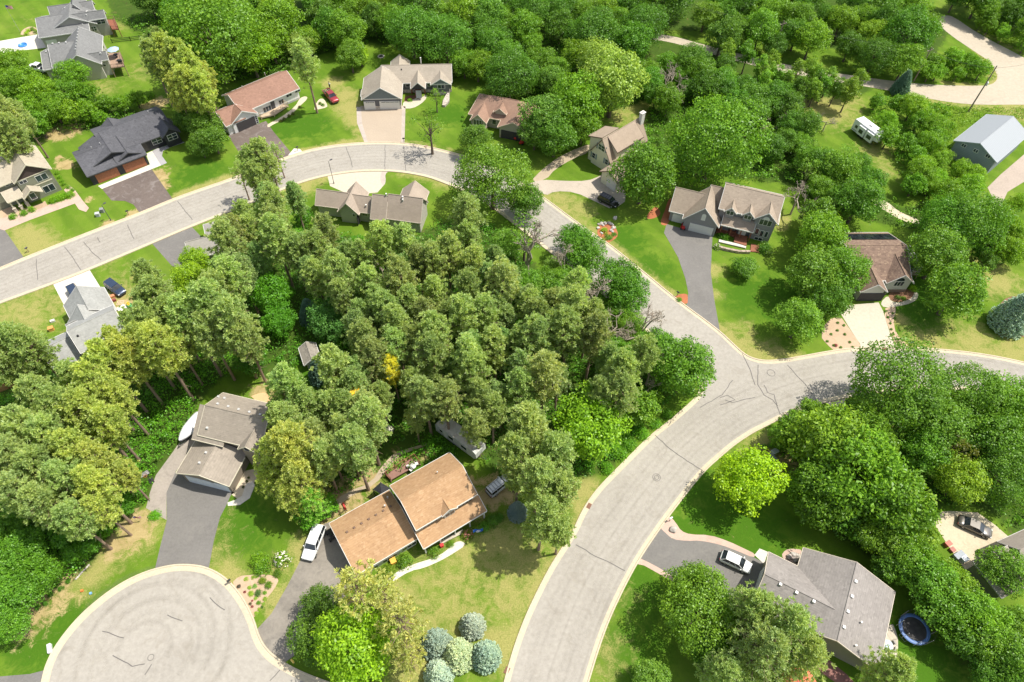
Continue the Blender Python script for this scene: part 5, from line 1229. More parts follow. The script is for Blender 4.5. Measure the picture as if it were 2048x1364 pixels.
# caravans
def camper(name, label, A, B, hgt, wid, mat, fifth=False, dirty=None):
    p, a, Ln = heading(A, B, hgt); r = empty(name, p, a, label, 'camper'); z0 = .62
    b = MB(); w2 = wid / 2
    prof = [(-Ln / 2, z0), (Ln / 2 - (1.9 if fifth else .5), z0)] + ([(Ln / 2 - 1.9, 1.55), (Ln / 2 - .05, 1.75), (Ln / 2, 2.4), (Ln / 2 - .35, hgt - .12)] if fifth else [(Ln / 2, 1.3), (Ln / 2 - .12, hgt - .35), (Ln / 2 - .45, hgt - .05)]) + [(Ln / 2 - 1.0, hgt), (-Ln / 2 + .15, hgt), (-Ln / 2, hgt - .12)]
    n = len(prof); vs = [(x, y, z) for y in (-w2, w2) for x, z in prof]
    b.add(vs, [tuple(range(n)), tuple(reversed(range(n, 2 * n)))] + [(i, (i + 1) % n, n + (i + 1) % n, n + i) for i in range(n)]); body = b.build('body', mat, r)
    rm = dirty or plain('white_membrane', (.74, .73, .70), .6, var=.06)
    b = MB(); b.bevbox(-Ln / 2 + .15, Ln / 2 - 1.0, -w2 + .06, w2 - .06, hgt, hgt + .03, .015); b.build('roof', rm, r)
    b = MB(); b.bevbox(-.5, .4, -.36, .36, hgt + .03, hgt + .32, .08); b.build('air_conditioner', M_WHITE, r)
    b = MB(); b.bevbox(Ln * .22, Ln * .22 + .4, -.2, .2, hgt + .03, hgt + .14, .03); b.build('roof_hatch', M_TRIMB if fifth else M_WHITE, r)
    s = -1 if (Matrix.Rotation(a, 3, 'Z') @ Vector((0, -1, 0))).y < 0 else 1
    for i, (x, ww, zz, hh) in enumerate(((-Ln * .36, .6, 1.9, .6), (-Ln * .12, 1.0, 1.9, .8), (Ln * .2, 1.2, 1.95, .8))):
        if fifth:
            if i > 0: b = MB(); b.bevbox(x - 1.05, x + 1.05, min(s * w2, s * (w2 + .5)), max(s * w2, s * (w2 + .5)), .9, hgt - .35, .03); b.build('slide_out', mat, r)
            y0 = s * (w2 + (.5 if i else 0))
        else: y0 = s * w2
        b = MB(); b.box(x - ww / 2 - .06, x + ww / 2 + .06, min(y0, y0 + s * .03), max(y0, y0 + s * .03), zz - hh / 2 - .06, zz + hh / 2 + .06); wn = b.build('window', M_TRIMB if fifth else M_WHITE, r)
        b = MB(); b.box(x - ww / 2, x + ww / 2, min(y0, y0 + s * .04), max(y0, y0 + s * .04), zz - hh / 2, zz + hh / 2); b.build('pane', M_GLASS, wn)
    b = MB(); b.box(-Ln * .27, -Ln * .2, min(s * w2, s * (w2 + .04)), max(s * w2, s * (w2 + .04)), .75, 2.5) if fifth else b.box(-Ln * .3, -Ln * .22, min(s * w2, s * (w2 + .03)), max(s * w2, s * (w2 + .03)), .75, 2.45); b.build('door', M_BLACK if fifth else M_WHITE, r)
    b = MB(); b.box(-Ln / 2 + .2, Ln / 2 - 2.0, min(s * w2, s * (w2 + .02)), max(s * w2, s * (w2 + .02)), .85, 1.0); b.build('stripe', plain('grey_stripe', (.22, .24, .27), .5), r)
    for x in (-Ln * .12 - .45, -Ln * .12 + .45):
        for q in (-1, 1): b = MB(); wheel(b, x, q * (w2 - .15), .35, .24); b.build('wheel', M_TYRE, r)
    b = MB(); b.tube((Ln / 2 - .6, -.5, .55), (Ln / 2 + (-.6 if fifth else 1.1), 0, .5), .05, n=5); b.tube((Ln / 2 - .6, .5, .55), (Ln / 2 + (-.6 if fifth else 1.1), 0, .5), .05, n=5)
    for x in (-Ln * .4, Ln * .3): b.tube((x, -.7, .6), (x, -.7, 0), .04, n=5); b.tube((x, .7, .6), (x, .7, 0), .04, n=5)
    b.build('chassis', M_TRIMB, r)
    u = Vector((math.cos(a), math.sin(a))); v = Vector((-u.y, u.x)); c = Vector(p[:2])
    FOOT.append(np.array([list(c + u * x + v * y) for x, y in ((-Ln / 2 - .5, -wid / 2 - .6), (Ln / 2 + .5, -wid / 2 - .6), (Ln / 2 + .5, wid / 2 + .6), (-Ln / 2 - .5, wid / 2 + .6))]))
camper('camper_trailer', 'white travel trailer with a leaf stained roof among the pines', (962, 898), (880, 838), 2.8, 2.4, plain('aged_white', (.52, .52, .48), .6, var=.15), dirty=paving('stained_roof', (.62, .58, .52), .2, .5, 2.0, (.32, .2, .12)))
camper('camper_trailer', 'white camper with slide outs parked on grass in the woods', (1768, 271), (1719, 235), 3.4, 2.5, plain('bright_white', (.70, .70, .69), .4, var=.04), True)

# trampoline
g = G(1829, 1258, .9); r = empty('trampoline', (g.x, g.y, 0), .3, 'round trampoline with a blue pad and dark safety net', 'trampoline')
b = MB(); b.lathe([(1.62, .92), (1.66, .95), (2.05, .95), (2.1, .9)], 36); b.build('pad', plain('blue_pad', (.10, .19, .42), .5), r)
b = MB(); b.lathe([(0, .9), (1.64, .91)], 36); b.build('mat', plain('trampoline_mat', (.045, .042, .04), .8, var=.5), r)
b = MB(); b.torus(2.08, .035, .86, 36, 6); 
for i in range(4):
    t = i * math.pi / 2; b.tube((2.05 * math.cos(t), 2.05 * math.sin(t), .86), (2.05 * math.cos(t), 2.05 * math.sin(t), .02), .03, n=6); t2 = t + .5; b.tube((2.05 * math.cos(t2), 2.05 * math.sin(t2), .86), (2.05 * math.cos(t2), 2.05 * math.sin(t2), .02), .03, n=6); b.tube((2.05 * math.cos(t), 2.05 * math.sin(t), .03), (2.05 * math.cos(t2), 2.05 * math.sin(t2), .03), .03, n=6)
b.build('frame', M_RIM, r)
for i in range(8):
    t = i * math.pi / 4 + .2; b = MB(); b.tube((2.15 * math.cos(t), 2.15 * math.sin(t), .3), (2.2 * math.cos(t), 2.2 * math.sin(t), 2.7), .035, n=6); b.build('pole', plain('pole_grey', (.35, .35, .34), .5), r)
b = MB(); b.torus(2.18, .02, 2.66, 36, 5); b.torus(2.16, .008, 1.8, 36, 4)
for i in range(96):
    t = i * 2 * math.pi / 96; b.tube((2.06 * math.cos(t), 2.06 * math.sin(t), .96), (2.18 * math.cos(t), 2.18 * math.sin(t), 2.66), .006, n=3, caps=False)
b.build('net', M_BLACK, r)

# basketball hoop
g = G(303, 962); f = G(296, 947, 3.1); r = empty('basketball_hoop', (g.x, g.y, 0), -.9, 'portable basketball hoop at the edge of the brush', 'hoop')
b = MB(); b.bevbox(-.5, .5, -.35, .35, 0, .2, .08); b.build('base', M_BLACK, r); b = MB(); b.path([(0, 0, .15), (0, 0, 2.2), (.5, 0, 3.0)], [.06, .06, .05], 8); b.build('pole', M_TRIMB, r)
b = MB(); b.box(.5, .54, -.75, .75, 2.75, 3.75); bd = b.build('backboard', M_WHITE, r); b = MB()
for y0, y1, z0, z1 in ((-.75, .75, 2.75, 2.82), (-.75, .75, 3.68, 3.75), (-.75, -.68, 2.82, 3.68), (.68, .75, 2.82, 3.68), (-.3, .3, 2.95, 3.0), (-.3, .3, 3.4, 3.45), (-.3, -.25, 3.0, 3.4), (.25, .3, 3.0, 3.4)): b.box(.54, .555, y0, y1, z0, z1)
b.build('board_frame', M_BLACK, bd); b = MB(); b.torus(.23, .02, 0, 18, 6, Matrix.Translation((.79, 0, 3.05))); b.build('rim', plain('orange_rim', (.6, .16, .03), .4), r)

# utility poles and wires, lamp posts
def pole(name, label, base, h, cross=0, trans=False, lean=(0, 0)):
    g = G(*base); r = empty(name, (g.x, g.y, 0), .5, label, 'utility pole'); b = MB(); b.tube((0, 0, -.1), (lean[0], lean[1], h), .19, .12, 9); b.build('pole', plain('weathered_pole', (.22, .17, .13), .9), r)
    if cross: b = MB(); b.box(-1.2, 1.2, -.07, .07, h - .9, h - .75); b.build('crossarm', plain('weathered_pole', (.22, .17, .13)), r)
    for x in (-1.0, 0, 1.0) if cross else (0,): b = MB(); b.lathe([(.0, h - .74 if cross else h), (.05, h - .72 if cross else h), (.06, h - .6 if cross else h + .12), (0, h - .55 if cross else h + .16)], 8, Matrix.Translation((x, 0, 0))); b.build('insulator', M_WHITE, r)
    if trans: b = MB(); b.lathe([(0, h * .58), (.28, h * .58), (.3, h * .6), (.3, h * .58 + .85), (.2, h * .58 + .95), (0, h * .58 + .98)], 12, Matrix.Translation((.48, 0, 0))); b.build('transformer', plain('transformer_grey', (.5, .52, .52), .4), r)
    return Vector((g.x + lean[0], g.y + lean[1], h))
t1 = pole('utility_pole', 'tall wooden utility pole with a transformer behind the metal barn', (1936, 224), 12.5, trans=True)
t2 = pole('utility_pole', 'wooden utility pole with a crossarm beside the tan road', (1827, 163), 9.5, cross=1)
t3 = pole('utility_pole', 'utility pole among the trees by the far tan road', (1318, 62), 10, cross=1)
t4 = pole('utility_pole', 'utility pole half hidden by slim poplars along the tan road', (1545, 110), 9.5, cross=1)
b = MB()
def wire(p, q, sag=.8, off=0.0):
    p = p + Vector((off, 0, -.55)); q = q + Vector((off, 0, -.55)); pts = [p.lerp(q, i / 10) - Vector((0, 0, sag * 4 * (i / 10) * (1 - i / 10))) for i in range(11)]
    for a_, c_ in zip(pts[:-1], pts[1:]): b.tube(a_, c_, .022, n=4, caps=False)
for off in (-.8, .8): wire(t3, t4, 1, off); wire(t4, t2, 1, off); wire(t2, t1, 1, off * .3)
wire(t1, G(2150, 100, 10), .8)
tag(b.build('power_lines', M_BLACK), 'thin black power lines strung from pole to pole beside the tan road', 'power lines')
def lamp(label, base, h):
    g = G(*base); r = empty('lamp_post', (g.x, g.y, 0), .8, label, 'street lamp'); b = MB(); b.tube((0, 0, 0), (0, 0, .5), .12, .1, 8); b.tube((0, 0, .5), (0, 0, h), .065, .05, 8); b.tube((0, 0, h), (.55, 0, h + .15), .035, n=6); b.build('post', M_DARKTRIM, r)
    b = MB(); b.bevbox(.4, .95, -.14, .14, h + .08, h + .22, .04); b.build('lamp_head', M_DARKTRIM, r)
lamp('dark lamp post beside the taupe house driveway', (668, 367), 6.0); lamp('dark lamp post on the lawn beside two utility boxes', (222, 441), 4.2)

# mailboxes, utility boxes
def mailbox(label, px, py, mat, rz=0.0, grp='mailboxes along the street'):
    g = G(px, py); r = empty('mailbox', (g.x, g.y, 0), rz, label, 'mailbox', grp); b = MB(); b.box(-.05, .05, -.05, .05, 0, 1.05); b.build('post', plain('cedar_post', (.3, .2, .13), .9), r)
    b = MB(); n = 9; s = [[(x, .13 * math.cos(t), 1.17 + .13 * math.sin(t)) for t in np.linspace(0, math.pi, n)] + [(x, -.13, 1.05), (x, .13, 1.05)] for x in (-.28, .28)]; loft(b, s, False); b.build('box', mat, r)
MBK = plain('black_box', (.03, .03, .03), .4); MWH = plain('white_box', (.65, .65, .63), .5)
for lab, px, py, m, rz in (('black mailbox at the mouth of the flower bed on the turning circle', 462, 1166, MBK, .8), ('black mailbox by the grey driveway at the left lawn corner', 58, 504, MBK, 1.1), ('white topped mailbox on the pink brick edging', 1339, 1042, MWH, .6), ('mailbox in the red mulch rock garden', 1202, 474, MWH, 2.4), ('black mailbox on the small red mulch bed', 1354, 592, MBK, 2.4), ('dark green mailbox beside the pebble strip', 1818, 692, plain('green_box', (.02, .12, .06), .4), .1), ('mailbox left of the tan driveway mouth on pale apron', 596, 302, MBK, .5), ('mailbox by the right edge of the tan driveway', 808, 285, MBK, .1), ('mailbox by dark brown driveway, on the sandy verge', 258, 430, MBK, .6)): mailbox(lab, px, py, m, rz)
mailbox('yellow mailbox under the dull green trees at the turning circle', 589, 1326, plain('yellow_box', (.75, .55, .12), .5), 2.4)
def box(name, label, cat, px, py, sx, sy, sz, mat, rz=0.3, z=0.0, lid=None):
    g = G(px, py, z); b = MB(); b.bevbox(-sx / 2, sx / 2, -sy / 2, sy / 2, 0, sz, min(sx, sy, sz) * .12)
    if lid: b.bevbox(-sx / 2 - .03, sx / 2 + .03, -sy / 2 - .03, sy / 2 + .03, sz, sz + .05, .02)
    o = b.build(name, mat, loc=(g.x, g.y, z)); o.rotation_euler.z = rz; tag(o, label, cat); return o
GU = plain('utility_green', (.12, .2, .14), .6); GW = plain('utility_grey', (.45, .47, .46), .6)
box('utility_box', 'pale utility box nearer the house with a paver walk', 'utility box', 197, 432, .8, .7, .8, GW, lid=1); box('utility_box', 'grey utility box nearer the lamp post', 'utility box', 206, 424, .7, .7, .9, plain('utility_dark', (.25, .26, .25), .6), lid=1)
box('utility_box', 'pale utility cabinet above its twin on dry ground near the yellow tree', 'utility box', 1547, 907, 1.1, .8, .9, GW, .5, lid=1); box('utility_box', 'grey utility cabinet below its twin on dry ground near the yellow tree', 'utility box', 1543, 921, 1.2, 1.0, .7, plain('utility_dark', (.25, .26, .25)), .5, lid=1)

# boulders
def boulder(px, py, r, label, c=(.42, .38, .33), grp=None):
    g = G(px, py); bm = bmesh.new(); bmesh.ops.create_icosphere(bm, subdivisions=3, radius=1)
    ph = random.uniform(0, 9)
    for v in bm.verts:
        n_ = math.sin(v.co.x * 3 + ph) * .12 + math.sin(v.co.y * 4 + ph * 2) * .1 + math.sin(v.co.z * 5 + ph) * .07
        v.co = v.co * (1 + n_); v.co.z *= .62; v.co *= r
    me = bpy.data.meshes.new('boulder'); bm.to_mesh(me); bm.free(); me.materials.append(stone('boulder_stone_%d' % (len(bpy.data.meshes) % 3), [(.42, .38, .33), (.36, .31, .28), (.5, .46, .41)][len(bpy.data.meshes) % 3]))
    for f in me.polygons: f.use_smooth = True
    o = link(bpy.data.objects.new('boulder', me)); o.location = (g.x, g.y, r * .35); o.rotation_euler.z = random.uniform(0, 6); tag(o, label, 'boulder', grp)
for i, (x, y, s) in enumerate(((280, 520, 1), (320, 505, 1.2), (370, 500, 1.3), (435, 500, 1.4), (478, 520, 1.1), (500, 568, 1.3), (465, 608, 1.2), (486, 625, .9), (268, 570, 1), (345, 530, .9))):
    boulder(1160 + x * .134, 380 + y * .134, .34 * s, 'grey boulder in the ring round the red mulch rock garden', grp='boulders ringing the rock garden')
boulder(1230, 437, .5, 'single grey boulder on the grass above the rock garden'); boulder(1346, 1060, .55, 'pale boulder on the pink brick edging')
for x, y in ((1578, 1114), (1586, 1109), (1594, 1112), (1590, 1120)): boulder(x, y, .45, 'tan boulder heaped on the pink brick patio', grp='boulders on the brick patio')
for i in range(14):
    t = i * 2 * math.pi / 14; g = G(1030, 160); x, y = proj((g.x + 1.9 * math.cos(t), g.y + 1.9 * math.sin(t), 0)); boulder(x, y, .32, 'pale stone in the ring of the garden behind the hip roofed house', grp='stones of the ring garden')
for i in range(9): boulder(152 + i * 3.2, 1158 - i * 3.4, .16, 'small white edging stone along the mulch at the lower left', grp='white edging stones')
for i in range(12):
    t = i * math.pi / 6; g = G(762, 113); x, y = proj((g.x + .75 * math.cos(t), g.y + .75 * math.sin(t), 0)); boulder(x, y, .2, 'stone of the fire pit ring on the back lawn', grp='fire pit stones')
g = G(762, 113); b = MB(); b.lathe([(0, .04), (.6, .03), (.65, .0)], 16); tag(b.build('fire_pit', M_BLACK, loc=(g.x, g.y, .01)), 'round black fire pit on the back lawn behind the dark grey house', 'fire pit')

# flags
def flagpole(name, label, base, h, mats, w=1.5, hh=.9, kind='stripes', tilt=None):
    g = G(*base) if not isinstance(base, Vector) else base; r = empty(name, (g.x, g.y, g.z), .3, label, 'flag')
    top = Vector((0, 0, h)) if tilt is None else Vector(tilt)
    b = MB(); b.tube((0, 0, 0), top, .05 if h > 3 else .02, .03 if h > 3 else .015, 7); b.lathe([(0, -.06), (.06, 0), (0, .06)], 8, Matrix.Translation(top)); b.build('pole', M_RIM, r)
    def cloth(bm, u0, u1, v0, v1, off, nn=8):
        vs = []; 
        for k in (0, 1):
            for i in range(nn + 1):
                u = u0 + (u1 - u0) * i / nn
                for v in (v0, v1): vs.append((top.x + u * w, top.y + math.sin(u * 7) * .09 + (off if k else -off), top.z - .08 - v * hh - u * u * .25))
        m = 2 * (nn + 1)
        f = [(2 * i, 2 * i + 2, 2 * i + 3, 2 * i + 1) for i in range(nn)] + [(m + 2 * i, m + 2 * i + 1, m + 2 * i + 3, m + 2 * i + 2) for i in range(nn)]
        bm.add(vs, f)
    if kind == 'stripes':
        c = MB(); cloth(c, 0, 1, 0, 1, .008); fl = c.build('flag', M_WHITE, r); s = MB()
        for i in range(7): cloth(s, 0, 1, i * 2 / 13, (i * 2 + 1) / 13, .014)
        s.build('red_stripes', plain('flag_red', (.45, .03, .04), .8), fl); s = MB(); cloth(s, 0, .4, 0, 7 / 13, .02, 4); s.build('blue_canton', plain('flag_blue', (.03, .05, .22), .8), fl)
    else:
        c = MB(); cloth(c, 0, 1, 0, 1, .01); fl = c.build('flag', plain('royal_blue', (.01, .10, .52), .7, var=.05), r)
        c = MB(); C_ = Vector((top.x + .5 * w, top.y, top.z - .1 - .5 * hh - .06))
        for rr, tt in ((.30 * hh, .05), (.10 * hh, .06)):
            pts = [C_ + Vector((math.cos(t) * rr, 0, math.sin(t) * rr)) for t in np.linspace(0, 2 * math.pi, 25)]
            for a_, c_ in zip(pts[:-1], pts[1:]): c.tube(a_ + Vector((0, -.12, 0)), c_ + Vector((0, -.12, 0)), tt * .8, n=5, caps=False)
        c.build('ring_emblem', M_WHITE, fl)
flagpole('flag_pole', 'flag with stripes on a tall pole at the top left corner', (41, 65), 7.5, None)
flagpole('flag_pole', 'small striped flag in front of a pine trunk by the taupe house driveway', (276, 1044), 1.9, None, .9, .6)
pf = Ph.P((1470, 850), 2.6); flagpole('house_flag', 'royal blue flag with a white ring emblem on the orange house porch', Vector((pf.x, pf.y, 2.2)), 1.2, None, 1.5, 1.0, 'blue', tilt=(.15, -.75, 1.0))

# yard things
g = G(46, 91); b = MB(); b.lathe([(0, .04), (.95, .04), (.98, .3), (1.08, .3), (1.1, .02)], 26); tag(b.build('paddling_pool', plain('pool_blue', (.05, .22, .55), .4), loc=(g.x, g.y, .03)), 'blue paddling pool on the white driveway', 'paddling pool')
def table(label, px, py, z, r_, mat, umb=None, name='patio_table'):
    g = G(px, py, z + .7); r = empty(name, (g.x, g.y, z), 0, label, 'table' if not umb else 'umbrella table'); b = MB(); b.lathe([(0, .70), (r_, .70), (r_, .74), (0, .74)], 20); b.build('tabletop', mat, r); b = MB(); b.tube((0, 0, 0), (0, 0, .7), .05, n=8); b.lathe([(0, .0), (.3, 0), (.28, .05), (0, .06)], 12); b.build('pedestal', M_TRIMB, r)
    if umb: b = MB(); b.lathe([(1.45, 2.1), (1.42, 2.12), (.7, 2.42), (.04, 2.6)], 8, smooth=False); b.tube((0, 0, .7), (0, 0, 2.62), .025, n=6); b.build('umbrella', umb, r)
def chair(label, px, py, z, rz, mat, grp):
    g = G(px, py, z + .4); r = empty('patio_chair', (g.x, g.y, z), rz, label, 'chair', grp); b = MB(); b.bevbox(-.25, .25, -.25, .25, .38, .44, .02); b.build('seat', mat, r); b = MB(); b.bevbox(-.28, -.22, -.25, .25, .44, .95, .02); b.build('backrest', mat, r)
    for x in (-.22, .22):
        for y in (-.22, .22): b = MB(); b.tube((x, y, 0), (x, y, .4), .02, n=5); b.build('leg', mat, r)
table('umbrella table with a blue and white canopy on the rear deck', 231, 109, 2.6, .6, M_TRIMB, plain('pale_blue_canvas', (.35, .45, .62), .8))
table('white round table on the orange house deck', 826, 932, .7, .5, M_WHITE)
table('pale table on the patio beside the trampoline lawn', 1775, 1290, .03, .75, plain('pale_blue_top', (.5, .58, .65), .4))
for i, (x, y, rz) in enumerate(((816, 932, 2), (833, 927, .4), (822, 939, 4))): chair('white chair round the table on the orange house deck', x, y, .7, rz, M_WHITE, 'deck chairs')
for i, (x, y, rz) in enumerate(((1788, 1285, .3), (1791, 1300, 5.8))): chair('grey chair on the patio beside the trampoline lawn', x, y, .03, rz, plain('chair_grey', (.3, .27, .24), .7), 'patio chairs')
g = G(239, 122, 3.3); r = empty('barbecue', (g.x, g.y, 2.6), .2, 'black barbecue grill on the rear deck of the grey roofed house', 'grill'); b = MB(); b.bevbox(-.5, .5, -.3, .3, .75, 1.1, .1); b.build('hood', M_BLACK, r); b = MB(); b.bevbox(-.45, .45, -.28, .28, .05, .74, .03); b.bevbox(-.85, -.5, -.25, .25, .78, .82, .02); b.bevbox(.5, .85, -.25, .25, .78, .82, .02); b.build('cart', M_TRIMB, r)
for i in range(9):
    pass
b = MB()
for i in range(26):
    a = random.uniform(-.2, .2); M = Matrix.Translation((random.uniform(-1.0, 1.0), random.uniform(-.7, .7), .05 + i * .022)) @ Matrix.Rotation(a + (1.57 if i % 4 == 0 else 0), 4, 'Z'); L_ = random.uniform(1.4, 2.6); b.box(-L_ / 2, L_ / 2, -.07, .07, 0, .04, M)
g = G(256, 642); o = b.build('lumber_pile', plain('fresh_lumber', (.62, .46, .30), .8, var=.3, scale=4), loc=(g.x, g.y, 0)); o.rotation_euler.z = -.9; tag(o, 'loose pile of pale lumber along the grey roofed house', 'lumber')
g = G(247, 621); b = MB(); b.bevbox(-1.0, 1.0, -.75, .75, 0, .5, .04); o = b.build('wrapped_stack', plain('white_sheet', (.72, .70, .66), .5, var=.06), loc=(g.x, g.y, 0)); o.rotation_euler.z = -.8; tag(o, 'stack of boards under white sheeting, above the lumber', 'building stack')
b = MB()
for i in range(5): b.box(-.6 + i * .27, -.46 + i * .27, -.55, .55, .1, .13)
for y in (-.5, 0, .5): b.box(-.6, .62, y - .05, y + .05, 0, .1)
g = G(241, 606); o = b.build('pallet', plain('pallet_wood', (.55, .42, .28), .85, var=.2), loc=(g.x, g.y, 0)); o.rotation_euler.z = .1; tag(o, 'wooden pallet lying between the dark blue car and the white stack', 'pallet')
b = MB(); N_ = 16; gv = np.random.default_rng(3); Hh_ = gv.uniform(.05, .5, (N_, N_)); vs = []
for i in range(N_):
    for j in range(N_):
        x, y = (i / 15 - .5) * 2.6, (j / 15 - .5) * 1.7; vs.append((x + .15 * math.sin(y * 4), y + .15 * math.sin(x * 3), .1 + .35 * max(0, 1 - (x / 1.3) ** 2 - (y / .9) ** 2) + Hh_[i, j] * .25))
b.add(vs, [(i * N_ + j, (i + 1) * N_ + j, (i + 1) * N_ + j + 1, i * N_ + j + 1) for i in range(N_ - 1) for j in range(N_ - 1)], True)
g = G(263, 635); o = b.build('tarp', plain('blue_tarp', (.06, .28, .62), .4, var=.1), loc=(g.x, g.y, 0)); o.rotation_euler.z = -.9; tag(o, 'crumpled bright blue tarp beside the lumber pile', 'tarp')
for lab, px, py, sx, sy, sz, c, nm, ct in (('orange crate against the grey garage wall', 226, 594, .9, .6, .5, (.6, .26, .13), 'crate', 'crate'), ('dark red box against the grey garage wall', 229, 602, .7, .5, .5, (.25, .06, .05), 'crate', 'crate'), ('orange wooden planter on the dry left lawn', 104, 660, .9, .7, .7, (.6, .3, .08), 'planter', 'planter'), ('white crate at the corner of the grey roofed house', 106, 643, .8, .5, .4, (.6, .57, .52), 'crate', 'crate'),
                                            ('terracotta planter box between the round shrubs', 787, 1124, .8, .8, .7, (.72, .4, .06), 'planter', 'planter'), ('red cooler beside the porch walk', 884, 1093, .5, .4, .7, (.55, .03, .03), 'cooler', 'cooler'), ('grey storage bin at the cream driveway edge', 1915, 1112, 1.6, .8, .6, (.28, .31, .34), 'storage_bin', 'bin'), ('white storage bin at the cream driveway edge', 1926, 1120, .9, .8, .7, (.62, .65, .7), 'storage_bin', 'bin'), ('red storage bin at the cream driveway edge', 1893, 1090, .9, .7, .7, (.5, .12, .08), 'storage_bin', 'bin'), ('rust coloured bin at the cream driveway edge', 1903, 1101, .8, .7, .5, (.36, .12, .09), 'storage_bin', 'bin'),
                                            ('small orange toy on the lawn left of the turning circle', 165, 1182, .35, .3, .35, (.7, .2, .05), 'toy', 'toy'), ('small blue toy on the lawn left of the turning circle', 182, 1187, .3, .3, .25, (.2, .4, .7), 'toy', 'toy'), ('white bench by the turning circle', 101, 1298, .5, 1.3, .5, (.68, .68, .66), 'bench', 'bench'), ('red jack tool behind the orange garage', 689, 1013, .3, 1.2, .3, (.5, .05, .04), 'tool', 'tool')):
    box(nm, lab, ct, px, py, sx, sy, sz, plain('paint_%d_%d' % (px, py), c, .6, var=.2, scale=3), .5, lid=(sz > .55))
# orange canopy, tarp pile, brush load
g = G(1603, 1362, 2.5); r = empty('canopy', (g.x, g.y, 0), .4, 'orange red canopy at the bottom edge behind the olive pine', 'canopy'); b = MB(); s_ = 1.9; b.add([(-s_, -s_, 2.2), (s_, -s_, 2.2), (s_, s_, 2.2), (-s_, s_, 2.2), (0, 0, 3.1)], [(0, 1, 4), (1, 2, 4), (2, 3, 4), (3, 0, 4)]); b.build('canvas', plain('orange_canvas', (.66, .17, .09), .8, var=.12), r)
for x in (-1.8, 1.8):
    for y in (-1.8, 1.8): b = MB(); b.tube((x, y, 0), (x, y, 2.22), .04, n=6); b.build('pole', M_TRIMB, r)
b = MB(); loft(b, [[(x, -w_, 0), (x, -w_ * .9, h_ * .6), (x, 0, h_), (x, w_ * .9, h_ * .6), (x, w_, 0)] for x, w_, h_ in ((-1.0, .2, .2), (-.8, .55, .6), (0, .7, .85), (.7, .6, .7), (1.0, .25, .25))])
g = G(776, 859); o = b.build('covered_pile', plain('beige_cover', (.48, .45, .36), .7), loc=(g.x, g.y, 0)); tag(o, 'beige covered pile between pine trunks above the orange house', 'covered pile')
b = MB(); gv = np.random.default_rng(5)
for i in range(50):
    p0 = gv.normal(size=3) * np.array([.5, .4, .12]) + np.array([0, 0, .25]); d = gv.normal(size=3) * np.array([.5, .4, .25]); b.tube(Vector(p0), Vector(p0 + d), .02, .01, 4)
gq = G(653, 181, 1.2); o = b.build('brush_load', plain('dry_brush', (.5, .4, .22), .9), loc=(gq.x, gq.y, 1.0)); tag(o, 'tan brush heaped in the red pickup bed', 'brush')

# fences
def fence(label, pts, h, mat, rails=3, posts=2.2, board=False, name='fence'):
    P_ = [G(*p) for p in pts]; r = empty(name, P_[0], 0, label, 'fence'); o0 = P_[0]
    b = MB(); pb = []
    for a_, c_ in zip(P_[:-1], P_[1:]):
        a_, c_ = a_ - o0, c_ - o0; d = (c_ - a_); n_ = max(1, int(d.length / posts))
        for i in range(n_ + 1): pb.append(a_.lerp(c_, i / n_))
        ang = math.atan2(d.y, d.x); M = Matrix.Translation(a_) @ Matrix.Rotation(ang, 4, 'Z')
        for k in range(rails):
            z = h * (k + .6) / rails; hb = .07 if not board else h / rails * .42; b.box(0, d.length, -.025, .025, z - hb, z + hb, M)
    b.build('rails', mat, r)
    for q in pb: b = MB(); b.box(q.x - .06, q.x + .06, q.y - .06, q.y + .06, 0, h + .1); b.build('post', mat, r)
fence('orange brown wooden fence under the pines at the left edge', [(-12, 790), (20, 777), (64, 757)], 1.6, plain('cedar_fence', (.42, .22, .08), .8, var=.2), 4, 2.0, True)
fence('thin black fence across the lawn behind the grey roofed houses', [(225, 86), (262, 82), (300, 77), (330, 73)], 1.2, M_BLACK, 3, 2.4)

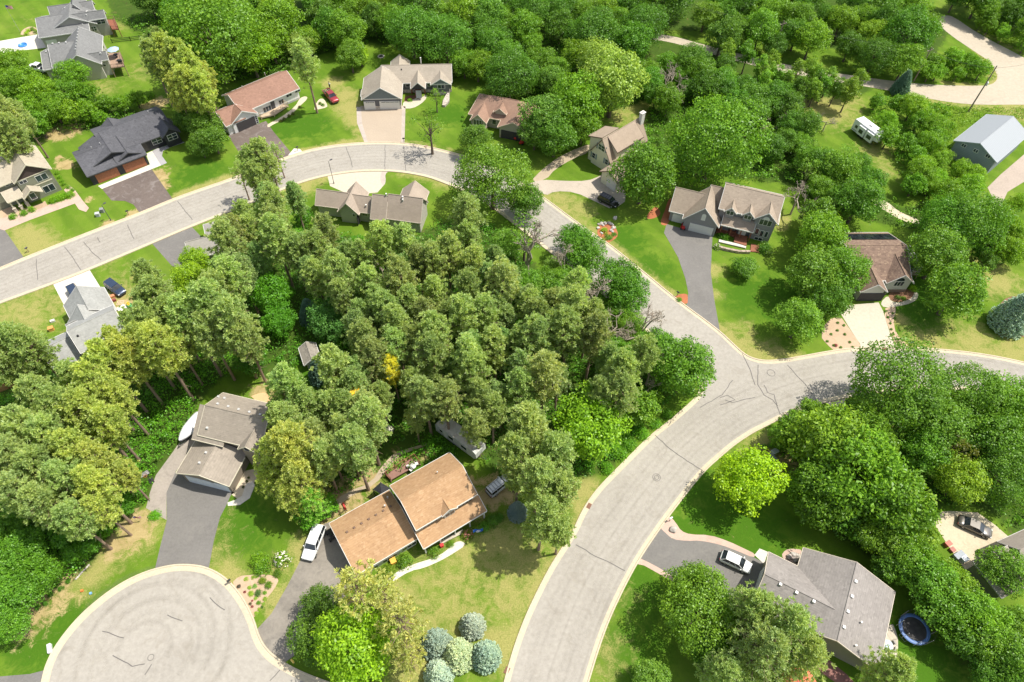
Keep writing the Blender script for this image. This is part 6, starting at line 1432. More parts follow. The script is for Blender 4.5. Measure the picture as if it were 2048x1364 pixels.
# the person beside the pickup
def person(label, px, py, rz):
    g = G(px, py); r = empty('person', (g.x, g.y, 0), rz, label, 'person')
    V = [(0, 0, .95), (0, 0, 1.15), (0, 0, 1.4), (0, 0, 1.52), (.01, 0, 1.62), (.02, 0, 1.74), (0, .2, 1.4), (.05, .27, 1.13), (.22, .24, .98), (.3, .23, .96), (0, -.2, 1.4), (-.04, -.27, 1.13), (.12, -.27, .94), (.2, -.26, .9), (0, .1, .9), (.04, .11, .5), (-.02, .12, .08), (.14, .13, .04), (0, -.1, .9), (.0, -.11, .5), (-.06, -.12, .08), (.1, -.13, .04)]
    E_2 = [(0, 1), (1, 2), (2, 3), (3, 4), (4, 5), (2, 6), (6, 7), (7, 8), (8, 9), (2, 10), (10, 11), (11, 12), (12, 13), (0, 14), (14, 15), (15, 16), (16, 17), (0, 18), (18, 19), (19, 20), (20, 21)]
    R_ = [.15, .14, .15, .06, .09, .085, .075, .05, .04, .035, .075, .05, .04, .035, .1, .07, .05, .045, .1, .07, .05, .045]
    def skinned(nm, vs, es, rs, mat):
        me = bpy.data.meshes.new(nm); me.from_pydata(vs, es, []); o = bpy.data.objects.new(nm, me); link(o, r); mo = o.modifiers.new('skin', 'SKIN'); me.skin_vertices.new() if not me.skin_vertices else None
        for i, q in enumerate(rs): me.skin_vertices[0].data[i].radius = (q, q * .85)
        me.skin_vertices[0].data[0].use_root = True; o.modifiers.new('sub', 'SUBSURF').levels = 1; o.modifiers['sub'].render_levels = 2; me.materials.append(mat); return o
    skinned('body', V, E_2, R_, plain('skin', (.5, .32, .23), .6))
    skinned('shirt', V[:3] + [V[6], V[7], V[10], V[11]], [(0, 1), (1, 2), (2, 3), (3, 4), (2, 5), (5, 6)], [.165, .165, .17, .095, .07, .095, .07], plain('white_shirt', (.7, .7, .68), .8))
    skinned('trousers', [V[0], V[14], V[15], V[16], V[18], V[19], V[20]], [(0, 1), (1, 2), (2, 3), (0, 4), (4, 5), (5, 6)], [.17, .12, .09, .075, .12, .09, .075], plain('dark_trousers', (.03, .03, .035), .9))
    b = MB(); b.lathe([(.105, 1.66), (.115, 1.74), (.09, 1.82), (.03, 1.855), (0, 1.86)], 12, Matrix.Translation((-.005, 0, 0))); b.build('hair', plain('brown_hair', (.07, .045, .03), .8), r)
person('person in a white shirt and dark trousers standing behind the red pickup', 660, 176, 1.2)

# ------------------------------------------------------------------ garden plants
# ------------------------------------------------------------------ trees
M_BARK = plain('bark', (0.135, 0.10, 0.075), 0.95, var=0.35, scale=3)
M_PINEBARK = plain('pine_bark', (0.25, 0.175, 0.125), 0.95, var=0.35, scale=3)
M_DEADBARK = plain('dead_bark', (0.40, 0.335, 0.26), 0.95, var=0.3, scale=3)
M_LEAF = leafmat('leaves', (0.17, 0.32, 0.034), trans=0.42)
M_NEEDLE = leafmat('needles', (0.43, 0.58, 0.205), trans=0.45, var=0.22)
M_SPRUCE = leafmat('blue_needles', (0.50, 0.62, 0.53), trans=0.2, var=0.2)

def unit(n):
    v = rng.normal(size=(n, 3)); return v / np.linalg.norm(v, axis=1)[:, None]

def quads(C, Nn, L, Wd, droop=0.0, rot=None):
    """leaf diamonds: centre, facing, length, width"""
    n = len(C)
    r = unit(n) if rot is None else rot
    T = np.cross(Nn, r); T /= (np.linalg.norm(T, axis=1)[:, None] + 1e-9)
    Bt = np.cross(Nn, T)
    L = np.broadcast_to(L, n)[:, None]; Wd = np.broadcast_to(Wd, n)[:, None]
    v = np.stack([C - T * L / 2, C + Bt * Wd / 2 - T * L * 0.08, C + T * L / 2 - Nn * L * droop, C - Bt * Wd / 2 - T * L * 0.08], 1)
    return v.reshape(-1, 3)

def crown_verts(R, Hc, zc, lobes, clumps, leaves, leaf, flat=0.8, sparse=0.0, seed=0, top=0.0, droop=0.25):
    """broadleaf crown: lobes > leaf clumps > leaves, with gaps between the clumps"""
    g = np.random.default_rng(seed); out = []
    d = g.normal(size=(lobes, 3)); d /= np.linalg.norm(d, axis=1)[:, None]; d[:, 2] = np.where(d[:, 2] < -0.45, -d[:, 2], d[:, 2])
    # spread the lobes
    for _ in range(12):
        for i in range(lobes):
            df = d[i] - d; ds = np.linalg.norm(df, axis=1) + 1e-6; f = (df / ds[:, None] ** 3); f[i] = 0
            d[i] += 0.05 * f.sum(0); d[i] /= np.linalg.norm(d[i])
    lr = g.uniform(0.27, 0.47, lobes) * R
    rad = g.uniform(0.50, 0.84, lobes)
    LC = d * rad[:, None] * np.array([R, R, Hc / 2]) + np.array([0, 0, zc]); LC[:, 2] += top * rad
    LC = np.vstack([LC, [[0, 0, zc + Hc * 0.12]]]); lr = np.append(lr, 0.5 * R)
    for i in range(len(LC)):
        k = max(4, int(clumps * (lr[i] / (0.45 * R)) ** 2))
        e = g.normal(size=(k, 3)); e /= np.linalg.norm(e, axis=1)[:, None]
        e[:, 2] = np.where((e[:, 2] < -0.5) & (g.random(k) < 0.7), -e[:, 2], e[:, 2])
        cc = LC[i] + e * (lr[i] * g.uniform(0.78, 1.08, k))[:, None] * np.array([1, 1, flat])
        # drop clumps buried in other lobes
        dist = np.linalg.norm(cc[:, None, :] - LC[None], axis=2) / lr[None]; dist[:, i] = 9
        keep = (dist.min(1) > 0.7) & (g.random(k) > sparse + .1)
        cc, e = cc[keep], e[keep]
        for c, nn in zip(cc, e):
            m = int(leaves * g.uniform(0.7, 1.3)); cr = R * 0.115 * g.uniform(0.7, 1.5) + leaf * 0.35
            q = g.normal(size=(m, 3)) * np.array([1, 1, 0.62]); q *= (cr / 1.5)
            q += nn * (0.35 * cr) * (1 - (q ** 2).sum(1)[:, None] / (cr * cr))
            P = c + q
            nv = nn * 0.8 + np.array([0, 0, 0.45]) + g.normal(size=(m, 3)) * 0.48
            nv /= np.linalg.norm(nv, axis=1)[:, None]
            out.append(quads(P, nv, leaf * g.uniform(0.75, 1.35, m), leaf * g.uniform(0.5, 0.85, m), droop))
    return np.concatenate(out), LC

def limbs(b, base_r, H, targets, z0, lean=(0, 0), n=7):
    """tapered trunk and limbs reaching the lobes"""
    p0 = Vector((0, 0, -0.1)); zf = z0
    tp = [p0, Vector((lean[0] * .3, lean[1] * .3, zf * .5)), Vector((lean[0] * .6, lean[1] * .6, zf)), Vector((lean[0], lean[1], H * 0.72))]
    b.path(tp, [base_r * 1.25, base_r, base_r * .8, base_r * .3], n)
    for i, t in enumerate(targets):
        s = tp[2].lerp(tp[3], 0.1 + 0.6 * (i % 5) / 5); t = Vector(t); m = s.lerp(t, .5) + Vector((0, 0, 0.25))
        b.path([s, m, t], [base_r * .42, base_r * .26, base_r * .08], 5)

PROTO = {}
def proto(kind, crown_verts_, bark_builder, mat, barkmat, R, H, zc):
    k = empty(kind + '_master'); c = quads_object('crown', crown_verts_, mat, k); b = MB(); bark_builder(b); t = b.build('trunk', barkmat, k)
    PROTO.setdefault(kind, []).append((k, R, H, zc))

def make_broad(kind, R, H, lobes, clumps, leaves, leaf, seeds, mat=None, sparse=0.05, flat=0.85, zc_=0.6, hc=0.78, top=0.0, trunk=0.05, droop=0.25):
    for sd_ in seeds:
        zc = H * zc_; v, LC = crown_verts(R, H * hc, zc, lobes, clumps, leaves, leaf, flat, sparse, sd_, top, droop)
        proto(kind, v, lambda b: limbs(b, trunk * R + .08, H, LC[:10], H * .22), mat or M_LEAF, M_BARK, R, H, zc)

make_broad('broad', 5.0, 11.5, 19, 44, 24, 0.38, (11, 12, 13, 14, 15))
make_broad('big', 8.0, 15.5, 34, 56, 26, 0.44, (21, 22, 23))
make_broad('small', 2.6, 6.5, 12, 26, 20, 0.30, (31, 32, 33))
make_broad('tall', 2.6, 10.5, 11, 26, 18, 0.33, (41, 42, 43), hc=0.82, zc_=.58, flat=1.2)
make_broad('thin', 3.0, 9.5, 10, 20, 13, 0.28, (51, 52), sparse=0.45, hc=.75)
make_broad('feather', 5.5, 13.0, 22, 40, 24, 0.44, (61, 62), flat=1.15, droop=0.7, sparse=.12)
make_broad('round', 4.6, 10.0, 20, 46, 22, 0.34, (71, 72), flat=.9, sparse=0.0)

def make_pine(seed, kind='pine', R=2.7, H=16.5, crown_from=0.46, nb=105, tufts=4, blades=26, sparse=0.0):
    g = np.random.default_rng(seed); out = []; zb = H * crown_from; b = MB()
    lean = g.normal(size=2) * 0.35
    def axis_(z): return np.array([lean[0] * (z / H) ** 1.5, lean[1] * (z / H) ** 1.5, z])
    tp = [Vector(axis_(H * f)) for f in (0, .15, .3, .5, .7, .85, .97)]; tp[0].z = -.1
    b.path(tp, [.27, .22, .2, .17, .13, .09, .04], 7)
    for i in range(nb):
        f = i / nb; f = f ** 0.85; z = zb + (H - zb) * f
        prof = math.sin(math.pi * min(1, (0.16 + 0.84 * f)) ** 0.9) ** 0.62 if f < .97 else 0.25
        r = R * prof * g.uniform(0.55, 1.12) * (1 if f > .12 else .8)
        a = i * 2.39996 + g.uniform(-.5, .5)
        dirv = np.array([math.cos(a), math.sin(a), 0.0])
        if g.random() < sparse: continue
        s = axis_(z - r * 0.15); e = axis_(z) + dirv * r + np.array([0, 0, r * g.uniform(0.0, .28) + .2])
        b.path([Vector(s), Vector((s + e) / 2 + np.array([0, 0, -.12])), Vector(e)], [.055, .04, .02], 4)
        for j in range(tufts):
            t = 1.0 - 0.21 * j + g.uniform(-.07, .05)
            c = s * (1 - t) + e * t + g.normal(size=3) * (.22 + .1 * j)
            up = dirv * 0.5 + np.array([0, 0, 0.75]) + g.normal(size=3) * .22; up /= np.linalg.norm(up)
            m = int(blades * g.uniform(.8, 1.25)); d = g.normal(size=(m, 3)); d /= np.linalg.norm(d, axis=1)[:, None]
            d = d + up * 0.85; d /= np.linalg.norm(d, axis=1)[:, None]
            ln = g.uniform(.32, .56, m)
            nv = np.cross(d, g.normal(size=(m, 3))); nv /= np.linalg.norm(nv, axis=1)[:, None]
            sd_ = np.cross(nv, d)
            P0 = c + d * .05; P1 = c + d * ln[:, None]; wd = .062
            out.append(np.stack([P0 - sd_ * wd * .5, P0 + sd_ * wd * .5, P1 + sd_ * wd * .9, P1 - sd_ * wd * .9], 1).reshape(-1, 3))
    # dead snags under the crown
    for i in range(10):
        z = g.uniform(.5, 1.0) * crown_from * H; a = g.uniform(0, 6.28); s = axis_(z); r = g.uniform(.5, 1.4)
        b.tube(Vector(s), Vector(s + np.array([math.cos(a) * r, math.sin(a) * r, g.uniform(-.3, .2)])), .03, .012, 4)
    proto(kind, np.concatenate(out), lambda bb: (bb.v.extend(b.v), bb.f.extend(b.f), bb.sm.extend(b.sm)), M_NEEDLE, M_PINEBARK, R, H, H * (crown_from + 1) / 2)
for sd_ in (101, 102, 103, 104, 105, 106): make_pine(sd_)
for sd_ in (111, 112): make_pine(sd_, 'sparse_pine', 3.0, 14, 0.38, 70, 3, 16, .25)
for sd_ in (115, 116): make_pine(sd_, 'full_pine', 3.6, 15, 0.2, 150, 4, 22)

def make_spruce(seed, kind='spruce', R=1.9, H=4.4, rows=17, blades=26):
    g = np.random.default_rng(seed); out = []; b = MB(); b.tube((0, 0, 0), (0, 0, H * .95), .12, .02, 7)
    for i in range(rows):
        f = i / (rows - 1); z = .25 + (H - .3) * f; r = R * (1 - f) ** .72 * (0.82 + .18 * min(1, f * 5 + .2)) + .08
        n = max(5, int(2 * math.pi * r / .42))
        for k in range(n):
            a = 2 * math.pi * (k + .5 * (i % 2)) / n + g.uniform(-.12, .12); rr = r * g.uniform(.86, 1.1)
            dv = np.array([math.cos(a), math.sin(a), 0])
            for t in (1.0, .72, .46):
                if rr * t < .1: continue
                c = dv * rr * t + np.array([0, 0, z + (1 - t) * rr * .28])
                m = blades; d = g.normal(size=(m, 3)) * np.array([.8, .8, .45]) + dv * 1.2 + np.array([0, 0, .25]); d /= np.linalg.norm(d, axis=1)[:, None]
                ln = g.uniform(.2, .4, m) * min(1, .5 + R / 4)
                nv = np.cross(d, g.normal(size=(m, 3))); nv /= np.linalg.norm(nv, axis=1)[:, None]; s_ = np.cross(nv, d)
                P0 = c; P1 = c + d * ln[:, None]; w_ = .055
                out.append(np.stack([P0 - s_ * w_ * .6, P0 + s_ * w_ * .6, P1 + s_ * w_, P1 - s_ * w_], 1).reshape(-1, 3))
    proto(kind, np.concatenate(out), lambda bb: (bb.v.extend(b.v), bb.f.extend(b.f), bb.sm.extend(b.sm)), M_SPRUCE, M_BARK, R, H, H * .4)
make_spruce(201); make_spruce(202); make_spruce(203, 'tall_spruce', 3.3, 9.5, 26, 22)

def make_bush(seed, kind='bush', R=1.3, H=1.7, n=520, leaf=.2):
    g = np.random.default_rng(seed); k = 34; e = g.normal(size=(k, 3)); e /= np.linalg.norm(e, axis=1)[:, None]; e[:, 2] = abs(e[:, 2])
    out = []
    for c in e:
        m = n // k * 2; cc = c * np.array([R * .82, R * .82, H * .78]) * g.uniform(.85, 1.05)
        P = cc + g.normal(size=(m, 3)) * np.array([.22, .22, .15]) * R
        P[:, 2] = np.maximum(P[:, 2], .04)
        nv = c * .6 + np.array([0, 0, .5]) + g.normal(size=(m, 3)) * .6; nv /= np.linalg.norm(nv, axis=1)[:, None]
        out.append(quads(P, nv, leaf * g.uniform(.7, 1.3, m), leaf * g.uniform(.5, .8, m), .2))
    def stems(b):
        for i in range(7):
            a = i * .9; b.tube((0, 0, 0), (math.cos(a) * R * .5, math.sin(a) * R * .5, H * .6), .03, .01, 4)
    proto(kind, np.concatenate(out), stems, M_LEAF, M_BARK, R, H, H * .5)
for sd_ in (301, 302, 303): make_bush(sd_)

def make_dead(seed, kind='dead', H=10.0, spread=.75, depth=4, up=.35):
    g = np.random.default_rng(seed); b = MB(); tw = MB()
    def grow(p, d, L, r, k):
        q = p + d * L; m = (p + q) / 2 + g.normal(size=3) * L * .05
        B = b if k >= depth - 1 else tw
        B.path([Vector(p), Vector(m), Vector(q)], [r, r * .85, r * .66], 5 if k > 1 else 3)
        if k == 0: return
        for _ in range(3 if k > 1 else 4):
            e = d + g.normal(size=3) * spread + np.array([0, 0, up * .4]); e /= np.linalg.norm(e)
            grow(p + (q - p) * g.uniform(.55, 1.0), e, L * g.uniform(.52, .8), max(r * .6, .026), k - 1)
    grow(np.array([0, 0, -.1]), np.array([0, 0, 1.0]), H * .36, H * .024, depth + 1)
    k = empty(kind + '_master'); b.build('trunk', M_DEADBARK, k); tw.build('branches', M_DEADBARK, k)
    PROTO.setdefault(kind, []).append((k, H * .36, H, H * .6))
make_dead(401); make_dead(402, spread=.9); make_dead(403, 'bare', 7.0, .95, 4, .1); make_dead(404, 'snag', 13, .6, 3, .5)

# ---- colours of the kinds (tints multiply the leaf colour)
def jit(c, j=.08):
    k = 1 + random.uniform(-j, j); return tuple(max(0.02, x * k * (1 + random.uniform(-.035, .035))) for x in c)
TREES = []   # everything planted: dict(o, kind, name, x, y, R, look, cat)
POSN = np.zeros((0, 3))
def plant(kind, px, py, rpx=None, tint=(1, 1, 1), name='tree', look='', cat='tree', R=None, sq=1.0, label=None, group=None, hs=1.0, ground=False, dark=None, force=True, sep=None):
    """puts a tree so that the photograph shows the middle of its crown at (px, py), rpx pixels in radius"""
    global POSN
    ms = PROTO[kind]; k, R0, H0, zc0 = ms[int(rng.integers(len(ms)))]
    h = 0.0; Rm = R
    for _ in range(4):
        if R is None: Rm = rpx * mpp(px, py, h)
        s = Rm / R0; h = 0.3 if ground else zc0 * s * sq * hs
    g = G(px, py, h); sc = (s, s, s * sq * hs)
    if not force:
        P2 = np.array([[g.x, g.y]])
        if len(POSN):
            d = np.hypot(POSN[:, 0] - g.x, POSN[:, 1] - g.y)
            if (d < (sep or .62) * (POSN[:, 2] + Rm)).any(): return None
        for f in FOOT:
            if abs(f[:, 0] - g.x).min() < 40 and inpoly(P2, f)[0]: return None
    o = copy_tree(k); o.name = name; o.location = (g.x, g.y, 0); o.scale = sc; o.rotation_euler = (0, 0, random.uniform(0, 6.28))
    o.location.z = 0
    for c in o.children:
        if c.name.startswith('crown'): c.color = (*jit(tint), 1)
    for c in o.children: c.name = c.name.split('.')[0]
    POSN = np.vstack([POSN, [g.x, g.y, Rm]])
    TREES.append(dict(o=o, kind=kind, name=name, x=g.x, y=g.y, R=Rm, look=look, cat=cat, px=px, py=py, label=label, group=group))
    return o

MAP = (1.0, 1.0, 1.0); DARK = (0.62, 0.78, 0.75); BRIGHT = (1.75, 1.7, .75); YEL = (2.2, 2.0, .6); PALE = (1.9, 1.55, 2.4); MID = (1.2, 1.2, 1.0); OLIVE = (1.35, 1.1, 1.0); GREY = (1.6, 1.25, 2.0); LIME = (1.9, 1.75, .8)
PT = (1, 1, 1); PY = (1.22, 1.12, .85); PB = (.9, 1.0, 1.3)
def T(*a, **k): return plant(*a, **k)
b_ = dict(name='broadleaf_tree'); p_ = dict(name='pine_tree'); s_ = dict(name='shrub', cat='shrub')
# lower middle
T('round', 708, 1285, 84, BRIGHT, label='vivid lime green maple with a dense round crown, at the bottom edge', name='maple_tree')
T('broad', 628, 1278, 46, (.8, .85, .9), label='dull green tree left of the vivid lime maple at the turning circle', **b_)
T('broad', 640, 1212, 38, (.8, .85, .9), label='dull green tree over the weathered driveway, above the lime maple', **b_)
T('sparse_pine', 718, 1190, 58, OLIVE, label='sparse olive pine overhanging the corner of the orange garage roof', **p_)
T('sparse_pine', 800, 1240, 56, OLIVE, label='sparse see through pine beside the lime maple, over the front lawn', **p_)
T('sparse_pine', 770, 1195, 40, OLIVE, label='thin pine at the lower end of the white front walk', **p_)
T('sparse_pine', 815, 1310, 40, OLIVE, label='thin pine between the lime maple and the blue spruces', **p_)
for (x, y, r, tn, lab) in ((945, 1250, 22, (1.05, 1, 1), 'pale blue spruce standing alone, topmost of the front lawn spruces'), (873, 1286, 26, (.85, .9, .9), 'blue spruce leftmost in the front lawn cluster, behind a thin pine'), (916, 1308, 28, (1.15, 1.15, .85), 'greenish spruce in the middle of the front lawn cluster'), (972, 1310, 26, (.85, .92, .92), 'blue spruce rightmost in the front lawn cluster, nearest the street'), (877, 1346, 25, (1.1, 1.08, 1.05), 'silver blue spruce lowest in the front lawn cluster, at the bottom edge')):
    T('spruce', x, y, r * 1.12, tn, name='spruce_tree', label=lab, group='blue spruces on the front lawn')
T('tall_spruce', 1035, 1020, 20, (.55, .65, .75), name='spruce_tree', label='small dark blue spruce right of the orange house porch')
T('tall_spruce', 2034, 625, 37, (1.0, 1.1, 1.1), name='spruce_tree', label='large grey blue spruce in a mulch ring at the right edge')
# pines between the orange house and the street
for x, y, r in ((1062, 855, 46), (1105, 905, 42), (1030, 905, 40), (1075, 960, 44), (1118, 985, 38), (1085, 1035, 40), (1120, 1060, 30), (1035, 950, 30)): T('pine', x, y, r, PT, look='olive green pine', **p_)
T('broad', 1180, 845, 72, (1.55, 1.6, .8), label='bright yellow green maple below the pine stand near the street', name='maple_tree')
T('broad', 1368, 735, 62, (.85, 1.05, .8), label='dark green tree overhanging the street at the junction, tip of the stand', **b_)
T('small', 1288, 815, 36, MID, look='bushy green tree', **b_)
T('broad', 1310, 700, 44, (.8, 1, .8), look='dark green tree', **b_)
for x, y, r in ((1240, 560, 46), (1255, 590, 40), (1150, 480, 36), (1170, 510, 40)): T('broad', x, y, r, (.75, 1.0, .75), look='dark green roadside tree', **b_)
T('big', 985, 355, 70, (1.05, 1.1, .95), label='big fresh green tree overhanging the street left of the gravel driveway', **b_)
T('broad', 1050, 400, 34, (.8, .9, .8), look='green tree', **b_); T('thin', 1050, 470, 42, (.8, .9, .9), look='thin green tree', **b_)
# lower right
T('broad', 1495, 958, 62, YEL, label='bright yellow tree on the lawn right of the street, below the junction', name='honey_locust_tree')
for x, y, r, tn, kd in ((1800, 775, 92, (.95, 1.05, .9), 'big'), (1870, 850, 60, (.9, 1.0, .9), 'broad'), (1740, 870, 52, (1.1, 1.15, 1.0), 'feather'), (1660, 890, 74, (1.35, 1.3, 1.1), 'feather'), (1710, 950, 84, (1.15, 1.25, .9), 'feather'), (1640, 985, 62, (1.0, 1.15, .9), 'feather'), (1780, 1000, 72, (1.0, 1.1, .9), 'feather'), (1815, 1010, 58, (1.45, 1.3, 1.3), 'thin'),
                     (1940, 790, 66, (.95, 1.1, .85), 'big'), (2020, 810, 58, (1.0, 1.15, .85), 'broad'), (1990, 880, 56, (.9, 1.05, .85), 'broad'), (1925, 960, 48, (1.5, 1.35, .9), 'broad'), (2010, 960, 60, (.85, 1.0, .8), 'big'), (1905, 900, 40, (.9, .55, .55), 'thin'), (1595, 850, 34, (1.1, 1.2, .8), 'small'), (1620, 822, 28, (1.0, 1.1, .8), 'small'), (1565, 875, 26, (1.0, 1.1, .9), 'small'), (1850, 900, 46, (.9, 1.1, .8), 'broad'), (2050, 890, 50, (.9, 1.0, .8), 'broad')):
    T(kd, x, y, r, tn, look={'feather': 'feathery green tree', 'thin': 'thin leaved tree', 'small': 'small bushy tree', 'big': 'large dense green tree', 'broad': 'leafy green tree'}[kd] if tn[0] < 1.4 else 'light olive green tree', **b_)
for x, y, r, tn in ((1700, 1035, 40, (.7, .9, .8)), (1745, 1060, 42, (1.2, 1.25, .8)), (1790, 1085, 44, (1.3, 1.25, .9)), (1820, 1120, 46, (1.1, 1.2, .8)), (1780, 1130, 34, (.8, 1., .8)), (1860, 1160, 50, (.9, 1.1, .8)), (1900, 1170, 44, (1.25, 1.25, .8)), (1920, 1215, 48, (1.0, 1.2, .8)), (1880, 1225, 40, (.8, 1, .8)), (1960, 1240, 52, (1.2, 1.3, .8)), (1990, 1290, 50, (1.0, 1.15, .8)), (1930, 1280, 40, (.75, .95, .8)), (2030, 1330, 54, (.95, 1.1, .8)), (2035, 1255, 44, (1.1, 1.2, .85)), (1985, 1345, 42, (.75, .95, .8)), (2010, 1140, 44, (1.0, 1.1, .95)), (1660, 1010, 34, (.8, 1, .85)), (1840, 1080, 36, (1.2, 1.2, .9))):
    T('broad' if r > 41 else 'small', x, y, r, tn, look='leafy green tree', **b_)
T('big', 1400, 1220, 78, (1.1, 1.2, .9), label='large bright leafy tree over the lower right asphalt driveway', **b_)
T('broad', 1385, 1165, 40, (.9, .95, .9), look='dull green tree', **b_)
T('full_pine', 1500, 1225, 52, PT, look='full olive pine', **p_); T('full_pine', 1560, 1260, 60, PT, label='full olive pine overlapping the lower right grey roof', **p_); T('full_pine', 1520, 1310, 62, PT, look='full olive pine', **p_); T('full_pine', 1600, 1310, 50, PT, look='full olive pine', **p_); T('full_pine', 1440, 1340, 44, PT, look='full olive pine', **p_)
T('full_pine', 1770, 1352, 46, (1.1, 1.1, 1), label='olive pine at the bottom edge below the grey roofed house patio', **p_)
T('broad', 1430, 1300, 44, (.8, 1, .8), look='dark green tree', **b_); T('broad', 1300, 1356, 36, (1.3, 1.3, 1.6), look='pale green tree', **b_)
# right middle: lawns of the brown roofed house
for x, y, r, tn, kd, lab in ((1648, 470, 48, (1.2, 1.3, .8), 'broad', 'bright green tree above the left corner of the brown roof'), (1625, 545, 54, (1.05, 1.1, 1.0), 'round', 'round pale green tree on the lawn left of the brown roofed house'), (1690, 540, 46, (1.0, 1.15, .8), 'broad', 'green tree touching the left side of the brown roof'), (1660, 600, 40, (.8, 1.0, .8), 'broad', 'dark green tree over the top of the beige driveway'), (1600, 640, 42, (1.2, 1.3, 1.2), 'broad', 'low green tree with silvery underside, lowest on that lawn'),
                             (1880, 510, 52, (1.0, 1.1, 1.0), 'round', 'round green tree right behind the white rimmed deck'), (1915, 580, 58, (1.0, 1.1, .9), 'round', 'round green tree on the right lawn below its twin'), (1895, 440, 50, (.8, 1.05, .7), 'big', ''), (1950, 440, 60, (.9, 1.1, .75), 'big', ''), (1720, 400, 44, (.8, 1.0, .8), 'broad', ''), (1640, 430, 34, (.9, 1.0, .9), 'small', ''), (1990, 470, 20, (.9, 1, .8), 'small', ''), (1975, 520, 18, (.8, .9, .8), 'small', 'small dark tree beside another on the dry right lawn'), (1960, 505, 16, (.7, .9, .7), 'small', '')):
    T(kd, x, y, r, tn, label=lab or None, look='large dark green tree' if r > 45 else 'small green tree', **b_)
T('round', 1490, 534, 28, (.85, 1.05, .75), name='shrub', cat='shrub', label='round white flowering shrub on the lawn below the grey house', sq=.6)
T('broad', 1290, 345, 58, (.9, 1.05, .8), label='round dark green tree in front of the cream house garage', **b_)
T('big', 1430, 280, 88, (.95, 1.15, .75), label='broad deep green maple right of the cream house', name='maple_tree')
T('broad', 1228, 160, 62, PALE, label='pale silvery willow behind the cream house', name='willow_tree')
T('broad', 1205, 130, 46, PALE, name='willow_tree', look='pale silvery willow')
for x, y, r, tn in ((1090, 235, 46, (1.0, 1.1, 1.4)), (1110, 270, 38, (.8, .95, .8)), (1150, 205, 52, (1.2, 1.3, .7)), (1165, 250, 34, (1.0, 1.15, .7)), (1070, 265, 30, (1.0, 1.1, 1.3))): T('broad', x, y, r, tn, look='leafy green tree', **b_)
T('thin', 872, 195, 18, (1.3, 1.25, 1), name='birch_tree', label='slender young birch in front of the dark grey house'); T('thin', 860, 255, 34, (.9, 1.0, 1.0), name='birch_tree', label='spreading white stemmed birch on the lawn by the street'); T('round', 948, 277, 30, (.9, .95, 1.1), name='crabapple_tree', label='round dull green crabapple in front of the hip roofed house')
T('broad', 700, 110, 28, (1.0, 1.1, 1.0), look='rounded green tree', **b_); T('small', 720, 108, 18, LIME, label='small lime green tree at the edge of the back lawn', **b_)
T('pine', 610, 125, 26, (1.1, 1.1, 1.2), label='leaning pine with a long bare trunk beside the red pickup', **p_); T('broad', 600, 90, 26, GREY, look='grey green tree', **b_)
# upper left
T('big', 420, 70, 90, (1.05, 1.15, .95), label='large bright leafy tree behind the white ranch house, left of it', **b_)
for x, y, r, tn in ((500, 105, 40, (1.35, 1.4, .7)), (470, 70, 40, (1.3, 1.35, .8)), (560, 40, 44, (1.1, 1.2, .8)), (540, 80, 36, (1.2, 1.25, .8))): T('broad', x, y, r, tn, look='leafy green tree', **b_)
for x, y, r in ((305, 120, 24), (335, 115, 28), (360, 130, 30), (385, 150, 30), (345, 150, 26), (375, 175, 28), (400, 185, 26), (355, 185, 24), (330, 95, 22), (410, 160, 22)): T('pine', x, y, r, PY if x > 330 else PT, look='yellow olive pine', **p_)
for x, y, r in ((385, 225, 30), (410, 250, 32), (425, 275, 28), (370, 240, 22), (400, 290, 22)): T('broad', x, y, r, (.85, .95, .95), look='grey green tree', **b_)
T('broad', 145, 150, 30, (1.1, 1.3, .8), label='bright green tree against the wall of the grey roofed house', **b_)
for x, y, r, tn in ((25, 130, 32, (1.2, 1.3, .8)), (50, 165, 34, (1.1, 1.2, .8)), (85, 185, 34, (1.4, 1.45, .75)), (130, 185, 28, (.95, 1.1, .8)), (170, 185, 24, (1., 1.15, .8)), (105, 215, 28, (1.2, 1.25, .8)), (60, 215, 28, (1.2, 1.3, .8)), (75, 245, 24, (.9, 1.1, .8)), (10, 190, 26, (1., 1.1, .8)), (140, 225, 22, (1.3, 1.3, .7)), (175, 220, 20, (1.2, 1.3, .7)), (210, 205, 16, (1., 1.1, .7)), (240, 205, 16, (1.1, 1.2, .7)), (270, 195, 16, (1.0, 1.15, .7)), (200, 235, 14, (1.2, 1.3, .7))): T('small' if r < 26 else 'broad', x, y, r, tn, look='bright green thicket tree', **b_)
for x, y, r in ((10, 240, 28), (30, 270, 26), (-5, 280, 26), (45, 235, 22)): T('pine', x, y, r, (1.1, 1.05, 1.1), look='grey green pine', **p_)
for x, y, r in ((500, 335, 26), (525, 320, 28), (545, 345, 24), (480, 350, 20), (515, 360, 24), (555, 310, 18)): T('sparse_pine' if x > 540 or x < 490 else 'pine', x, y, r, PT, look='olive pine', **p_)
T('broad', 380, 560, 36, LIME, label='bright lime green tree among pines left of the stand', **b_); T('broad', 390, 520, 28, LIME, look='lime green tree', **b_)
T('broad', 545, 585, 40, (.8, 1.25, .7), label='vivid dark green broadleaf inside the pine stand', **b_); T('broad', 560, 640, 34, (.7, 1.05, .7), look='dark green broadleaf', **b_); T('broad', 500, 720, 30, (.65, .95, .8), look='dark green broadleaf', **b_)
T('broad', 660, 640, 40, (.75, 1.0, 1.9), label='blue green tree over the little shed in the stand', **b_); T('tall_spruce', 620, 625, 24, (.35, .5, .45), name='spruce_tree', label='dark blue green spruce left of the little shed'); T('tall_spruce', 640, 740, 26, (.32, .46, .4), name='spruce_tree', label='dark spruce beside the lawn below the shed')
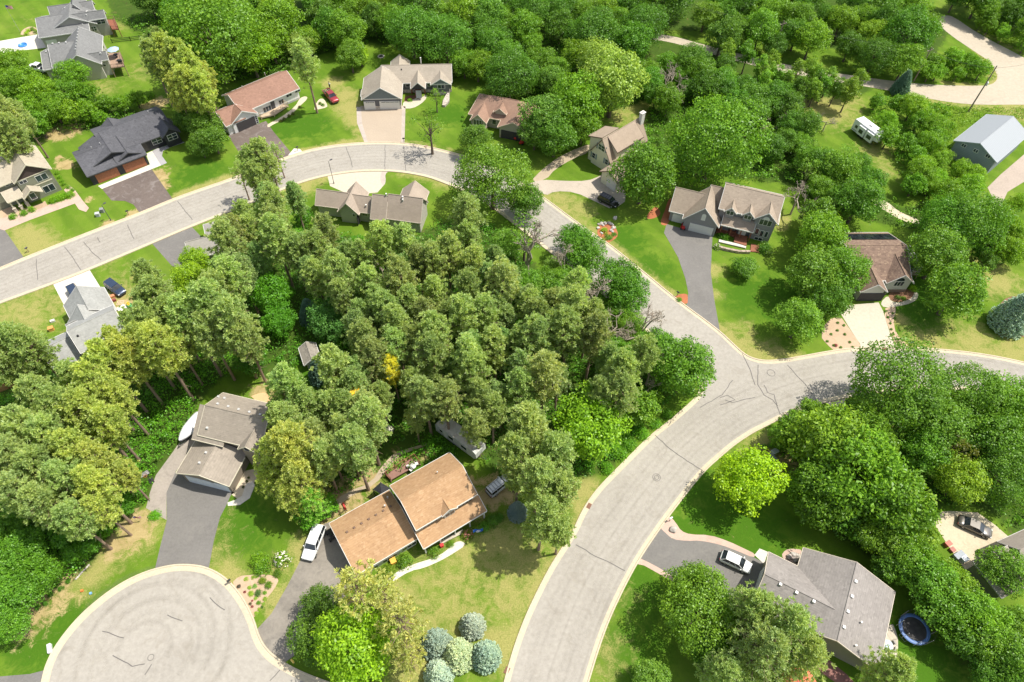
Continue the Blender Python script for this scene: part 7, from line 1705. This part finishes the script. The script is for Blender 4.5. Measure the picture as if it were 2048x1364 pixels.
T('pine', 785, 740, 22, (2.2, 1.6, .7), label='yellowing pine in the stand, upper of two', hs=1.2, **p_); T('pine', 728, 812, 28, (2.6, 1.6, .75), label='yellowing pine at the stand edge above the orange house', **p_)
T('pine', 985, 820, 30, PT, look='olive pine', **p_); T('pine', 955, 850, 30, PT, label='tall bare trunked pine in front of the white camper', **p_)
for x, y, r in ((590, 900, 44), (560, 930, 46), (610, 960, 46), (545, 960, 34), (585, 850, 36), (640, 870, 30), (620, 820, 32), (565, 830, 28), (590, 990, 36)): T('full_pine' if y > 900 else 'pine', x, y, r, PY if y > 880 else PT, look='yellow olive pine', **p_)
for x, y, r in ((660, 820, 30), (690, 860, 30), (700, 900, 26), (660, 900, 28), (850, 790, 36), (890, 800, 34), (830, 840, 20), (760, 790, 26), (820, 770, 26)): T('pine', x, y, r, PT, look='olive pine', **p_)
T('full_pine', 625, 1010, 30, (.9, 1.3, .6), look='green bushy pine', **p_)
for x, y, r, tn in ((620, 1030, 26, (.8, 1.2, .6)), (650, 1010, 22, (.9, 1.3, .6))): T('small', x, y, r, tn, look='dark green bushy tree', **b_)
# left pines, their long trunks leaning out of the picture centre
for x, y, r in ((320, 700, 42), (355, 690, 32), (290, 690, 36), (260, 720, 38), (220, 730, 40), (240, 690, 30), (190, 770, 40), (230, 790, 36), (150, 760, 34), (175, 830, 40), (215, 850, 36), (130, 820, 40), (90, 800, 38), (60, 860, 42), (110, 880, 40), (160, 900, 40), (200, 920, 36), (30, 920, 42), (90, 940, 40), (140, 960, 40), (190, 980, 38), (40, 990, 40), (100, 1010, 40), (150, 1040, 36), (-5, 860, 36), (0, 960, 36), (30, 690, 36), (70, 700, 36), (10, 730, 32), (60, 740, 26), (205, 1020, 30), (250, 950, 26), (385, 650, 40), (430, 620, 44), (460, 650, 42), (420, 670, 36), (490, 680, 34), (440, 590, 34), (300, 560, 28), (330, 600, 34), (300, 610, 30), (350, 640, 32), (300, 650, 34), (270, 650, 24)):
    T('pine', x, y, r, PY if (y > 680 and x > 150) else PT, look='tall olive pine', **p_)
T('broad', 130, 905, 26, LIME, look='lime green tree', **b_); T('small', 110, 760, 22, (.7, 1, .7), look='dark green tree', **b_)
for x, y, r, tn in ((40, 1110, 46, (.9, 1.15, .85)), (75, 1150, 42, (.9, 1.2, .8)), (30, 1190, 44, (.85, 1.15, .85)), (20, 1245, 36, (.9, 1.15, .9)), (150, 1105, 26, (.8, 1.15, .7)), (180, 1085, 24, (.7, 1.1, .7)), (130, 1070, 30, (.8, 1.1, .8)), (10, 1060, 40, (.9, 1.1, .8)), (195, 1060, 22, (.8, 1.2, .7)), (250, 1010, 20, (.75, 1.15, .7))): T('broad' if r > 30 else 'small', x, y, r, tn, look='fresh green tree', **b_)

# dead and bare trees
for x, y, r, kd, lab in ((1060, 460, 60, 'snag', 'big dead pale tree with forked bare limbs beside the street'), (1305, 725, 34, 'bare', 'grey bare bush sticking out at the junction end of the stand'), (1190, 600, 44, 'bare', 'grey tangle of bare branches halfway along the stand edge'), (1215, 650, 38, 'dead', 'leafless tree beside the grey tangle at the stand edge'), (1290, 640, 40, 'bare', 'bare twigs overhanging the street halfway along the stand'), (980, 775, 34, 'dead', 'reddish dead tree among the pines above the camper'), (760, 520, 26, 'bare', 'pale dead treetop in the pine stand, left of a pair'), (810, 520, 20, 'bare', 'pale dead treetop in the pine stand, right of a pair'), (1605, 375, 30, 'dead', 'leafless grey tree right behind the grey house'), (1660, 230, 16, 'dead', 'little bare tree on the dry grass left of the trailer'), (1340, 150, 26, 'dead', 'dead branched trunk in the woods behind the cream house'), (1130, 520, 30, 'bare', 'bare branches between green trees at the stand edge'), (1545, 230, 22, 'dead', 'bare branches in the woods left of the trailer')):
    T(kd, x, y, r * 1.15, (1, 1, 1), hs=1.25, name='dead_tree', cat='dead tree', label=lab)
# the stand and the woods, filled crown by crown
def fill(poly, n, kinds, seed, sep=.62):
    """random crowns inside an outline of the photograph"""
    rs = random.Random(seed); P = np.array(poly, float); lo, hi = P.min(0), P.max(0); done = 0
    for _ in range(n * 40):
        if done >= n: break
        x, y = rs.uniform(lo[0], hi[0]), rs.uniform(lo[1], hi[1])
        if not inpoly(np.array([[x, y]]), P)[0]: continue
        kind, Rr, tint, nm, look, cat = rs.choices([k[0] for k in kinds], [k[1] for k in kinds])[0]
        if plant(kind, x, y, R=rs.uniform(*Rr), tint=jit(tint, .16), name=nm, look=look, cat=cat, force=False, sep=sep): done += 1
    print('fill', done, 'of', n)
PI_ = ('pine', (2.3, 3.1), PT, 'pine_tree', 'olive pine', 'tree')
STAND = [(500, 430), (560, 385), (600, 400), (620, 450), (700, 480), (760, 470), (870, 470), (880, 420), (930, 400), (965, 450), (1010, 520), (1060, 560), (1110, 620), (1150, 680), (1230, 720), (1260, 760), (1240, 800), (1150, 770), (1060, 810), (1000, 810), (950, 800), (900, 790), (840, 780), (760, 760), (690, 790), (650, 740), (690, 650), (620, 590), (560, 540), (500, 560), (450, 570), (420, 520), (470, 470)]
fill(STAND, 100, [(PI_, 10), (('pine', (1.9, 2.5), (.9, 1.0, 1.1), 'pine_tree', 'dark olive pine', 'tree'), 3), (('small', (1.6, 2.4), (.8, 1.1, .7), 'broadleaf_tree', 'dark green understory tree', 'tree'), 1)], 5, .47)
fill([(560, 770), (640, 770), (720, 790), (740, 850), (690, 930), (640, 920), (560, 850)], 6, [(PI_, 1)], 15, .5)
fill([(1010, 470), (1090, 520), (1180, 560), (1260, 640), (1330, 680), (1300, 780), (1220, 740), (1130, 650), (1040, 570)], 20, [(('broad', (2.2, 3.4), (1.0, 1.15, .9), 'broadleaf_tree', 'leafy green tree', 'tree'), 3), (('broad', (2.0, 3.0), (1.3, 1.3, 1.7), 'broadleaf_tree', 'grey green tree', 'tree'), 2), (PI_, 2)], 6, .5)
BL_ = lambda t, lo=2.8, hi=4.8, kd='broad', lk='dark green woodland tree': ((kd, (lo, hi), t, 'broadleaf_tree', lk, 'tree'))
NORTH = [(230, -10), (330, 10), (360, 60), (520, 110), (600, 80), (690, 70), (780, 60), (860, 70), (890, 100), (930, 130), (1000, 150), (1030, 190), (1090, 190), (1180, 90), (1260, 120), (1290, 50), (1370, 50), (1440, 70), (1540, 90), (1650, 110), (1760, 130), (1840, 130), (1890, 80), (1840, 20), (1800, -20), (1000, -30), (230, -30)]
fill(NORTH, 120, [(BL_((.75, .95, .8)), 5), (BL_((1.05, 1.15, .85), lk='fresh green woodland tree'), 5), (BL_((1.3, 1.3, .8), lk='light green woodland tree'), 3), (BL_((1.0, 1.1, 1.5), 3, 5, 'feather', 'grey green woodland tree'), 2), (BL_((.7, .9, .8), 4.5, 6.5, 'big', 'large dark woodland tree'), 3)], 7, .56)
fill([(1900, -20), (2070, -20), (2070, 80), (2010, 60), (1950, 10)], 10, [(BL_((.7, .85, .8)), 1), (BL_((1.0, 1.1, .8)), 1)], 8, .5)
MIDW = [(1300, 130), (1380, 110), (1440, 120), (1500, 170), (1560, 190), (1600, 220), (1620, 260), (1660, 290), (1720, 310), (1750, 370), (1720, 410), (1640, 400), (1590, 350), (1540, 300), (1490, 220), (1420, 190), (1330, 200), (1290, 190)]
fill(MIDW, 42, [(BL_((.75, .95, .8), 2.4, 4.2), 5), (BL_((1.0, 1.15, .8), 2.4, 4.0, lk='fresh green woodland tree'), 3), (BL_((1.3, 1.3, 1.4), 2, 3, 'thin', 'thin grey green tree'), 2)], 9, .5)
fill([(1440, 95), (1500, 110), (1600, 130), (1700, 150), (1760, 165), (1740, 190), (1650, 190), (1540, 175), (1450, 150)], 22, [(BL_((1.35, 1.3, 1.2), 1.6, 2.4, 'tall', 'slim light green poplar'), 3), (BL_((1.0, 1.15, .9), 1.6, 2.4, 'tall', 'slim green poplar'), 2)], 10, .5)
fill([(1760, 190), (1830, 210), (1870, 250), (1890, 300), (1960, 330), (1950, 400), (1870, 400), (1800, 370), (1790, 300), (1740, 240), (1730, 200)], 24, [(BL_((1.4, 1.45, .75), 1.8, 3.0, 'broad', 'bright green thicket tree'), 3), (BL_((1.0, 1.2, .75), 1.6, 2.8, 'small', 'green thicket tree'), 3)], 11, .48)
fill([(2000, 440), (2060, 380), (2060, 520), (2020, 540)], 7, [(BL_((1.4, 1.4, .9), 1.8, 3, 'feather', 'light green roadside tree'), 1)], 12, .5)
fill([(1940, 30), (2060, 60), (2060, 100), (1990, 70)], 5, [(BL_((1.1, 1.25, .8), 1.4, 2.2, 'small', 'roadside thicket tree'), 1)], 13, .5)
fill([(1880, 110), (1960, 120), (1985, 150), (1960, 165), (1880, 160), (1820, 150)], 10, [(BL_((1.1, 1.25, .75), 1.6, 2.8, 'small', 'roadside thicket tree'), 1)], 14, .5)
T('tall_spruce', 1806, 168, 18, (.42, .6, .5), name='spruce_tree', label='dark conical evergreen beside the tan road, below the utility pole')
print('TREES', len(TREES))
# ------------------------------------------------------------------ shrubs and flowers
def bush(px, py, rpx, tint, label, group=None, name='shrub', sq=1.0, bloom=None, cat='shrub'):
    o = plant('bush', px, py, rpx, tint, name=name, cat=cat, label=label, group=group, sq=sq, ground=False)
    if o and bloom:
        gq = np.random.default_rng(int(px * 7 + py)); m = 46; e = gq.normal(size=(m, 3)); e /= np.linalg.norm(e, axis=1)[:, None]; e[:, 2] = abs(e[:, 2])
        C = np.repeat(e * np.array([1.22, 1.22, 1.62]), 5, 0) + gq.normal(size=(m * 5, 3)) * .07; nv = np.repeat(e, 5, 0) + gq.normal(size=(m * 5, 3)) * .5; nv /= np.linalg.norm(nv, axis=1)[:, None]
        quads_object('blossoms', quads(C, nv, .2, .18), plain('bloom_%s' % bloom[0], bloom[1], .8, var=.1), o)
    return o
WB = ('white', (.72, .66, .55))
GS = (.95, 1.05, .8)
bush(809, 1120, 17, GS, 'round clipped shrub in front of the orange house, nearer the porch'); bush(772, 1145, 17, (1.15, 1.0, .7), 'round clipped shrub in front of the orange house, nearer the driveway'); bush(868, 1104, 13, GS, 'low shrub under the orange house porch roof corner')
bush(740, 1160, 9, LIME, 'small bright shrub at the lower corner of the orange garage'); bush(900, 1088, 8, MID, 'small flower shrub beside the orange house porch steps'); bush(935, 1068, 12, (1.3, 1.1, .8), 'flowering shrub below the blue flag', bloom=('pink', (.5, .2, .15))); bush(955, 1058, 11, MID, 'green shrub right of the blue flag'); bush(985, 1040, 14, (.8, 1, .9), 'dark hosta shrub at the right corner of the orange house'); bush(968, 1052, 12, (.9, 1.2, .9), 'leafy shrub below the right corner of the orange house'); bush(1000, 1034, 10, (.7, .95, .8), 'dark shrub beside the small blue spruce')
bush(518, 1122, 20, (1.2, 1.3, .7), 'feathery green shrub between lawn and flower bed', sq=.9); bush(563, 1116, 18, (1.2, 1.2, 1.0), 'hydrangea with cream blossoms beside the weathered driveway', name='hydrangea', bloom=WB); bush(525, 1135, 16, (1.0, 1.2, .7), 'green shrub at the top of the flower bed')
for x, y, rr, tn in ((470, 450, 45, (1.2, 1.05, .6)), (540, 500, 45, (.95, 1.0, .6)), (640, 370, 50, (.9, 1.0, .6)), (425, 590, 42, (.7, .85, 1.8))): bush(440 + x * .1786, 1080 + y * .1786, rr * .1786, tn, {470: 'red tinged shrub in the middle of the flower bed', 540: 'dark green shrub in the flower bed beside the drive', 640: 'rounded green shrub at the top right of the flower bed', 425: 'blue grey shrub in the flower bed'}[x])
for x, y, rr, tn in ((295, 435, 28, (2.2, 1.8, 2.5)), (370, 420, 26, (2.0, 1.7, 2.0)), (405, 410, 18, (2.0, 1.7, 2.0)), (385, 520, 30, (1.4, 1.5, 3.0)), (330, 530, 26, (2.0, 1.7, 2.0)), (345, 600, 35, (2.0, 1.8, 1.4)), (500, 590, 26, (1.2, 1.4, .7)), (400, 650, 24, (2.0, 1.7, 2.0)), (500, 660, 28, (2.0, 1.7, 2.0)), (430, 700, 28, (1.0, 1.2, .6)), (480, 715, 24, (2.0, 1.7, 2.0)), (440, 770, 22, (2.0, 1.7, 1.6)), (405, 825, 28, (2.0, 1.8, 1.8)), (465, 750, 18, (.6, .7, 1.0)), (210, 520, 26, (.7, .35, 2.6)), (275, 580, 18, (2.2, .35, 3.5)), (360, 680, 14, (2.4, .4, 4)), (360, 745, 18, (2.4, .4, 4)), (340, 715, 20, (.8, .4, 2.0))):
    lk = 'pale lime hosta in the pebble flower bed' if tn[0] >= 1.9 and tn[1] > 1 else 'magenta flowering plant in the pebble flower bed' if tn[1] < .5 and tn[0] > 2 else 'purple flowering plant in the pebble flower bed' if tn[1] < .5 else 'green plant in the pebble flower bed'
    bush(440 + x * .1786, 1080 + y * .1786, rr * .1786, tn, lk, group='%ss' % lk, name='perennial', sq=.6, cat='flower')
for x, y, lab in ((24, 431, 'leftmost round shrub in the row before the olive house porch'), (45, 424, 'middle round shrub in the row before the olive house porch'), (62, 417, 'rightmost round shrub in the row before the olive house porch')): bush(x, y, 8, (1.2, 1.4, .7), lab)
for x, y in ((104, 399), (113, 396), (122, 393), (131, 390), (139, 388)): bush(x, y, 9, (1.4, 1.6, .6), 'bright green hedge bush along the olive house front corner', group='hedge bushes at the olive house')
for x, y in ((113, 345), (118, 353), (122, 360), (127, 367), (136, 373), (143, 379)): bush(x, y, 5, (1.2, 1.4, .7), 'small round shrub in the row down the side of the olive house', group='side row of the olive house')
bush(820, 199, 5, (1.3, 1.5, .7), 'small round shrub left of the log porch'); bush(1530, 492, 15, (.6, .8, .6), 'dark shrub at the right corner of the grey house'); bush(1538, 505, 10, (.8, .8, .8), 'brownish shrub below the dark corner shrub of the grey house'); bush(1452, 473, 9, (.8, 1.1, .6), 'green shrub under the grey house porch'); bush(1442, 470, 8, (.8, 1.1, .6), 'green shrub beside the grey garage corner'); bush(1435, 492, 8, (1.5, 1.4, 1.6), 'pale flowering shrub at the top of the grey driveway', bloom=WB); bush(1490, 545, 6, GS, 'little shrub peeping from under the white flowering shrub')
bush(1826, 576, 8, LIME, 'bright lime shrub beside the arched window'); bush(1796, 594, 6, GS, 'small shrub in the brown mulch bed, left one', sq=.7); bush(1808, 596, 6, (1.1, 1.2, .7), 'small shrub in the brown mulch bed, right one', sq=.7); bush(1358, 598, 6, (1.0, 1.4, .5), 'green plant in the small red mulch bed'); bush(1210, 460, 8, LIME, 'lime green plant inside the rock garden ring'); bush(1216, 473, 9, (.7, .95, .6), 'dark spreading plant in the lower rock garden', sq=.5); bush(1228, 468, 6, (.7, .95, .6), 'dark plant at the right of the rock garden', sq=.5)
for x, y in ((1655, 682), (1668, 690), (1682, 694), (1663, 668), (1675, 660), (1690, 668), (1700, 684), (1688, 650), (1676, 645), (1706, 694)): bush(x, y, 3.2, (.7, 1.0, .6), 'small green plant in the pebble bed left of the beige driveway', group='plants left of the beige driveway', name='perennial', cat='plant')
bush(1672, 690, 4, (2.4, .4, 4), 'magenta flowering plant in the pebble bed left of the beige driveway', name='perennial', cat='flower')
for x, y in ((1772, 622), (1776, 634), (1781, 646), (1783, 658), (1787, 668), (1793, 678), (1800, 688), (1786, 626), (1790, 636)): bush(x, y, 3, (.7, 1.0, .6), 'small green plant in the pebble strip right of the beige driveway', group='plants right of the beige driveway', name='perennial', cat='plant')
for x, y in ((568, 237), (578, 231), (585, 226), (561, 241), (600, 213)): bush(x, y, 4, (.9, .6, .7), 'dark reddish shrub along the white ranch house front', group='shrubs along the white ranch house')
for x, y in ((640, 206), (646, 209)): bush(x, y, 4, (.9, 1.1, .7), 'green plant in the small stone ringed bed', group='plants in the stone ringed bed', name='perennial', cat='plant')
for x, y in ((55, 60), (64, 57), (70, 62), (52, 66)): bush(x, y, 5, YEL if x < 60 else MID, 'yellow flowering plant in the bed by the white driveway' if x < 60 else 'green plant in the bed by the white driveway', group='yellow plants by the white driveway' if x < 60 else 'green plants by the white driveway', name='perennial', cat='flower')
for x, y in ((121, 1176), (100, 1188), (90, 1206), (135, 1162), (112, 1170), (74, 1215)): bush(x, y, 6, (.6, .95, .6), 'low dark green shrub in the mulch at the lower left', group='low shrubs in the left mulch')
bush(308, 1030, 13, (1.0, 1.5, .5), 'bright green groundcover clump where the tan strip meets the driveway', sq=.5)
for x, y in ((925, 240), (928, 250), (932, 258), (975, 266), (985, 268), (926, 232)): bush(x, y, 4, (1.0, 1.2, 1.0), 'garden shrub along the hip roofed house front', group='shrubs along the hip roofed house')
for x, y in ((497, 955), (493, 962), (486, 974)): bush(x, y, 3, (.35, .3, .5), 'dark little shrub in the pebbles beside the taupe garage', group='dark shrubs beside the taupe garage')
for x, y, rr in ((1545, 890, 8), (1530, 893, 7), (1555, 880, 9), (1570, 862, 10), (1520, 905, 6), (1560, 897, 7)): bush(x, y, rr, (1.0, 1.2, 1.0), 'wild shrub on dry ground above the yellow tree', group='wild shrubs above the yellow tree')
for x, y, rr in ((1865, 255, 14), (1880, 240, 12), (1895, 225, 10), (1860, 225, 12), (1845, 215, 12), (1875, 270, 14), (1905, 250, 9), (1890, 290, 13)): bush(x, y, rr, (1.3, 1.4, .7), 'wild green shrub in the rough grass left of the metal barn', group='shrubs left of the metal barn')
for x, y, rr in ((300, 190, 9), (285, 197, 10), (255, 193, 10), (235, 196, 10), (220, 205, 9), (270, 200, 9), (240, 205, 8), (205, 215, 9), (190, 228, 10)): bush(x, y, rr, (1.2, 1.3, .8), 'shrub in the green hedgerow behind the charcoal house', group='hedgerow shrubs')
for x, y, rr in ((1215, 935, 14), (1240, 905, 16), (1260, 885, 15), (1285, 865, 15), (1310, 845, 14), (1335, 825, 12), (1180, 930, 12), (1225, 890, 14), (1275, 850, 14), (1250, 865, 12)): bush(x, y, rr, (1.0, 1.35, .7), 'low green bush on the verge between the yellow green maple and the street', group='verge bushes')

# ------------------------------------------------------------------ undergrowth that nobody could count
def brush(name, label, polys, dens, tint, hmin=.2, hmax=1.6, leaf=.34, seed=0, avoid=True):
    g = np.random.default_rng(seed); out = []
    for poly in polys:
        P = np.array([[v.x, v.y] for v in W(poly)]); lo, hi = P.min(0), P.max(0); A_ = (hi - lo).prod(); n = int(A_ * dens)
        Q = g.uniform(lo, hi, (n, 2)); m = inpoly(Q, P)
        if avoid:
            for f in FOOT:
                if (f.max(0) < lo).any() or (f.min(0) > hi).any(): continue
                m &= ~inpoly(Q, f)
        Q = Q[m]; n = len(Q)
        hh = hmin + (hmax - hmin) * np.clip(.5 + .5 * np.sin(Q[:, 0] * .9 + 1.3 * np.sin(Q[:, 1] * .5)) * np.cos(Q[:, 1] * .8 + np.sin(Q[:, 0] * .4)) + g.normal(size=n) * .12, 0, 1)
        k = 9
        C = np.repeat(np.c_[Q, hh], k, 0) + g.normal(size=(n * k, 3)) * np.array([.32, .32, .2]); C[:, 2] = np.maximum(C[:, 2], .06)
        nv = np.array([0, 0, .7]) + g.normal(size=(n * k, 3)) * .55; nv /= np.linalg.norm(nv, axis=1)[:, None]
        out.append(quads(C, nv, leaf * g.uniform(.6, 1.3, n * k), leaf * g.uniform(.5, .85, n * k), .2))
    o = quads_object(name, np.concatenate(out), M_LEAF); o.color = (*tint, 1); tag(o, label, 'undergrowth', kind='stuff'); return o
brush('undergrowth', 'dense green undergrowth beneath the pines', [
    [(300, 730), (400, 690), (480, 700), (470, 740), (400, 790), (385, 850), (345, 900), (305, 950), (290, 1010), (240, 1010), (210, 940), (240, 850)],
    [(150, 1160), (100, 1170), (40, 1220), (-20, 1230), (-40, 1050), (100, 1040), (200, 1010), (262, 1020), (220, 1080)],
    [(-40, 800), (120, 780), (240, 780), (240, 930), (180, 1010), (-40, 1040)]], 2.6, (.85, 1.25, .7), .2, 1.9, seed=1)
brush('undergrowth', 'green undergrowth inside and around the pine stand', [
    FLOOR['stand'][:20] + [(960, 900), (880, 850), (820, 880), (740, 900), (660, 830), (640, 740), (560, 730), (480, 720), (430, 640), (450, 560), (500, 520)],
    [(1130, 960), (1200, 930), (1300, 840), (1390, 770), (1370, 720), (1300, 760), (1200, 850), (1150, 900)],
    [(745, 960), (800, 905), (880, 880), (930, 870), (930, 900), (870, 905), (800, 940)], [(700, 870), (745, 880), (740, 940), (700, 990), (690, 930)]], 1.5, (.75, 1.15, .75), .2, 1.5, seed=2)
brush('undergrowth', 'tangled green brush of the woods around the houses', [FLOOR['middle'], FLOOR['west'], FLOOR['east'], [(1740, 200), (1840, 200), (1900, 220), (1900, 300), (1960, 330), (1950, 380), (1860, 400), (1790, 340), (1770, 290), (1740, 240)], [(230, 40), (330, 90), (450, 165), (560, 150), (640, 110), (740, 85), (870, 105), (900, 160), (960, 140), (1040, 200), (1160, 240), (1300, 200), (1300, 120), (1000, 60), (600, 40), (400, 20)]], 1.1, (.9, 1.15, .75), .2, 1.6, .4, seed=3)
brush('rough_grass', 'tall rough grass along the tan road and barn', [[(1836, 200), (1900, 210), (1960, 216), (2060, 216), (2060, 240), (1990, 232), (1920, 260), (1900, 290), (1860, 250)], [(1890, 100), (1950, 108), (1985, 130), (1992, 158), (1950, 168), (1890, 165)], [(1965, 66), (2060, 116), (2060, 90), (1990, 55)]], 2.2, (1.25, 1.25, .8), .1, .5, .3, seed=4)

# ------------------------------------------------------------------ names for every tree
LAND = [('grey metal barn', 1970, 280), ('white camper with slide outs', 1742, 255), ('grey three gabled house', 1450, 430), ('brown roofed house with a side deck', 1760, 540), ('cream house with a chimney', 1240, 270), ('brown hip roofed house', 990, 220), ('dark grey house at the top', 810, 165), ('white ranch house', 520, 195), ('charcoal house', 255, 285), ('olive green house', 60, 340), ('grey deck house upper left', 150, 100), ('taupe house atop the stand', 740, 405), ('lumber and blue tarp', 258, 635), ('taupe house with the boat', 455, 880), ('orange roofed house', 815, 1020), ('white trailer among the pines', 920, 870), ('little shed in the stand', 618, 705), ('turning circle', 300, 1240), ('street junction', 1500, 760), ('trampoline', 1830, 1257), ('grey bronze sedan', 1952, 1050), ('lower right grey roof', 1650, 1210), ('yellow tree', 1495, 955), ('big blue spruce', 2030, 620), ('tall barn side utility pole', 1940, 220), ('tan road bend', 1990, 160), ('red pickup', 660, 190), ('boat', 380, 855), ('wooden fence', 30, 775), ('basketball hoop', 300, 955), ('rock garden', 1215, 460), ('solar panels', 1740, 478), ('black off road vehicle', 1216, 400), ('tan driveway', 765, 250), ('pale willow', 1230, 155), ('stone ring garden', 1030, 160), ('fire pit', 762, 112), ('left street house roof', 440, 465), ('utility cabinets', 1545, 912), ('yellow green maple', 1180, 845), ('dead forked tree', 1060, 460), ('grey tangle of branches', 1190, 600), ('twin pale dead treetops', 785, 520), ('reddish dead tree', 980, 775), ('upper yellowing pine', 785, 740), ('lower yellowing pine', 728, 812), ('top left corner', 0, 0), ('top right corner', 2048, 0), ('top edge centre', 1024, 0), ('left edge centre', 0, 682), ('right edge centre', 2048, 682), ('lower left corner', 0, 1364), ('lower right corner', 2048, 1364)]
ORD = ['', 'second ', 'third ', 'fourth ', 'fifth ', 'sixth ', 'seventh ']
def area_of(d):
    x, y = d['px'], d['py']
    if 400 < x < 1320 and 380 < y < 860: return 'trees of the central stand'
    if x < 520 and y > 540: return 'trees of the left pine belt'
    if x > 1480 and y > 700: return 'trees of the lower right wood'
    if x < 460 and y < 400: return 'trees around the upper left houses'
    if y < 210: return 'woodland along the top'
    return 'trees of the right middle wood' if x > 1280 else 'trees among the houses'
byk = {}
for d in TREES:
    if d['label']: continue
    d['size'] = 'large ' if d['R'] > 4.6 else 'small ' if d['R'] < 2.3 else ''
    d['lk'] = (d['size'] + d['look']) if not d['look'].startswith(('large', 'small')) else d['look']
    byk.setdefault(d['lk'], []).append(d)
used = set(d['label'] for d in TREES if d['label'])
for lk, ds in byk.items():
    cand = []
    for li, (ph, x, y) in enumerate(LAND):
        for rk, d in enumerate(sorted(ds, key=lambda q: math.hypot(q['px'] - x, q['py'] - y))[:7]):
            cand.append((rk * 60 + math.hypot(d['px'] - x, d['py'] - y), rk, li, d))
    for _, rk, li, d in sorted(cand, key=lambda q: q[0]):
        if d['label']: continue
        lab = '%s, %s %snearest the %s' % (lk, 'the', ORD[rk], LAND[li][0]); lab = lab.replace(', the ', ', ')
        if lab in used or len(lab.split()) > 16: continue
        d['label'] = lab; used.add(lab)
for d in TREES:
    g_ = d['group'] or area_of(d)
    lab = d['label']
    if not lab: lab = '%s inside the %s' % (d['lk'], {'trees of the central stand': 'dense central stand', 'trees of the left pine belt': 'left pine belt', 'trees of the lower right wood': 'lower right wood', 'woodland along the top': 'woods along the top edge'}.get(g_, 'woods')); g_ = d['lk'] + ' group, ' + g_
    tag(d['o'], lab, d['cat'], g_)
print('LABELLED', len(used), 'of', len(TREES), 'objects', len(bpy.data.objects))
for p in PROTO.values():
    for k, *_ in p:
        for c in list(k.children): bpy.data.objects.remove(c)
        bpy.data.objects.remove(k)
print('TREES', len(TREES))
